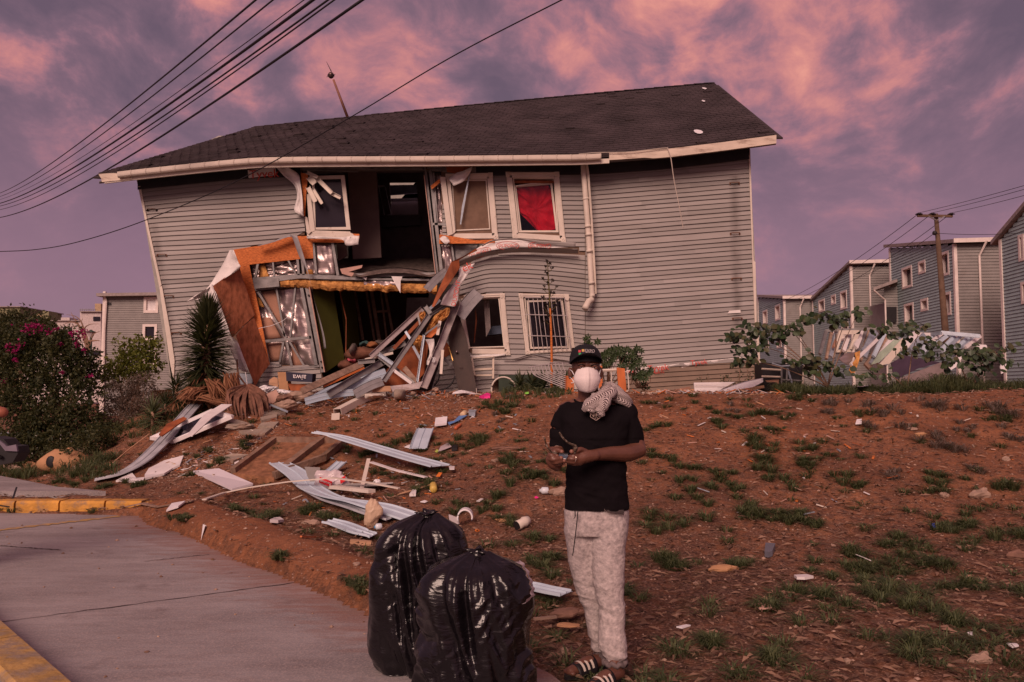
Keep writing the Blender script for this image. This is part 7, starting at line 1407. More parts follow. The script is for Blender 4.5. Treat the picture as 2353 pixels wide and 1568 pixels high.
# ---------------------------------------------------------------- wreckage and furniture along the crest on the right
def crest():
 w = lambda x, y, Y: P(*CT(x, y), Y)
 t = thing('fallen_wall_frame', 'fallen stud wall with a white window frame leaning among the leaves', 'wall frame', w(700, 620, 20)); cnt = 0
 for a, b, wd, m in (((650, 158), (1115, 140), .05, STEEL), ((655, 160), (600, 360), .06, STEEL), ((700, 160), (655, 400), .05, WOODG), ((745, 158), (690, 380), .07, STEELB), ((770, 160), (715, 300), .04, GYPD), ((1000, 150), (900, 380), .06, STEEL), ((1020, 150), (950, 420), .04, WOODG),
      ((1190, 205), (1000, 470), .14, WOODG), ((860, 155), (800, 330), .08, WHITEW), ((960, 160), (905, 300), .10, WHITEW), ((1060, 150), (975, 380), .12, STEELB), ((1240, 215), (1090, 440), .16, WHITEW), ((1160, 170), (1060, 380), .07, BLUEV), ((1300, 230), (1150, 450), .10, STEELB), ((1140, 230), (1030, 440), .05, STEELB), ((1090, 180), (960, 330), .05, STEELB)):
  mb = MB(); mb.bar(w(*a, 20.6), w(*b, 20.0), wd * 1.3, .06, (0, 1, 0)); mk('stud', mb, m, t)
 mb = MB()
 for q in (((768, 155), (955, 153), (945, 186), (800, 190)), ((768, 155), (800, 190), (755, 325), (705, 385)), ((955, 153), (880, 335), (850, 318), (905, 186)), ((755, 322), (880, 318), (870, 340), (735, 345)), ((705, 385), (735, 345), (730, 380), (712, 390)), ((815, 335), (835, 340), (820, 400), (800, 390))): mb.slab([w(*p, 20.2) for p in q], (0, .08, 0))
 mk('window_frame', mb, TRIM, t, fix=True)
 mb = MB(); mb.slab([w(*p, 20.25) for p in ((720, 350), (800, 335), (790, 400), (740, 420))], (0, .02, 0)); mk('grey_pane', mb, STEEL, t, fix=True)
 one('pale_pole', MB().bar(w(1100, 225, 19.4), w(865, 450, 18.6), .07, .05, (0, 1, 0)), WHITEW, 'pale pole slanting in front of the fallen stud wall', 'pole')
 for q, Y, m, lab, nm, cat in (([(1250, 225), (1310, 235), (1250, 300), (1190, 350), (1110, 430), (1040, 450), (1110, 350)], 19.8, mat('sage_board', (.34, .42, .34), .6), 'pale sage-green board leaning in the middle of the right-hand wreckage', 'sage_board', 'board'),
       ([(1310, 220), (1345, 235), (1290, 330), (1200, 440), (1100, 460), (1200, 350)], 19.6, TRIM, 'cream board edge leaning right of the sage-green board', 'cream_board', 'board'),
       ([(1215, 435), (1330, 370), (1480, 395), (1640, 432), (1450, 480), (1260, 575), (1230, 520)], 18.2, mat('dark_plum_panel', (.055, .035, .06), .5), 'dark plum panel lying in the grass', 'plum_panel', 'panel'),
       ([(1255, 580), (1640, 430), (1700, 470), (1690, 540), (1500, 590), (1300, 610)], 18.0, mat('mauve_panel', (.22, .17, .17), .7), 'grey-mauve panel edge in front of the plum one', 'mauve_panel', 'panel'),
       ([(765, 400), (830, 350), (905, 340), (880, 400), (850, 455), (800, 430)], 18.8, FOIL, 'crumpled silver foil in front of the window frame', 'foil_scrap', 'foil'),
       ([(850, 500), (870, 450), (910, 400), (900, 350), (945, 330), (945, 380), (930, 440), (900, 520), (860, 530)], 18.6, WOOL, 'yellow wool clump hanging beside the silver foil', 'wool_clump', 'insulation'),
       ([(1405, 172), (1640, 178), (1560, 215), (1440, 205)], 20.2, WHITEW, 'white sheet lying flat along the top of the right-hand wreckage', 'white_sheet', 'sheet'),
       ([(1700, 450), (1750, 400), (1850, 360), (1790, 430), (1770, 470), (1720, 500)], 17.8, WHITEP, 'torn white rag caught in the leaves on the right', 'white_rag', 'rag'),
       ([(2150, 470), (2170, 420), (2200, 420), (2200, 500), (2160, 530)], 17.8, WHITEP, 'small white rag near the right end of the weeds', 'white_rag', 'rag'),
       ([(1920, 300), (1960, 275), (2030, 280), (2040, 305), (1980, 318)], 19.5, WHITEP, 'round white lid at the right end of the wreckage', 'white_lid', 'lid')):
  mb = MB(); mb.slab([w(*p, Y) for p in q], (0, .03, 0)); one(nm, mb, m, lab, cat, fix=True)
 t = thing('fallen_wall_frame', 'second fallen stud frame with pale blue rails above the plum panel', 'wall frame', w(1700, 480, 20))
 for a, b, wd in (((1640, 175), (1975, 205), .08), ((1975, 205), (1850, 300), .07), ((1930, 210), (1820, 300), .05), ((1815, 200), (1700, 300), .06), ((1700, 195), (1600, 270), .07), ((1650, 180), (1560, 250), .06), ((1560, 190), (1640, 180), .06), ((1500, 200), (1380, 330), .14), ((1590, 210), (1480, 330), .12), ((1760, 215), (1650, 330), .12), ((1880, 225), (1770, 320), .12), ((1420, 185), (1300, 330), .12)):
  mb = MB(); mb.bar(w(*a, 20.0), w(*b, 19.6), wd * 1.2, .06, (0, 1, 0)); mk('stud', mb, rnd.choice((STEELB, WHITEW, BLUEV)), t)
 # black cabinet frame
 t = thing('black_cabinet', 'battered black cabinet with a bare metal frame at the corner of the house', 'cabinet', w(280, 700, 15))
 mb = MB(); mb.slab([w(*p, 15.4) for p in ((105, 440), (130, 430), (460, 450), (470, 690), (300, 700), (115, 660))], (0, .5, 0)); mk('cabinet_body', mb, BLACKP, t, fix=True)
 for a, b, m in (((190, 440), (270, 465), STEELB), ((270, 465), (465, 450), STEELB), ((465, 450), (445, 700), FASCIA), ((270, 465), (275, 690), STEEL), ((320, 480), (370, 640), STEELB), ((320, 480), (310, 690), STEEL), ((275, 580), (450, 590), STEEL), ((275, 620), (450, 660), STEEL), ((100, 485), (265, 495), FASCIA), ((100, 550), (260, 555), FASCIA)):
  mb = MB(); mb.tube([w(*a, 15.2), w(*b, 15.2)], .02, 6); mk('frame_rod', mb, m, t)
 mb = MB(); mb.slab([w(*p, 15.25) for p in ((130, 585), (250, 575), (240, 650), (225, 600), (150, 600))], (0, .02, 0)); mk('torn_panel', mb, GYPD, t, fix=True)
 c7 = lambda x, y, Y: P(*C7(x, y), Y)
 t = thing('foam_panel', 'white grooved foam panel lying against the lower wall', 'panel', c7(1100, 1520, 15.6))
 mb = MB(); mb.slab([c7(908, 1402, 15.7), c7(1305, 1396, 15.9), c7(1180, 1460, 15.7), c7(1110, 1522, 15.5), c7(985, 1525, 15.5), c7(912, 1480, 15.6)], (0, .06, 0)); mk('panel', mb, WHITEW, t, fix=True)
 mb = MB(); [mb.bar(c7(915, 1420 + 22 * i, 15.64), c7(1250 - 45 * i, 1416 + 22 * i, 15.7), .006, .006) for i in range(4)]; mk('grooves', mb, TRIM, t)
 mb = MB(); rows = [[c7(1120 + 455 * s + 60 * (t_ - .5) * (1 - s), 1510 - 150 * s + 70 * t_ * math.sin(s * 2.6) - 20 * math.sin(s * 3.1), 15.3 - .3 * t_ + .1 * s) for s in np.linspace(0, 1, 16)] for t_ in np.linspace(0, 1, 6)]; mb.grid(rows, thick=(0, .01, .01)); one('white_sheet', mb, WHITEP, 'smooth curved white sheet right of the grooved foam panel', 'sheet', smooth=True)
 one('timber_strip', MB().bar(c7(1165, 1512, 15.0), c7(1580, 1440, 15.1), .05, .05), WOODP, 'timber strip under the curved white sheet', 'strip')
 for k, (a, b, m, lab) in enumerate((((460, 1525), (700, 1505), WHITEP, 'thin white strip lying left of the foam panel'), ((640, 1500), (860, 1450), GYPD, 'brown splintered strip left of the foam panel'), ((700, 1490), (900, 1470), WOODP, 'yellowish strip nearest the left of the foam panel'), ((560, 1490), (650, 1480), WHITEW, 'short white box end left of the brown strip'), ((835, 1480), (870, 1530), WHITEP, 'crumpled white corner under the foam panel'))):
  one('debris_strip', MB().bar(c7(*a, 15.3), c7(*b, 15.5), .10 if k != 2 else .06, .03), m, lab, 'strip')
 mb = MB(); mb.ell(c7(1440, 1510, 14.9), (.42, .2, .07), 14, 8); one('dark_sack', mb, mat('dark_slate_plastic', (.03, .03, .045), .4), 'flat dark plastic sack below the curved white sheet', 'sack', smooth=True)
 # bed frame with orange posts behind the person
 t = thing('bed_frame', 'orange varnished bed frame standing behind the person', 'bed frame', P(1370, 905, 15.3)); cq = lambda x, y, Y: P(*CQ(x, y), Y)
 for q, Y in (([(308, 398), (345, 400), (383, 415), (383, 528), (314, 530)], 15.2), ([(575, 318), (605, 322), (608, 480), (580, 500)], 15.2), ([(720, 334), (745, 338), (782, 342), (796, 530), (732, 490)], 15.1)):
  mb = MB(); mb.slab([cq(*p, Y) for p in q], (0, .06, 0)); mk('post', mb, WOODO, t, fix=True)
 for a, b, r in (((605, 358), (722, 352), .03), ((675, 360), (680, 475), .012), ((383, 430), (400, 500), .02), ((360, 455), (378, 455), .012)): mk('rail', MB().tube([cq(*a, 15.2), cq(*b, 15.2)], r, 6), TRIM, t)
 mk('handle', MB().tube(curve([cq(*p, 15.1) for p in ((782, 368), (800, 372), (805, 380), (815, 500), (805, 520), (790, 522))], 16), .012, 6), TRIM, t, True)
 # grille of curved rods
 t = thing('rod_grille', 'grille of curved grey rods leaning over the strap-leaved plants', 'grille', P(1240, 900, 15.4)); c5 = lambda x, y, Y: P(*C5(x, y), Y)
 for k in range(10):
  s = (1110 + 36 * k, 1092 - 5 * k); mb = MB(); mb.tube(curve([c5(*s, 15.5), c5(s[0] + 12, s[1] + 50, 15.4), c5(s[0] + 60 - 3 * k, s[1] + 100 - k, 15.3), c5(1470, 1318 - 22 * k, 15.1)], 18), .010, 5); mk('rod', mb, MAT['bars'], t, True)
 mk('rail', MB().tube([c5(1082, 1098, 15.5), c5(1300, 1062, 15.6), c5(1310, 1052, 15.8), c5(1500, 1056, 16)], .014, 5), MAT['bars'], t)
 # bucket
 t = thing('bucket', 'round tan bucket lying on its side at the foot of the wall', 'bucket', c5(825, 1365, 15.7)); c0 = c5(820, 1325, 15.6); R_ = .235
 mb = MB(); mb.grid([[c0 + Vector((math.cos(a) * r + x, y, math.sin(a) * r)) for a in np.linspace(0, 6.283, 22)[:-1]] for r, y, x in ((R_, 0, 0), (R_ * .86, .3, .10), (0, .3, .10))], close=True); mk('bucket_shell', mb, WOODG, t, True)
 mk('bucket_rim', MB().tube([c0 + Vector((math.cos(a) * R_, 0, math.sin(a) * R_)) for a in np.linspace(0, 6.283, 26)], .018, 6), TRIM, t, True)
 mb = MB(); mb.box(c5(1010, 1290, 15.75), (.9, .3, .42)); one('plant_trough', mb, mat('dark_green_trough', (.03, .045, .03), .7), 'dark trough holding the strap-leaved plants', 'trough')
crest()
# ================================================================ plants
def leafquads(V, Fc, p, d, up, L, w, fold=.15):
 d = d.normalized(); s = d.cross(up); s = s.normalized() if s.length > 1e-4 else Vector((1, 0, 0)); n = s.cross(d); o = len(V)
 V += [tuple(p), tuple(p + d * L * .45 + s * w * .5 + n * w * fold), tuple(p + d * L), tuple(p + d * L * .45 - s * w * .5 + n * w * fold), tuple(p + d * L * .5)]
 Fc += [(o, o + 1, o + 4), (o + 1, o + 2, o + 4), (o + 2, o + 3, o + 4), (o + 3, o, o + 4)]
def rv(rs):
 v = Vector((rs.gauss(0, 1), rs.gauss(0, 1), rs.gauss(0, 1))); return v.normalized()
def crown(name, blobs, m, par, n, size, seed, nm='crown', droop=.3, clump=26, rag=.25):
 rs = random.Random(seed); V = []; Fc = []; vol = [b[1][0] * b[1][1] * b[1][2] for b in blobs]; tot = sum(v ** .67 for v in vol)
 for b, v in zip(blobs, vol):
  k = int(n * v ** .67 / tot / clump) + 1
  for i in range(k):
   q = rv(rs); r = rs.random() ** .35 * (1 + rag * (rs.random() - .4)); c = b[0] + Vector((q.x * b[1][0], q.y * b[1][1], q.z * b[1][2])) * r; cs = size * rs.uniform(1.2, 3.2)
   for j in range(clump):
    p = c + rv(rs) * cs * rs.random() ** .5; d = rv(rs) + Vector((0, 0, -droop)) + (p - b[0]).normalized() * .5
    leafquads(V, Fc, p, d, rv(rs), size * rs.uniform(.6, 1.25), size * rs.uniform(.4, .7))
 me = bpy.data.meshes.new(nm); off = root_loc(par); A = np.array(V) - np.array(off[:]); me.from_pydata(A.tolist(), [], Fc); me.materials.append(m); o = link(bpy.data.objects.new(nm, me)); o.parent = par; o['kind'] = 'stuff'; WL[o.name] = off; return o
def bushes():
 Yb = 16.6; t = thing('bougainvillea_bush', 'big dark bougainvillea bush with magenta flowers at the left edge', 'bush', G(110, 1062))
 bl = []
 for (u, v, r, Y) in ((30, 800, 50, 17), (95, 800, 46, 17), (150, 810, 40, 16.8), (185, 835, 36, 16.8), (60, 860, 60, 17), (130, 880, 55, 16.8), (200, 880, 36, 16.8), (30, 930, 55, 16.6), (110, 950, 60, 16.6), (185, 955, 45, 16.5), (60, 1010, 55, 16.4), (140, 1020, 52, 16.3), (205, 1010, 34, 16.3), (0, 1020, 45, 16.3), (30, 765, 36, 17.4), (80, 758, 26, 17.2), (140, 772, 24, 17), (-30, 880, 60, 17), (235, 985, 22, 16.5), (-20, 800, 46, 17)):
  k = Y / 1830; bl.append((P(u, v, Y), (r * k * .86, .45, r * k * .8)))
 crown('b', bl, BUSHM, t, 25000, .085, 3, rag=.6)
 rs = random.Random(5)
 for i in range(12):
  a = P(60 + rs.uniform(-30, 90), 1060, 16.6); b = bl[rs.randrange(len(bl))][0]; m_ = a.lerp(b, .5) + Vector((rs.uniform(-.2, .2), 0, 0)); mk('branch', MB().tube(curve([a, m_, b], 10), [.045 - .003 * j for j in range(11)], 6), BARK, t, True)
 V = []; Fc = []
 for (x, y, s) in ((210, 422, 40), (300, 412, 36), (150, 555, 26), (92, 592, 28), (640, 472, 34), (662, 438, 16), (605, 545, 20), (570, 460, 14), (385, 442, 18), (440, 430, 12), (115, 665, 12), (712, 790, 14), (490, 770, 14), (70, 560, 16), (660, 590, 12), (470, 540, 14), (30, 830, 12), (250, 405, 24)):
  c = P(*CLc(x, y), 16.55)
  for j in range(int(s * 1.1)): leafquads(V, Fc, c + Vector((rs.gauss(0, 1), rs.gauss(0, .6), rs.gauss(0, .6))) * s * .0022, rv(rs), rv(rs), .055, .045)
 me = bpy.data.meshes.new('flowers'); off = root_loc(t); me.from_pydata((np.array(V) - np.array(off[:])).tolist(), [], Fc); me.materials.append(MAGM); o = link(bpy.data.objects.new('flowers', me)); o.parent = t; o['kind'] = 'stuff'
 t = thing('dark_tree', 'dark tree crown rising at the far left behind the bush', 'tree', P(30, 925, 34)); crown('t', [(P(u, v, 34), (r * .0186, .8, r * .0186)) for u, v, r in ((20, 742, 22), (60, 738, 26), (95, 748, 18), (40, 765, 34), (85, 770, 30), (5, 760, 26), (-25, 770, 30))], BUSHM, t, 5000, .16, 8); mk('trunk', MB().tube([P(30, 930, 34), P(40, 770, 34)], [.2, .1], 8), BARK, t, True)
 t = thing('yellow_green_bush', 'yellow-green shrub in front of the grey apartment house', 'bush', P(315, 960, 18.6))
 crown('y', [(P(u, v, 18.4), (r * .0101 * .95, .35, r * .0101 * .75)) for u, v, r in ((300, 815, 24), (330, 805, 26), (268, 842, 24), (305, 850, 36), (345, 835, 24), (255, 865, 18), (285, 790, 12), (340, 785, 14))], BUSHY, t, 2100, .10, 9, clump=9, rag=.7)
 rs = random.Random(6)
 for i in range(9): a = P(300 + rs.uniform(-15, 25), 950, 18.5); b = P(300 + rs.uniform(-50, 50), rs.uniform(785, 860), 18.4); mk('branch', MB().tube(curve([a, a.lerp(b, .5) + Vector((rs.uniform(-.1, .1), 0, .1)), b], 8), [.03 - .0028 * j for j in range(9)], 5), BARK, t, True)
 t = thing('twiggy_bush', 'grey-brown twiggy bush below the yellow-green shrub', 'bush', P(310, 985, 17.4))
 crown('g', [(P(u, v, 17.4), (r * .0095, .4, r * .0095 * .8)) for u, v, r in ((330, 880, 30), (280, 895, 30), (345, 915, 28), (300, 925, 36), (260, 930, 26), (310, 960, 36), (245, 965, 26))], BUSHG, t, 7500, .045, 10, clump=18, rag=.5)
 for i in range(40): a = P(300 + rs.uniform(-40, 40), 985, 17.4); b = P(300 + rs.uniform(-60, 60), rs.uniform(855, 950), 17.3); mk('twig', MB().tube(curve([a, a.lerp(b, .6) + Vector((rs.uniform(-.15, .15), 0, .05)), b], 6), [.012 - .0014 * j for j in range(7)], 4), BARK, t)
 t = thing('bare_branches', 'bare thin branches above the right of the bougainvillea', 'branches', P(200, 900, 22))
 for a in ([(700, 600), (640, 420), (560, 370), (480, 400)], [(690, 600), (650, 400), (600, 330), (520, 310)], [(700, 600), (660, 440), (700, 390), (780, 385)], [(690, 600), (620, 400), (580, 340), (555, 290)], [(700, 600), (680, 480), (640, 380), (650, 340)], [(700, 560), (730, 470), (790, 440)], [(650, 420), (600, 400), (530, 420)], [(690, 520), (760, 515), (790, 520)]):
  mk('branch', MB().tube(curve([P(*CLc(*p), 22) for p in a], 12), [.03 - .0022 * j for j in range(13)], 5), BARK, t)
 t = thing('green_bushes', 'low dark green shrub under the right side of the bougainvillea', 'bush', G(190, 1070)); crown('l', [(G(u, v) + Vector((0, 0, h)), (r * .009, .35, h)) for u, v, r, h in ((180, 1068, 30, .25), (130, 1072, 28, .2), (215, 1050, 22, .3), (40, 1078, 30, .2), (250, 1030, 22, .25))], BUSHM, t, 3000, .06, 12)
 # blocks of rubble that show through the bush
 mb = MB(); cm = [WHITEW, STONE, CARD, BLUEV, GYP]; rs = random.Random(9)
 for i in range(420):
  mb.cur = rs.randrange(5); Y = rs.uniform(19, 34); u = rs.uniform(-40, 400); p = P(u, 905, Y); z = gz(p.x, Y); s = rs.uniform(.12, .55)
  mb.box((p.x, Y, z + rs.uniform(0, .5) * (Y / 30)), (s * rs.uniform(.5, 2), s, s * rs.uniform(.15, .7)), Matrix.Rotation(rs.uniform(0, 3), 3, rv(rs)))
 o = mk('rubble', mb, cm); o['kind'] = 'stuff'; o['label'] = 'pale rubble spread on the low ground behind the bushes'
bushes()
def spiky(name, label, cat, base, top, n, L, w, m, dead=None, seed=1, ndead=0, trunk=.06, spread=1.0, nmL='leaf_crown'):
 rs = random.Random(seed); t = thing(name, label, cat, base); V = []; Fc = []
 def leaf(V, Fc, p, d, L, w, sag):
  d = d.normalized(); s = d.cross(Vector((0, 0, 1))); s = s.normalized() if s.length > .01 else Vector((1, 0, 0)); o = len(V); q = p.copy(); dd = d.copy(); seg = 3
  for k in range(seg + 1):
   ww = w * (.7, 1, .75, .05)[k]; V.append(tuple(q + s * ww / 2)); V.append(tuple(q - s * ww / 2)); V.append(tuple(q + s.cross(dd) * ww * .25)); q = q + dd * L / seg; dd = (dd + Vector((0, 0, -sag))).normalized()
  for k in range(seg): a = o + 3 * k; Fc += [(a, a + 2, a + 5, a + 3), (a + 2, a + 1, a + 4, a + 5)]
 for i in range(n):
  f = i / n; p = base.lerp(top, .12 + .86 * f); el = -.45 + 1.85 * f ** 1.6; a = rs.uniform(0, 6.283); d = Vector((math.cos(a) * math.cos(el), math.sin(a) * math.cos(el), math.sin(el))) + rv(rs) * .12; leaf(V, Fc, p, d, L * rs.uniform(.8, 1.1) * (1 - .15 * f), w, rs.uniform(.0, .16) * spread)
 o = mk(nmL, MB().add(V, Fc), m, t); o['kind'] = 'stuff'
 if ndead:
  V = []; Fc = []
  for i in range(ndead): p = base.lerp(top, rs.uniform(.06, .3)); a = rs.uniform(0, 6.283); d = Vector((math.cos(a) * .75, math.sin(a) * .75, rs.uniform(-.9, -.1))); leaf(V, Fc, p, d, L * rs.uniform(.6, 1.1), w * 1.2, .35)
  o = mk('dead_leaf_skirt', MB().add(V, Fc), dead, t); o['kind'] = 'stuff'
 if trunk: mk('trunk', MB().tube([base, base.lerp(top, .9)], [trunk * 1.4, trunk], 9), BARK, t, True)
 return t
DEADM = leafmat('dead_straw_leaf', (.14, .055, .03), (.40, .20, .11), .8)
def plants():
 b = P(470, 905, 15.6); spiky('yucca', 'tall dark spiky yucca with a skirt of dead leaves by the torn wall', 'yucca', b, P(477, 728, 15.6), 1100, .66, .042, YUCM, DEADM, 3, 260, .09)
 b = G(350, 985); spiky('agave', 'small pale-green agave rosette on the slope left of the yucca', 'agave', b, b + Vector((0, 0, .35)), 90, .42, .035, leafmat('agave_leaf', (.05, .07, .04), (.14, .16, .08)), None, 4, 0, .03)
 for k, (u, v, h, n, lab) in enumerate(((405, 905, .4, 150, 'dark spiky shrub just left of the yucca base'), (430, 940, .25, 110, 'low dark spiky plant between yucca and agave'), (380, 935, .3, 110, 'low dark spiky plant above the agave rosette'))):
  b = P(u, v + 25, 15.5); spiky('spiky_shrub', lab, 'shrub', b, b + Vector((0, 0, h)), n, .36, .022, YUCM, DEADM, 10 + k, 20, .03)
 # dead palm frond
 rs = random.Random(8); t = thing('dead_palm_frond', 'dead brown palm fronds collapsed below the hanging sheathing', 'palm frond', P(*CN(880, 430), 14.6)); o_ = P(*CN(870, 105), 15.0)
 for i in range(60):
  f = i / 59; e = P(*CN(720 + 340 * f + rs.uniform(-25, 25), 300 + 130 * math.sin(f * 3.1) + rs.uniform(-40, 50)), 14.5 + rs.uniform(-.3, .4)); s = o_ + Vector((rs.uniform(-.06, .06), 0, rs.uniform(-.1, .05))); m_ = s.lerp(e, .5) + Vector(((f - .5) * .35, -.12, .08)); c = curve([s, m_, e], 6)
  mb = MB(); mb.tube(c, [.012, .024, .03, .028, .022, .014, .004], 4, flat=.35, up=(0, 1, 0)); mk('leaflet', mb, DRYLEAF, t)
 mk('stem', MB().tube(curve([P(*CA(555, 1210), 16), P(*CA(570, 1340), 15.7), P(*CA(640, 1440), 15.2), o_], 14), .018, 6), DRYLEAF, t, True)
 mk('cord', MB().tube([P(*CA(632, 1320), 15.9), P(*CA(648, 1445), 15.3)], .008, 4), WHITEP, t)
 for k, (x0, y0, x1, y1) in enumerate(((560, 50, 640, 210), (720, 0, 760, 220), (330, 190, 700, 260), (480, 120, 320, 200))):
  rs2 = random.Random(k); t = thing('straw_heap', ['hanging brown straw under the yucca', 'brown curled leaves between yucca and palm frond', 'reddish dry leaves lying under the yucca', 'dry straw on the left below the yucca'][k], 'straw', P(*CN(x1, y1), 15))
  mb = MB()
  for i in range(70):
   a = P(*CN(x0 + rs2.uniform(-70, 70), y0 + rs2.uniform(-20, 30)), 15.3 + rs2.uniform(-.2, .2)); e = P(*CN(x1 + rs2.uniform(-90, 90), y1 + rs2.uniform(-40, 40)), 15.0 + rs2.uniform(-.3, .2)); mb.tube([a, a.lerp(e, .5) + Vector((0, -.05, .05)), e], [.012, .016, .004], 3)
  o = mk('stalks', mb, DEADM, t); o['kind'] = 'stuff'
 # strap-leaved plants in the trough
 for k, u in enumerate((1195, 1222, 1250, 1278, 1300)):
  b = P(u, 900, 15.45); spiky('strap_leaf_plant', ['leftmost of the strap-leaved plants in the dark trough', 'second strap-leaved plant from the left in the dark trough', 'middle strap-leaved plant under the rod grille', 'fourth strap-leaved plant, left of the bed frame', 'rightmost strap-leaved plant touching the bed frame'][k], 'plant', b, b + Vector((0, 0, .16)), 46, .34, .045, leafmat('strap_leaf_%d' % k, (.025, .04, .02), (.13, .14, .08)), None, 20 + k, 0, 0, 2.2)
 # tall flower stalk
 t = thing('agave_stalk', 'tall bare agave flower stalk with an orange lower stem', 'plant', P(1268, 895, 16.4)); w = lambda x, y: P(*C4(x, y), 16.4)
 lo = curve([P(1268, 895, 16.4), P(1268, 858, 16.4), P(*C5(1323, 900), 16.4), P(*C5(1318, 700), 16.4), P(*C5(1308, 480), 16.4)], 20); mk('orange_stem', MB().tube(lo, [.030 - .0005 * i for i in range(21)], 8), mat('orange_stem', (.50, .15, .035), .7, .3, 14, stretch=(1, 1, 4)), t, True)
 up = curve([lo[-1], w(1300, 1500), w(1290, 1330), w(1285, 1240), w(1283, 1165)], 18); mk('green_stem', MB().tube(up, [.019 - .0007 * i for i in range(19)], 7), mat('olive_stem', (.10, .08, .03), .7), t, True)
 rs = random.Random(4)
 for (x, y) in ((1270, 1165), (1302, 1190), (1260, 1226), (1326, 1240), (1260, 1270), (1280, 1295), (1230, 1348), (1335, 1365), (1282, 1392), (1243, 1432), (1375, 1437), (1248, 1465), (1345, 1500), (1318, 1495), (1232, 1535), (1270, 1620), (1380, 1580), (1255, 1660), (1375, 1630), (1260, 1700), (1335, 1690), (1290, 1720), (1265, 1790), (1300, 1735)):
  e = w(x, y); yy = y + 32; sx = interp([(1165, 1284), (1500, 1300), (1900, 1320)], yy); s = w(sx, yy); br = mk('branchlet', MB().tube(curve([s, s.lerp(e, .6) + Vector((0, 0, -.03)), e], 6), .006, 4), MAT['olive_stem'], t)
  mb = MB(); V = []; Fc = []
  for j in range(9): leafquads(V, Fc, e, rv(rs) + Vector((0, 0, .4)), rv(rs), .055, .035)
  mk('pod', MB().add(V, Fc), mat('dark_pod', (.03, .02, .018), .8) if 'dark_pod' not in MAT else MAT['dark_pod'], br)
 # shrub with hand-shaped leaves
 t = thing('palmate_shrub', 'thin shrub with dark hand-shaped leaves behind the person', 'shrub', P(1420, 900, 15.6)); rs = random.Random(15)
 base = [P(1395, 895, 15.7), P(1440, 895, 15.7), P(1470, 890, 15.7)]
 pts = [C7(*p) for p in ((40, 1120), (90, 1090), (125, 1115), (150, 1080), (215, 1090), (250, 1110), (320, 1085), (345, 1100), (40, 1180), (110, 1180), (185, 1160), (210, 1185), (300, 1170), (340, 1185), (385, 1185), (20, 1240), (200, 1230), (270, 1220), (330, 1290), (370, 1310), (410, 1300), (450, 1310), (390, 1340), (440, 1350), (455, 1440), (300, 1260), (60, 1210), (240, 1150), (370, 1220), (480, 1290), (330, 1370))] + [CQ(*p) for p in ((475, 125), (495, 150), (550, 140), (680, 200), (700, 240), (650, 250), (740, 220), (850, 195), (860, 265), (890, 280), (640, 300), (600, 260))]
 for i, (u, v) in enumerate(pts):
  c = P(u, v, 15.5 + rs.uniform(-.15, .15)); b = min(base, key=lambda q: (q - c).length) if v > 820 else base[0]
  mk('twig', MB().tube(curve([b, b.lerp(c, .55) + Vector((rs.uniform(-.1, .1), 0, -.08)), c], 7), [.010 - .0009 * j for j in range(8)], 4), BARK, t)
  V = []; Fc = []
  for h in range(3):
   cc = c + Vector((rs.gauss(0, .05), rs.gauss(0, .05), rs.gauss(0, .035)))
   for j in range(6): a = math.radians(-150 + 60 * j) ; d = Vector((math.cos(a), -.25 + rs.uniform(-.2, .2), math.sin(a) * .8 - .2)); leafquads(V, Fc, cc, d, Vector((0, -1, .4)), .085, .036)
  mk('leaf_cluster', MB().add(V, Fc), BIGM, t)
 # broad-leaved saplings over the crest: every leaf its own part
 lm = MB(); L = [(0, 0), (.22, .33), (.5, .46), (.78, .34), (1, 0), (.78, -.34), (.5, -.46), (.22, -.33)]; V = [(x, y * .95, .10 * abs(y) - .10 * x * x) for x, y in L] + [(.5, 0, -.04)]
 proto = bpy.data.meshes.new('leaf'); proto.from_pydata(V, [], [(8, i, (i + 1) % 8) for i in range(8)]); proto.materials.append(None)
 def lm_(c): m = mat('broad_leaf_%d' % c, [(.018, .036, .014), (.028, .050, .018), (.042, .065, .024), (.06, .06, .025)][c], .45, .2, 3, spec=.35); q = proto.copy(); q.materials[0] = m; return q
 ms = [lm_(c) for c in range(4)]
 def sapling(lab, base, clusters, Y, n, seed, s=.13):
  rs = random.Random(seed); t = thing('broadleaf_sapling', lab, 'sapling', base); cnt = 0; tot = sum(c[2] for c in clusters); off = root_loc(t)
  for (u, v, r) in clusters:
   c = P(u, v, Y); mid = base.lerp(c, .5) + Vector((rs.uniform(-.1, .1), 0, .12)); mk('branch', MB().tube(curve([base, mid, c], 10), [.013 - .001 * j for j in range(11)], 5), BARK, t, True) if rs.random() < .4 else None
   k = max(3, int(n * r / tot)); kk = Y / 1830
   for i in range(k):
    p = c + Vector((rs.gauss(0, r * kk * .62), rs.gauss(0, .12), rs.gauss(0, r * kk * .36))); o = bpy.data.objects.new('leaf', rs.choice(ms)); link(o); o.parent = t; o.location = p - off
    z = Vector((rs.gauss(0, .5), -.75 + rs.gauss(0, .25), .55 + rs.gauss(0, .35))).normalized(); x = Vector((rs.uniform(-1, 1), rs.uniform(-.6, .2), -.75 + rs.uniform(-.5, .5))); x = (x - z * x.dot(z)).normalized(); y = z.cross(x); q = s * rs.uniform(.6, 1.15)
    o.rotation_euler = Matrix((x, y, z)).transposed().to_euler(); o.scale = (q, q * rs.uniform(.8, 1), q)
 c8 = lambda x, y: C8(x, y)
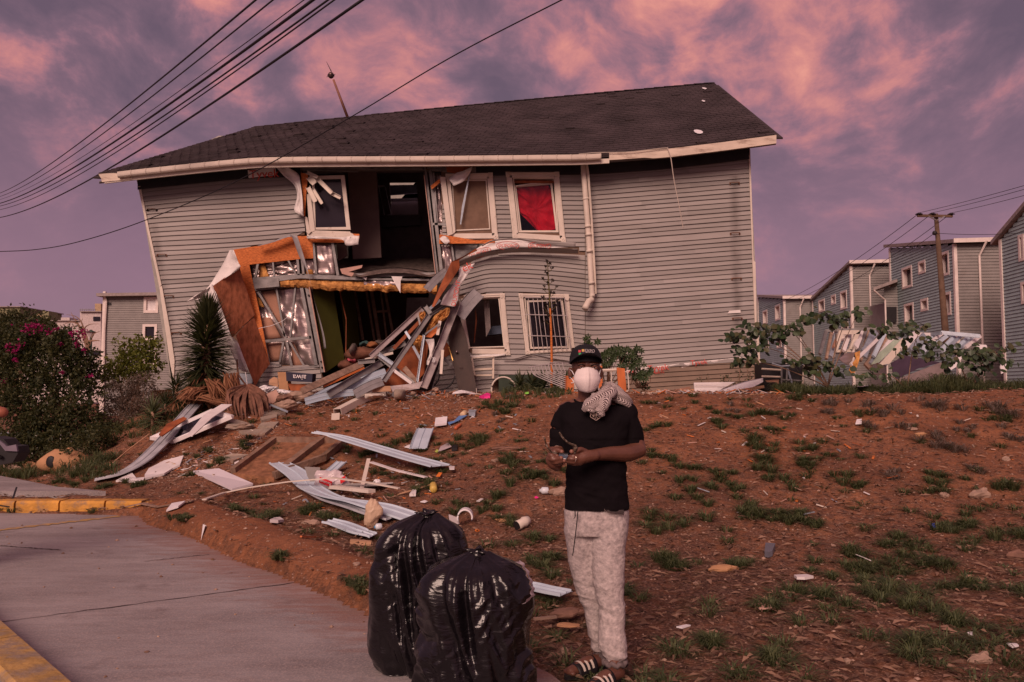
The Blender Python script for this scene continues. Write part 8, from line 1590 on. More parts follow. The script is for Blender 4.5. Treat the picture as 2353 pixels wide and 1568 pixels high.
 sapling('broad-leaved sapling reaching left over the lower wall of the house', P(1905, 890, 14.2), [(*c8(60, 985), 20), (*c8(120, 1000), 22), (*c8(180, 960), 22), (*c8(250, 930), 20), (*c8(330, 940), 20), (*c8(400, 960), 22), (*c8(470, 935), 20), (*c8(520, 960), 14), (*c8(110, 1090), 18), (*c8(200, 1100), 22), (*c8(170, 1170), 16), (*c8(70, 1180), 16), (*c8(270, 1010), 18), (*c8(350, 1020), 16), (*c8(20, 1010), 8), (*c8(240, 1060), 16), (*c8(380, 1010), 12)], 13.9, 250, 1)
 sapling('broad-leaved sapling standing up against the pitched apartment house', P(1900, 895, 14.4), [(*c8(590, 870), 18), (*c8(650, 850), 20), (*c8(700, 850), 16), (*c8(800, 870), 14), (*c8(850, 860), 18), (*c8(910, 840), 18), (*c8(980, 830), 16), (*c8(820, 905), 12), (*c8(600, 1180), 20), (*c8(680, 1200), 24), (*c8(760, 1210), 22), (*c8(850, 1250), 18), (*c8(640, 1250), 16), (*c8(460, 1170), 14), (*c8(520, 1190), 12)], 14.0, 205, 2)
 sapling('broad-leaved sapling in front of the fallen stud wall', P(2085, 895, 14.3), [(*c8(1130, 940), 18), (*c8(1200, 930), 22), (*c8(1290, 925), 22), (*c8(1380, 930), 20), (*c8(1450, 930), 16), (*c8(1230, 990), 18), (*c8(1330, 1010), 16), (*c8(1480, 1040), 24), (*c8(1400, 1090), 24), (*c8(1560, 1060), 24), (*c8(1500, 1130), 22), (*c8(1600, 1150), 20), (*c8(1300, 1110), 14), (*c8(1100, 1260), 20), (*c8(1180, 1290), 18), (*c8(1000, 1290), 16)], 14.1, 185, 3)
 sapling('broad-leaved sapling at the right end of the weeds', P(2230, 895, 14.5), [(*c8(1700, 1110), 20), (*c8(1780, 1130), 24), (*c8(1860, 1110), 22), (*c8(1930, 1150), 24), (*c8(2000, 1120), 20), (*c8(2080, 1085), 18), (*c8(1850, 1190), 22), (*c8(1950, 1200), 22), (*c8(1650, 1200), 14), (*c8(2060, 1190), 14), (*c8(1870, 1260), 18)], 14.2, 180, 4)
 # small weeds at the foot of the lower wall
 rs = random.Random(44); t = thing('wall_weed', 'spindly green weed against the tan lower wall', 'weed', P(1660, 905, 15.9)); V = []; Fc = []
 for i in range(16):
  u = rs.uniform(1612, 1735); b = P(u, 900, 16); e = P(u + rs.uniform(-16, 16), rs.uniform(838, 880), 15.9); mk('stem', MB().tube([b, e], .005, 4), BARK, t)
  for j in range(14): leafquads(V, Fc, b.lerp(e, rs.uniform(.3, 1.05)) + Vector((rs.gauss(0, .05), 0, 0)), rv(rs), rv(rs), .05, .022)
 o = mk('leaves', MB().add(V, Fc), BIGM, t); o['kind'] = 'stuff'
plants()
# ================================================================ bin bags
def bagmat():
 m = bpy.data.materials.new('black_bin_bag'); m.use_nodes = True; nt = m.node_tree; b = nt.nodes['Principled BSDF']; b.inputs['Base Color'].default_value = (.005, .004, .0055, 1); b.inputs['Roughness'].default_value = .22; b.inputs['Specular IOR Level'].default_value = .5
 tc = nd(nt, 'ShaderNodeTexCoord').outputs['Object']; mp = nd(nt, 'ShaderNodeMapping', {'Vector': tc, 'Scale': (1, 1, 3.0), 'Rotation': (0, R(14), 0)}).outputs[0]
 n1 = nd(nt, 'ShaderNodeTexNoise', {'Vector': mp, 'Scale': 2.2, 'Detail': 2.5, 'Roughness': .45, 'Distortion': 1.6}).outputs['Fac']
 n2 = nd(nt, 'ShaderNodeTexNoise', {'Vector': mp, 'Scale': 9, 'Detail': 3, 'Roughness': .45, 'Distortion': 1.4}).outputs['Fac']
 nt.links.new(nd(nt, 'ShaderNodeBump', {'Height': mth(nt, 'MULTIPLY_ADD', n1, 1.6, n2), 'Strength': .20, 'Distance': .035}).outputs[0], b.inputs['Normal']); return m
BAGM = bagmat()
def binbag(name, label, rings, Y, knot, seed):
 base = P(rings[0][1], rings[0][0], Y); base.z = 0; t = thing(name, label, 'bin bag', base, 'black bin bags'); rs = random.Random(seed); N, M_ = 200, 150
 vs = np.linspace(rings[0][0], rings[-1][0], M_); cs = [interp([(r[0], r[1]) for r in rings[::-1]], v) for v in vs]; hs = [interp([(r[0], r[2]) for r in rings[::-1]], v) for v in vs]
 # soften the outline
 hs = np.convolve(np.pad(hs, 5, 'edge'), np.ones(11) / 11, 'valid'); rows = []
 for j, v in enumerate(vs):
  f = j / (M_ - 1); c = P(cs[j], v, Y); c.z = max(c.z, 0) + .004 + .0 * f; r = hs[j] * Y / 1830; a = np.linspace(0, 2 * np.pi, N, endpoint=False)
  x, y = np.cos(a), np.sin(a); q = 3.0; zz = c.z
  lump = .085 * fbm(x * 1.1 + seed * 3 + zz, y * 1.1 + zz * 1.6, .8, 2, 70)
  th = 1.1 * x + .35 * np.sin(2 * a + seed); g = np.clip((f - .80) / .20, 0, 1)
  big = -.055 * np.abs(fbm(th * 1.5 + zz * .9 + seed, zz * 2.2 + th * .8, .62, 2, 75)) ** 1.2           # broad diagonal folds
  tight = -.016 * np.abs(fbm(th * .8 + seed, zz * 7 - th * 1.3, .55, 2, 81)) * (1 - g)                 # short level creases low down
  tight = tight * np.clip(.5 + 1.6 * vnoise(x * 2 + seed, zz * 3, .7, 84), 0, 1.4)
  pleat = .020 * g ** 1.5 * (np.sin(a * 11 + 2.5 * np.sin(a * 2 + seed) + zz * 4) + .6 * np.sin(a * 23 + seed + 3 * zz))
  rr = r * (1 + lump * (1 - .5 * g) + pleat * (1 + 2.0 * g ** 4)) + big * (1 - .6 * g) + tight; rr = np.maximum(rr, .012)
  sq = (np.abs(x) ** q + np.abs(y) ** q) ** (-1 / q) * .35 + .65
  rows.append([Vector((c.x + rr[k] * sq[k] * x[k], c.y + .80 * rr[k] * sq[k] * y[k], c.z + .012 * math.sin(a[k] * 3 + seed) * g)) for k in range(N)])
 mb = MB(); mb.grid([r[::-1] for r in rows], close=True); o = len(mb.v); mb.f.append(tuple(range(N))); mb.m.append(0); mk('bag_body', mb, BAGM, t, True)
 k0 = P(knot[0], knot[1], Y); mb = MB()
 for i in range(11):
  a = i * .571 * 2; e = k0 + Vector((math.cos(a) * rs.uniform(.03, .085), math.sin(a) * rs.uniform(.02, .06), rs.uniform(-.02, .035))); w = rs.uniform(.012, .024); mb.tube(curve([k0 + Vector((0, 0, -.04)), k0 + Vector((0, 0, .006)), e], 7), [.022, .02, .02, w, w, w * 1.1, w, .004], 7, flat=.5)
 mb.ell(k0 + Vector((0, 0, -.012)), (.038, .036, .028), 12, 8); mk('knot', mb, BAGM, t, True); return t
b1 = binbag('bin_bag', 'rear black bin bag standing on the road edge, upright and slimmer', [(1534, 962, 88), (1524, 962, 104), (1490, 962, 110), (1400, 962, 108), (1330, 962, 110), (1270, 963, 110), (1240, 965, 104), (1216, 969, 90), (1200, 974, 66), (1190, 980, 38), (1184, 983, 13)], 4.42, (983, 1184), 3)
b2 = binbag('bin_bag', 'front black bin bag, fuller, with newspaper showing at its right shoulder', [(1640, 1087, 110), (1625, 1087, 130), (1580, 1087, 140), (1500, 1086, 139), (1400, 1086, 138), (1350, 1087, 136), (1316, 1090, 124), (1295, 1092, 98), (1283, 1094, 62), (1276, 1096, 30), (1272, 1097, 13)], 3.80, (1097, 1271), 9)
def newspaper():
 w = lambda x, y, Y: P(*CP(x, y), Y); NP = mat('newsprint', (.58, .50, .52), .5, .08, 4, dirt=((.3, .25, .3), 14, .6, .4)); mb = MB()
 L = [(1410, 535), (1450, 545), (1490, 585), (1515, 640), (1540, 700), (1555, 760), (1550, 820), (1515, 870)]; Rr = [(1465, 515), (1500, 560), (1535, 620), (1560, 690), (1578, 750), (1580, 800), (1570, 840), (1480, 895)]
 ca = curve([w(*p, 3.55) for p in L], 22); cb = curve([w(*p, 3.61) for p in Rr], 22); mb.grid([[ca[i].lerp(cb[i], s) + Vector((.006 * math.sin(i * 1.7 + s * 4), -.01 * math.sin(s * 3), 0)) for i in range(23)] for s in (0, .25, .5, .75, 1)]); mk('newspaper', mb, NP, b2, True)
 for s0, s1, c in ((.15, .32, mat('print_yellow', (.6, .4, .06), .6)), (.34, .5, mat('print_blue', (.08, .16, .35), .6))):
  mb = MB(); mb.grid([[ca[i].lerp(cb[i], s) + Vector((0, -.006, 0)) for i in range(4, 15)] for s in (s0, s1)]); mk('printed_strip', mb, c, b2, True)
newspaper()
# ================================================================ people
def vox(name, mb, m, par, size, it=3, wr=None, sm=.6):
 me = bpy.data.meshes.new(name); me.from_pydata(mb.v, [], mb.f); bm = bmesh.new(); bm.from_mesh(me); bmesh.ops.recalc_face_normals(bm, faces=bm.faces); bm.to_mesh(me); bm.free()
 o = bpy.data.objects.new(name, me); COL.objects.link(o); r = o.modifiers.new('r', 'REMESH'); r.mode = 'VOXEL'; r.voxel_size = size; s = o.modifiers.new('s', 'SMOOTH'); s.iterations = it; s.factor = sm
 dg = bpy.context.evaluated_depsgraph_get(); m2 = bpy.data.meshes.new_from_object(o.evaluated_get(dg)); bpy.data.objects.remove(o); n = len(m2.vertices)
 V = np.zeros(n * 3); m2.vertices.foreach_get('co', V); V = V.reshape(-1, 3)
 if wr is not None: Nn = np.zeros(n * 3); m2.vertices.foreach_get('normal', Nn); V = V + Nn.reshape(-1, 3) * wr(V)[:, None]
 V = V - np.array(root_loc(par)[:]); m2.vertices.foreach_set('co', V.ravel()); m2.polygons.foreach_set('use_smooth', [True] * len(m2.polygons)); m2.materials.clear(); m2.materials.append(m); m2.update()
 ob = link(bpy.data.objects.new(name, m2)); ob.parent = par; WL[ob.name] = root_loc(par); return ob
def loft(mb, rings, n=28, q=2.3):                     # rings: centre, half width, half depth
 rows = []
 for c, rx, ry in rings:
  a = np.linspace(0, 2 * np.pi, n, endpoint=False); k = (np.abs(np.cos(a)) ** q + np.abs(np.sin(a)) ** q) ** (-1 / q); rows.append([Vector((c[0] + rx * k[i] * math.cos(a[i]), c[1] + ry * k[i] * math.sin(a[i]), c[2])) for i in range(n)])
 mb.grid(rows, close=True); mb.add(rows[0], [tuple(range(n))]); mb.add(rows[-1], [tuple(reversed(range(n)))]); return mb
def limb(mb, pts, rr, n=14, seg=14, flat=1.0):
 c = curve(pts, seg); r = [interp(list(zip(np.linspace(0, 1, len(rr)), rr)), i / seg) for i in range(seg + 1)]; mb.tube(c, r, n, flat=flat); mb.ell(c[0], (r[0],) * 3, 12, 8); mb.ell(c[-1], (r[-1],) * 3, 12, 8); return mb
SKIN = mat('dark_brown_skin', (.13, .054, .036), .42, .12, 14, .12, 60, spec=.45)
SHIRT = mat('black_t_shirt', (.006, .004, .0055), .9, .15, 6, .15, 50, spec=.12)
JEANS = mat('acid_wash_denim', (.43, .37, .36), .85, .2, 48, .35, 70, c2=(.27, .235, .235), stretch=(1, 1, 1), dirt=((.20, .15, .13), 3.2, .58, .5), detail=8)
SLIDE = mat('black_rubber', (.014, .012, .014), .5, .1, 5); NAIL = mat('fingertip_skin', (.24, .11, .08), .4, .1, 10)
def man():
 Y0 = 4.33; M = lambda u, v, dy=0: P(u, v, Y0 + dy); k = Y0 / 1830 * .985
 t = thing('person', 'man in black T-shirt, cap and white mask holding sunglasses', 'person', (M(1375, 1555).x, Y0, 0))
 b = MB()
 b.ell(M(1346, 838, .02), (.077, .098, .112), 24, 16); b.ell(M(1347, 866, -.012), (.064, .078, .078), 20, 14); b.ell(M(1348, 884, -.035), (.042, .045, .038), 16, 10)
 b.ell(M(1349, 856, -.098), (.014, .022, .024), 10, 8); b.ell(M(1336, 838, -.068), (.022, .018, .010), 10, 8); b.ell(M(1364, 838, -.066), (.022, .018, .010), 10, 8); b.ell(M(1332, 853, -.062), (.022, .02, .016), 10, 8); b.ell(M(1368, 854, -.060), (.020, .02, .016), 10, 8)
 for u, s in ((1309.5, -1), (1381, 1)): b.ell(M(u, 858, .005), (.011, .020, .034), 12, 10); b.ell(M(u - s * 3, 862, .0), (.010, .014, .02), 10, 8)
 limb(b, [M(1349, 880, .02), M(1352, 905, .03), M(1356, 935, .035)], [.056, .056, .064], 18); limb(b, [M(1356, 928, .04), M(1300, 945, .04)], [.05, .05]); limb(b, [M(1356, 928, .04), M(1432, 945, .03)], [.05, .055])
 loft(b, [(M(1371, 1180, 0), .135, .085), (M(1370, 1100, 0), .140, .09), (M(1368, 1000, .01), .155, .10), (M(1365, 945, .02), .15, .08)])
 # his left arm (right in the picture)
 limb(b, [M(1438, 948, .02), M(1455, 1000, .02), M(1464, 1030, .01)], [.056, .054, .047]); limb(b, [M(1466, 1034, .0), M(1440, 1042, -.07), M(1400, 1043, -.15), M(1362, 1046, -.22)], [.046, .046, .037, .028]); b.ell(M(1470, 1036, .012), (.034, .036, .036))
 # his right arm
 limb(b, [M(1298, 950, .03), M(1284, 1000, .05), M(1281, 1040, .03)], [.052, .050, .043]); limb(b, [M(1281, 1042, .02), M(1280, 1058, -.10), M(1276, 1064, -.24)], [.044, .040, .029])
 H = lambda x, y, dy: M(*CH(x, y), dy)
 # left hand: palm then four fingers and the thumb
 limb(b, [H(1200, 900, -.22), H(1010, 925, -.235), H(860, 960, -.245)], [.029, .034, .033], flat=1.0); b.ell(H(890, 985, -.245), (.026, .022, .032)); b.ell(H(960, 860, -.235), (.028, .022, .020))
 fr_ = [((880, 900), (770, 905), (640, 935), .0115, -.262), ((875, 955), (740, 975), (600, 958), .0115, -.270), ((870, 1020), (740, 1040), (606, 1020), .0110, -.262), ((880, 1070), (770, 1080), (660, 1055), .0100, -.248)]
 tips = []
 for a, m_, e, r, dy in fr_: limb(b, [H(*a, dy + .01), H(*m_, dy - .012), H(*e, dy)], [r * 1.15, r * 1.05, r * .9], 10, 10); tips.append((H(*e, dy - .004), r * .86))
 limb(b, [H(990, 820, -.235), H(900, 775, -.26), H(830, 800, -.275), H(718, 822, -.285)], [.017, .014, .013, .011], 10, 12); tips.append((H(712, 820, -.287), .0108))
 # right hand, palm up, fingers curling in under the glasses
 limb(b, [H(400, 1120, -.23), H(330, 1060, -.25), H(285, 985, -.26)], [.028, .032, .030]); b.ell(H(300, 1020, -.255), (.028, .024, .038)); b.ell(H(350, 860, -.25), (.024, .02, .02))
 for a, m_, e, r, dy in (((255, 900), (290, 905), (400, 918), .0125, -.285), ((250, 960), (340, 985), (495, 955), .0120, -.292), ((270, 1020), (400, 1045), (555, 1012), .0115, -.285), ((310, 1080), (420, 1090), (540, 1062), .0100, -.27)):
  limb(b, [H(*a, dy + .015), H(*m_, dy - .012), H(*e, dy)], [r * 1.2, r * 1.05, r * .9], 10, 10); tips.append((H(*e, dy - .004), r * .86))
 limb(b, [H(310, 870, -.24), H(400, 790, -.255), H(505, 822, -.275)], [.018, .014, .011], 10, 10); tips.append((H(508, 823, -.277), .0105))
 # legs and feet, hidden down to the ankle
 G1, G2 = M(1383, 1518, .10), M(1413, 1532, -.12)
 limb(b, [M(1340, 1180, .03), M(1356, 1370, .06), G1], [.065, .040, .032]); limb(b, [M(1398, 1180, -.02), M(1405, 1375, -.05), G2], [.068, .042, .033])
 F1a, F1b = Vector((M(1388, 1540, .12).x, Y0 + .10, .045)), Vector((M(1312, 1540, -.05).x, Y0 - .06, .035)); F2a = Vector((M(1422, 1560, -.10).x, Y0 - .10, .045)); F2b = Vector((M(1358, 1575, -.3).x, Y0 - .30, .035))
 for g, fa, fb in ((G1, F1a, F1b), (G2, F2a, F2b)): limb(b, [g, g.lerp(fa, .7), fa], [.037, .036, .034]); limb(b, [fa, fa.lerp(fb, .5) + Vector((0, 0, .012)), fb], [.034, .040, .030]); [b.ell(fb.lerp(fa, .04) + (fb - fa).normalized().cross(Vector((0, 0, 1))) * s * .018 + (fb - fa).normalized() * .02, (.018, .018, .014)) for s in (-1.3, -.4, .5, 1.3)]
 vox('body', b, SKIN, t, .0042, 3)
 for p, r in tips: mb = MB(); mb.ell(p + Vector((0, -.0012, 0)), (r, r * .9, r), 10, 8); mk('fingertip', mb, NAIL, t, True)
 mk('ring', MB().tube([H(800, 990, -.287) + Vector((math.cos(a) * .002, -abs(math.sin(a)) * .004, (a / 3.14 - .5) * -.026)) for a in np.linspace(0, 3.14, 6)], .0022, 6), mat('silver_ring', (.7, .6, .5), .25, metal=.9), t)
 # eyes
 for u in (1336, 1366.5):
  c = M(u, 844.5, -.083); mb = MB(); mb.ell(c, (.0135, .0115, .0095), 14, 10); e = mk('eye', mb, mat('eye_white', (.42, .33, .30), .3) if 'eye_white' not in MAT else MAT['eye_white'], t, True); mb = MB(); mb.ell(c + Vector((-.001, -.0088, 0)), (.0052, .004, .0055), 10, 8); mk('iris', mb, BLACKP, e, True)
  mb = MB(); mb.tube(curve([c + Vector((-.016, -.004, -.001)), c + Vector((0, -.0135, .0075)), c + Vector((.016, -.004, 0))], 8), .0038, 6); mb.tube(curve([c + Vector((-.016, -.004, -.002)), c + Vector((0, -.012, -.0085)), c + Vector((.016, -.004, -.002))], 8), .003, 6); mk('eyelid', mb, SKIN, t, True)
  mb = MB(); mb.tube(curve([M(u - 8, 840, -.078), M(u, 837.5, -.09), M(u + 8, 839.5, -.078)], 8), .0035, 5, flat=.6); mk('eyebrow', mb, BLACKP, t, True)
 # mask
 c = M(1348, 872, -.045); mb = MB(); rows = []
 for j in range(15):
  b_ = -1 + 2 * j / 14; r = []
  for i in range(25):
   a = -1 + 2 * i / 24; wx = .072 * (1 - .42 * max(0, -b_) ** 1.5 - .30 * max(0, b_) ** 2); h = .062 * b_ * (1 - .06 * a * a) + .006 * (1 - abs(a)) * b_; dpt = .064 * (1 - abs(a) ** 1.9) ** .75 * (1 - .45 * b_ * b_) + .010 * max(0, 1 - abs(a) * 6) * (1 - b_ * b_) - .004 * math.exp(-((b_ - .32) / .05) ** 2)
   r.append(c + Vector((wx * a, -.028 - dpt, h - .004)))
  rows.append(r)
 mb.grid(rows, thick=(0, .006, 0)); mk('face_mask', mb, mat('white_mask_cloth', (.72, .64, .63), .8, .05, 6, .1, 60), t, True)
 for s, u0, u1 in ((-1, 1319, 1309), (1, 1377, 1381)):
  for v0, v1 in ((862, 850), (880, 868)): mk('ear_loop', MB().tube(curve([M(u0, v0, -.075), M((u0 + u1) / 2, (v0 + v1) / 2 - 3, -.06), M(u1, v1, -.01)], 8), .0022, 5), WHITEP, t, True)
 # cap
 CAPM = mat('black_cap_cloth', (.010, .009, .012), .8, .15, 8, .2, 60); c = M(1345.5, 829, .01); mb = MB(); rows = []
 for j in range(13):
  a = j / 12 * math.pi / 2; rr = math.cos(a) ** .8; rows.append([c + Vector((.088 * rr * math.cos(th), .108 * rr * math.sin(th), .090 * math.sin(a) - .006 * (math.sin(th) < 0) * math.cos(a))) for th in np.linspace(0, 2 * math.pi, 37)[:-1]])
 mb.grid([[p - Vector((0, 0, .014 + .012 * (p.y - c.y) / .108)) for p in rows[0]]] + rows, close=True); cap = mk('cap', mb, CAPM, t, True)
 mb = MB(); rows = []
 for j in range(8):
  f = j / 7; rows.append([c + Vector((.089 * math.sin(th) * (1 + .02 * f), -.100 * math.cos(th) - f * (.068 * math.cos(th) ** .6 if math.cos(th) > 0 else 0), -.001 + .020 * math.cos(th) - .034 * f * (math.sin(th) ** 2) + .012 * f)) for th in np.linspace(-1.45, 1.45, 27)])
 mb.grid(rows, thick=(0, 0, .006)); mk('visor', mb, CAPM, cap, True); mk('button', MB().ell(c + Vector((0, 0, .091)), (.008, .008, .005)), CAPM, cap, True)
 fz = lambda x, y, d=0: M(*CQ(x, y), -.105 + d)
 text('EXPO', fz(508, 205, .004), (1, .25, -.04), (.04, .15, 1), .023, mat('dim_print', (.42, .38, .38), .7), cap, th=.001); text('PROJECT', fz(506, 219, -.004), (1, .25, -.04), (.04, .1, 1), .011, WHITEPRINT, cap, th=.001)
 for x, y, col in ((428, 207, (.5, .05, .08)), (455, 201, (.55, .35, .12)), (431, 228, (.05, .35, .12)), (457, 221, (.03, .03, .08))):
  p = fz(x, y, .003); mb = MB(); s = .0066; mb.slab([p + Vector((-s, 0, -s)), p + Vector((s, 0, -s)), p + Vector((s, .004, s)), p + Vector((-s, .004, s))], (0, -.003, 0)); mk('cap_patch', mb, mat('patch_%d' % x, col, .7, .02), cap, fix=True)
 # T-shirt
 s = MB(); loft(s, [(M(1370, 1170, 0), .178, .125), (M(1371, 1150, 0), .180, .130), (M(1370, 1100, 0), .168, .130), (M(1369, 1050, 0), .168, .134), (M(1368, 1000, 0), .182, .140), (M(1367, 965, .01), .195, .135), (M(1366, 945, .02), .190, .115), (M(1362, 933, .03), .150, .090), (M(1354, 923, .03), .088, .070)], 40)
 limb(s, [M(1425, 950, .02), M(1447, 985, .02), M(1453, 1008, .015)], [.070, .069, .068]); limb(s, [M(1434, 943, .02), M(1440, 950, .02)], [.058, .066]); limb(s, [M(1304, 948, .03), M(1288, 985, .04), M(1283, 1022, .04)], [.062, .060, .057])
 def shw(V):
  x, y, z = V[:, 0], V[:, 1], V[:, 2]; return .005 * fbm(x * 2 + z * 1.2, z * 2.4 - x * 1.5, .22, 3, 90) - .007 * np.abs(fbm(x * 1.2 + y, z * 3.2 + x * 1.1, .20, 2, 93)) * (z < 1.25) - .004 * np.abs(fbm(x * 3, z * 4 + x * 2, .3, 2, 95))
 sh = vox('t_shirt', s, SHIRT, t, .0065, 4, shw)
 mk('collar', MB().tube([M(1352, 921, .03) + Vector((math.cos(a) * .076, math.sin(a) * .066 - .01, .004 - .020 * max(0, -math.sin(a)))) for a in np.linspace(0, 6.283, 30)], .006, 6), SHIRT, sh, True)
 # chest emblem
 e = lambda x, y: M(*CQ(x, y), -.160)
 PR = mat('grey_print', (.34, .25, .22), .8, .05); mb = MB(); L = [(513, 690), (513, 722), (557, 749), (601, 720), (601, 690)]
 for a, b_ in zip(L, L[1:]): mb.bar(e(*a), e(*b_), .003, .003)
 mk('chest_emblem', mb, PR, sh); text('NIKE', e(557, 706), (1, 0, 0), (0, 0, 1), .030, PR, sh, th=.001)
 for x0, y0 in ((535, 725), (550, 738), (565, 736), (580, 725)): mk('chest_emblem', MB().bar(e(x0, y0 - 12), e(x0, y0), .003, .003), PR, sh)
 # jeans
 j_ = MB(); r = lambda u, v, h, dp, dy=0: (M(u, v, dy), h * k, dp)
 loft(j_, [r(1371, 1228, 70, .108), r(1371, 1200, 74, .115), r(1371, 1175, 76, .115), r(1371, 1162, 70, .105)], 36)
 loft(j_, [r(1384, 1504, 15, .036, .09), r(1377, 1494, 19, .050, .08), r(1369, 1456, 20, .054, .07), r(1362, 1405, 21, .058, .06), r(1352, 1368, 26, .068, .05), r(1338, 1290, 33, .085, .04), r(1333, 1225, 37, .10, .02), r(1335, 1185, 38, .105, .01)], 30)
 loft(j_, [r(1413, 1534, 22, .046, -.10), r(1413, 1514, 24, .050, -.10), r(1411, 1506, 31, .066, -.09), r(1407, 1480, 33, .070, -.08), r(1406, 1430, 31, .068, -.06), r(1405, 1388, 32, .074, -.05), r(1399, 1345, 36, .082, -.04), r(1397, 1260, 41, .094, -.02), r(1400, 1215, 43, .102, -.01), r(1402, 1185, 42, .105, 0)], 34)
 def jw(V):
  x, y, z = V[:, 0], V[:, 1], V[:, 2]; low = np.clip((.50 - z) / .4, 0, 1); knee = np.exp(-((z - .42) / .10) ** 2); return .003 * fbm(x * 2 + y, z * 2, .15, 3, 100) - (.0015 + .008 * low + .006 * knee) * np.abs(fbm(x * 1.6 + y * .8 + z * .4, z * 4 + x * 1.4, .22, 2, 104)) - .006 * np.exp(-((z - .10 - .0) / .012) ** 2)
 je = vox('jeans', j_, JEANS, t, .0065, 3, jw)
 for (u, v, w_, h_, dy) in ((1413, 1522, 24, .052, -.10), (1385, 1505, 16, .040, .09)):
  mk('cuff', MB().tube([M(u, v, dy) + Vector((math.cos(a) * w_ * k, math.sin(a) * h_, .008 * math.sin(a * 9))) for a in np.linspace(0, 6.283, 30)], .014, 8), mat('ribbed_cuff', (.14, .11, .11), .9, .3, 30) if 'ribbed_cuff' not in MAT else MAT['ribbed_cuff'], je, True)
 f = lambda x, y, d=-.128: M(*CR(x, y), d)
 mk('drawstring', MB().tube(curve([f(456, 90, -.135), f(445, 200, -.13), f(430, 330, -.125), f(410, 480, -.12)], 12), .0028, 5), BLACKP, je, True); mk('drawstring', MB().tube([f(430, 95, -.132), f(432, 140, -.13), f(420, 162, -.13)], .0028, 5), BLACKP, je, True)
 mk('pocket_seam', MB().tube(curve([f(682, 80, -.128), f(695, 98, -.128), (f(760, 122, -.126)), f(850, 128, -.10)], 12), .0026, 5), mat('seam_shadow', (.12, .09, .085), .9), je, True)
 mk('pocket_lining', MB().slab([f(697, 88, -.124), f(715, 102, -.124), f(760, 113, -.120), f(850, 120, -.098), f(850, 88, -.098)], (0, .01, 0)), mat('dark_denim', (.06, .045, .045), .9), je, fix=True)
 # scarf
 SC = bpy.data.materials.new('striped_scarf'); SC.use_nodes = True; nt = SC.node_tree; bs = nt.nodes['Principled BSDF']; tc = nd(nt, 'ShaderNodeTexCoord').outputs['UV']; wv = nd(nt, 'ShaderNodeTexWave', {'Vector': tc, 'Scale': 6.5, 'Distortion': .3, 'Detail': 2.0, 'Detail Scale': 1.0}, bands_direction='Y').outputs['Fac']; nt.links.new(ramp(nt, wv, [(.45, (.06, .035, .04)), (.55, (.56, .48, .46))]), bs.inputs['Base Color']); bs.inputs['Roughness'].default_value = .9
 sc_ = None
 for pts, rr, per in (([(1392, 892, .06), (1402, 896, .0), (1425, 912, -.02), (1440, 932, .01), (1446, 958, .08)], [.034, .046, .044, .036, .016], 9), ([(1404, 890, .03), (1396, 903, -.07), (1375, 918, -.13), (1352, 932, -.155), (1340, 944, -.15)], [.03, .045, .042, .034, .014], 9), ([(1396, 898, -.06), (1384, 925, -.14), (1380, 945, -.165), (1384, 957, -.165)], [.036, .038, .028, .016], 6), ([(1370, 912, -.10), (1358, 935, -.155), (1366, 948, -.16)], [.030, .032, .014], 5)):
  c = curve([M(*p) for p in pts], 30); mb = MB(); n = 22; rows = []
  for i, p in enumerate(c):
   fq = i / 30; rad = interp(list(zip(np.linspace(0, 1, len(rr)), rr)), fq); x, y, z = fr(c[max(i - 1, 0)], c[min(i + 1, 30)])
   rows.append([p + (x * math.cos(a) + y * math.sin(a) * .85) * rad * (1 + .16 * math.sin(a * 4 + fq * 7) + .09 * math.sin(a * 9 + fq * 13)) for a in np.linspace(0, 2 * math.pi, n, endpoint=False)])
  mb.grid(rows, close=True); nv = len(mb.v); mb.add(rows[-1], [tuple(range(n))]); ob = mk('scarf' if sc_ is None else 'scarf_fold', mb, SC, t if sc_ is None else sc_, True); sc_ = sc_ or ob
  uv = ob.data.uv_layers.new(name='UVMap');
  for lp in ob.data.loops: vi = lp.vertex_index % nv; i = vi // n; a = (vi % n) / n * 6.283; uv.data[lp.index].uv = (i / 30 * 1.0, (math.cos(a - .6) * .42 + i * .022) * per * .18)
 # sandals
 for fa, fb in ((F1a, F1b), (F2a, F2b)):
  d = (fb - fa); d.z = 0; L = d.length + .09; d.normalize(); sd = Vector((-d.y, d.x, 0)); o0 = fa - d * .045; mb = MB(); n = 26; ring = []
  for i in range(n): a = 2 * math.pi * i / n; ex = math.cos(a); wd = (.040 + .012 * (ex > -.2) * (1 - abs(ex - .3))) * math.sin(a); ring.append(o0 + d * (L * (ex + 1) / 2) + sd * wd + Vector((0, 0, .004 - o0.z)))
  mb.slab(ring, (0, 0, .026)); sl = mk('sole', mb, SLIDE, t, fix=True); sl['label'] = 'black slide sandal sole'
  mb = MB(); rows = []
  for i in range(9): q = .42 + .40 * i / 8; rows.append([o0 + d * (L * q) + sd * (.052 * math.cos(a)) + Vector((0, 0, .022 - o0.z + (.070 - .022 * i / 8) * math.sin(a))) for a in np.linspace(-.05, math.pi + .05, 15)])
  mb.grid(rows, thick=(0, 0, -.004)); mk('strap', mb, SLIDE, t, True)
  for st in range(3):
   mb = MB(); rows = []
   for i in (0, 1): q = .50 + st * .095 + i * .045; tt = (q - .42) / .40; rows.append([o0 + d * (L * q) + sd * (.0535 * math.cos(a)) + Vector((0, 0, .0235 - o0.z + (.071 - .022 * tt) * math.sin(a))) for a in np.linspace(.3, 2.84, 12)])
   mb.grid(rows); mk('stripe', mb, TRIM, sl)
 # sunglasses, an object of their own held in both hands
 g = thing('sunglasses', 'sunglasses with patterned folding arms held in the man\'s fingers', 'sunglasses', H(540, 900, -.28)); FRM = mat('speckled_frame', (.10, .07, .05), .35, .5, 60, dirt=((.5, .42, .35), 50, .5, .7))
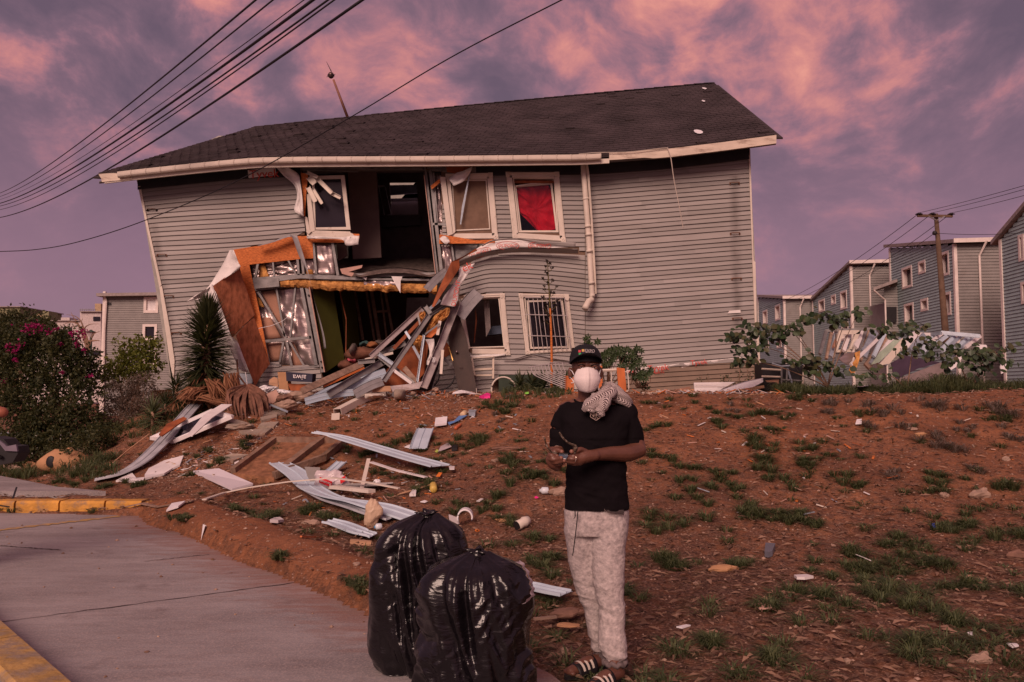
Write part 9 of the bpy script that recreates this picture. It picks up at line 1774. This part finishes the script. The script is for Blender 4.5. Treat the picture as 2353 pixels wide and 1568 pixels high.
 mb = MB(); mb.slab([H(455, 862, -.285), H(632, 868, -.290), H(636, 915, -.292), H(600, 975, -.292), H(540, 985, -.292), H(440, 930, -.286)], (0, .004, 0)); mk('lens', mb, mat('slate_lens', (.05, .075, .11), .15, spec=.8), g, fix=True); mk('lens_rim', MB().bar(H(445, 858, -.287), H(640, 866, -.292), .003, .006), BLACKP, g)
 mk('temple_arm', MB().tube(curve([H(405, 870, -.285), H(310, 845, -.29), H(235, 765, -.31), (H(172, 650, -.33)), H(146, 528, -.35)], 14), [.010, .011, .010, .008, .006, .005, .005, .004, .004, .004, .004, .004, .004, .005, .004], 6), FRM, g, True)
 mk('temple_arm', MB().tube(curve([H(770, 860, -.285), H(790, 730, -.29), H(760, 690, -.30), H(650, 640, -.32), H(540, 545, -.34), H(458, 420, -.36)], 16), [.007, .009, .012, .013, .011, .009, .008, .007, .006, .006, .005, .005, .005, .005, .005, .005, .004], 6), FRM, g, True)
man()
def edgeman():
 t = thing('person', 'person in dark clothes cut off by the left edge, elbow raised', 'person', (-4.75, 6.5, 0)); x0 = -4.78; Y = 6.5; b = MB()
 b.ell((x0 - .05, Y, 1.66), (.078, .098, .12), 16, 12); limb(b, [(x0 - .05, Y, 1.58), (x0 - .05, Y, 1.46)], [.055, .06]); E = P(6, 948, Y)
 limb(b, [(x0 + .10, Y, 1.42), tuple(E)], [.055, .043]); limb(b, [tuple(E), (x0 + .02, Y - .22, 1.52)], [.044, .030]); limb(b, [(x0 + .02, Y - .22, 1.52), (x0 - .02, Y - .24, 1.60)], [.034, .022])
 limb(b, [(x0 - .25, Y, 1.40), (x0 - .32, Y, 1.12), (x0 - .28, Y - .15, .92)], [.055, .045, .03]); limb(b, [(x0 + .05, Y, .9), (x0 + .06, Y, .48), (x0 + .06, Y, .09)], [.085, .06, .042]); limb(b, [(x0 - .15, Y, .9), (x0 - .16, Y, .48), (x0 - .16, Y, .09)], [.085, .06, .042])
 for s in (.06, -.16): limb(b, [(x0 + s, Y + .05, .05), (x0 + s, Y - .14, .04)], [.042, .035])
 loft(b, [((x0 - .05, Y, .85), .15, .10), ((x0 - .05, Y, 1.15), .15, .10), ((x0 - .06, Y, 1.44), .17, .09)]); vox('body', b, mat('warm_brown_skin', (.30, .10, .06), .5, .1, 10), t, .010, 3)
 s = MB(); loft(s, [((x0 - .05, Y, .86), .185, .14), ((x0 - .05, Y, 1.10), .175, .135), ((x0 - .06, Y, 1.36), .20, .13), ((x0 - .06, Y, 1.47), .12, .09)]); limb(s, [(x0 + .09, Y, 1.41), (x0 + .16, Y, 1.40)], [.07, .066]); limb(s, [(x0 - .24, Y, 1.41), (x0 - .30, Y, 1.25)], [.07, .066]); vox('shirt', s, SHIRT, t, .014, 3)
 s = MB(); loft(s, [((x0 - .05, Y, .75), .18, .13), ((x0 - .05, Y, .97), .17, .13)]); [limb(s, [(x0 + q, Y, .80), (x0 + q, Y, .48), (x0 + q, Y, .14)], [.10, .08, .07]) for q in (.05, -.15)]; vox('trousers', s, BLACKP, t, .014, 3)
 mb = MB(); mb.ell((x0 - .05, Y + .02, 1.70), (.085, .10, .10), 14, 10); mk('hair', mb, BLACKP, t, True)
 bg = thing('shoulder_bag', 'dark shoulder bag with a grey flap at the left edge', 'bag', P(8, 1075, Y - .1)); mb = MB(); mb.slab([P(*CLc(*p), Y - .08) for p in ((-60, 1270), (30, 1290), (70, 1340), (130, 1345), (140, 1400), (100, 1470), (-60, 1500))], (0, .16, 0)); mk('bag_body', mb, BLACKP, bg, fix=True)
 mb = MB(); mb.slab([P(*CLc(*p), Y - .10) for p in ((-20, 1290), (30, 1325), (50, 1345), (125, 1330), (135, 1385), (40, 1380), (0, 1330))], (0, .02, 0)); mk('bag_flap', mb, mat('mauve_grey_cloth', (.17, .14, .18), .8), bg, fix=True)
 mk('bag_strap', MB().tube(curve([P(4, 1052, Y - .1), (x0 + .10, Y - .16, 1.25), (x0 - .16, Y - .1, 1.47)], 10), .014, 6), BLACKP, bg, True)
edgeman()
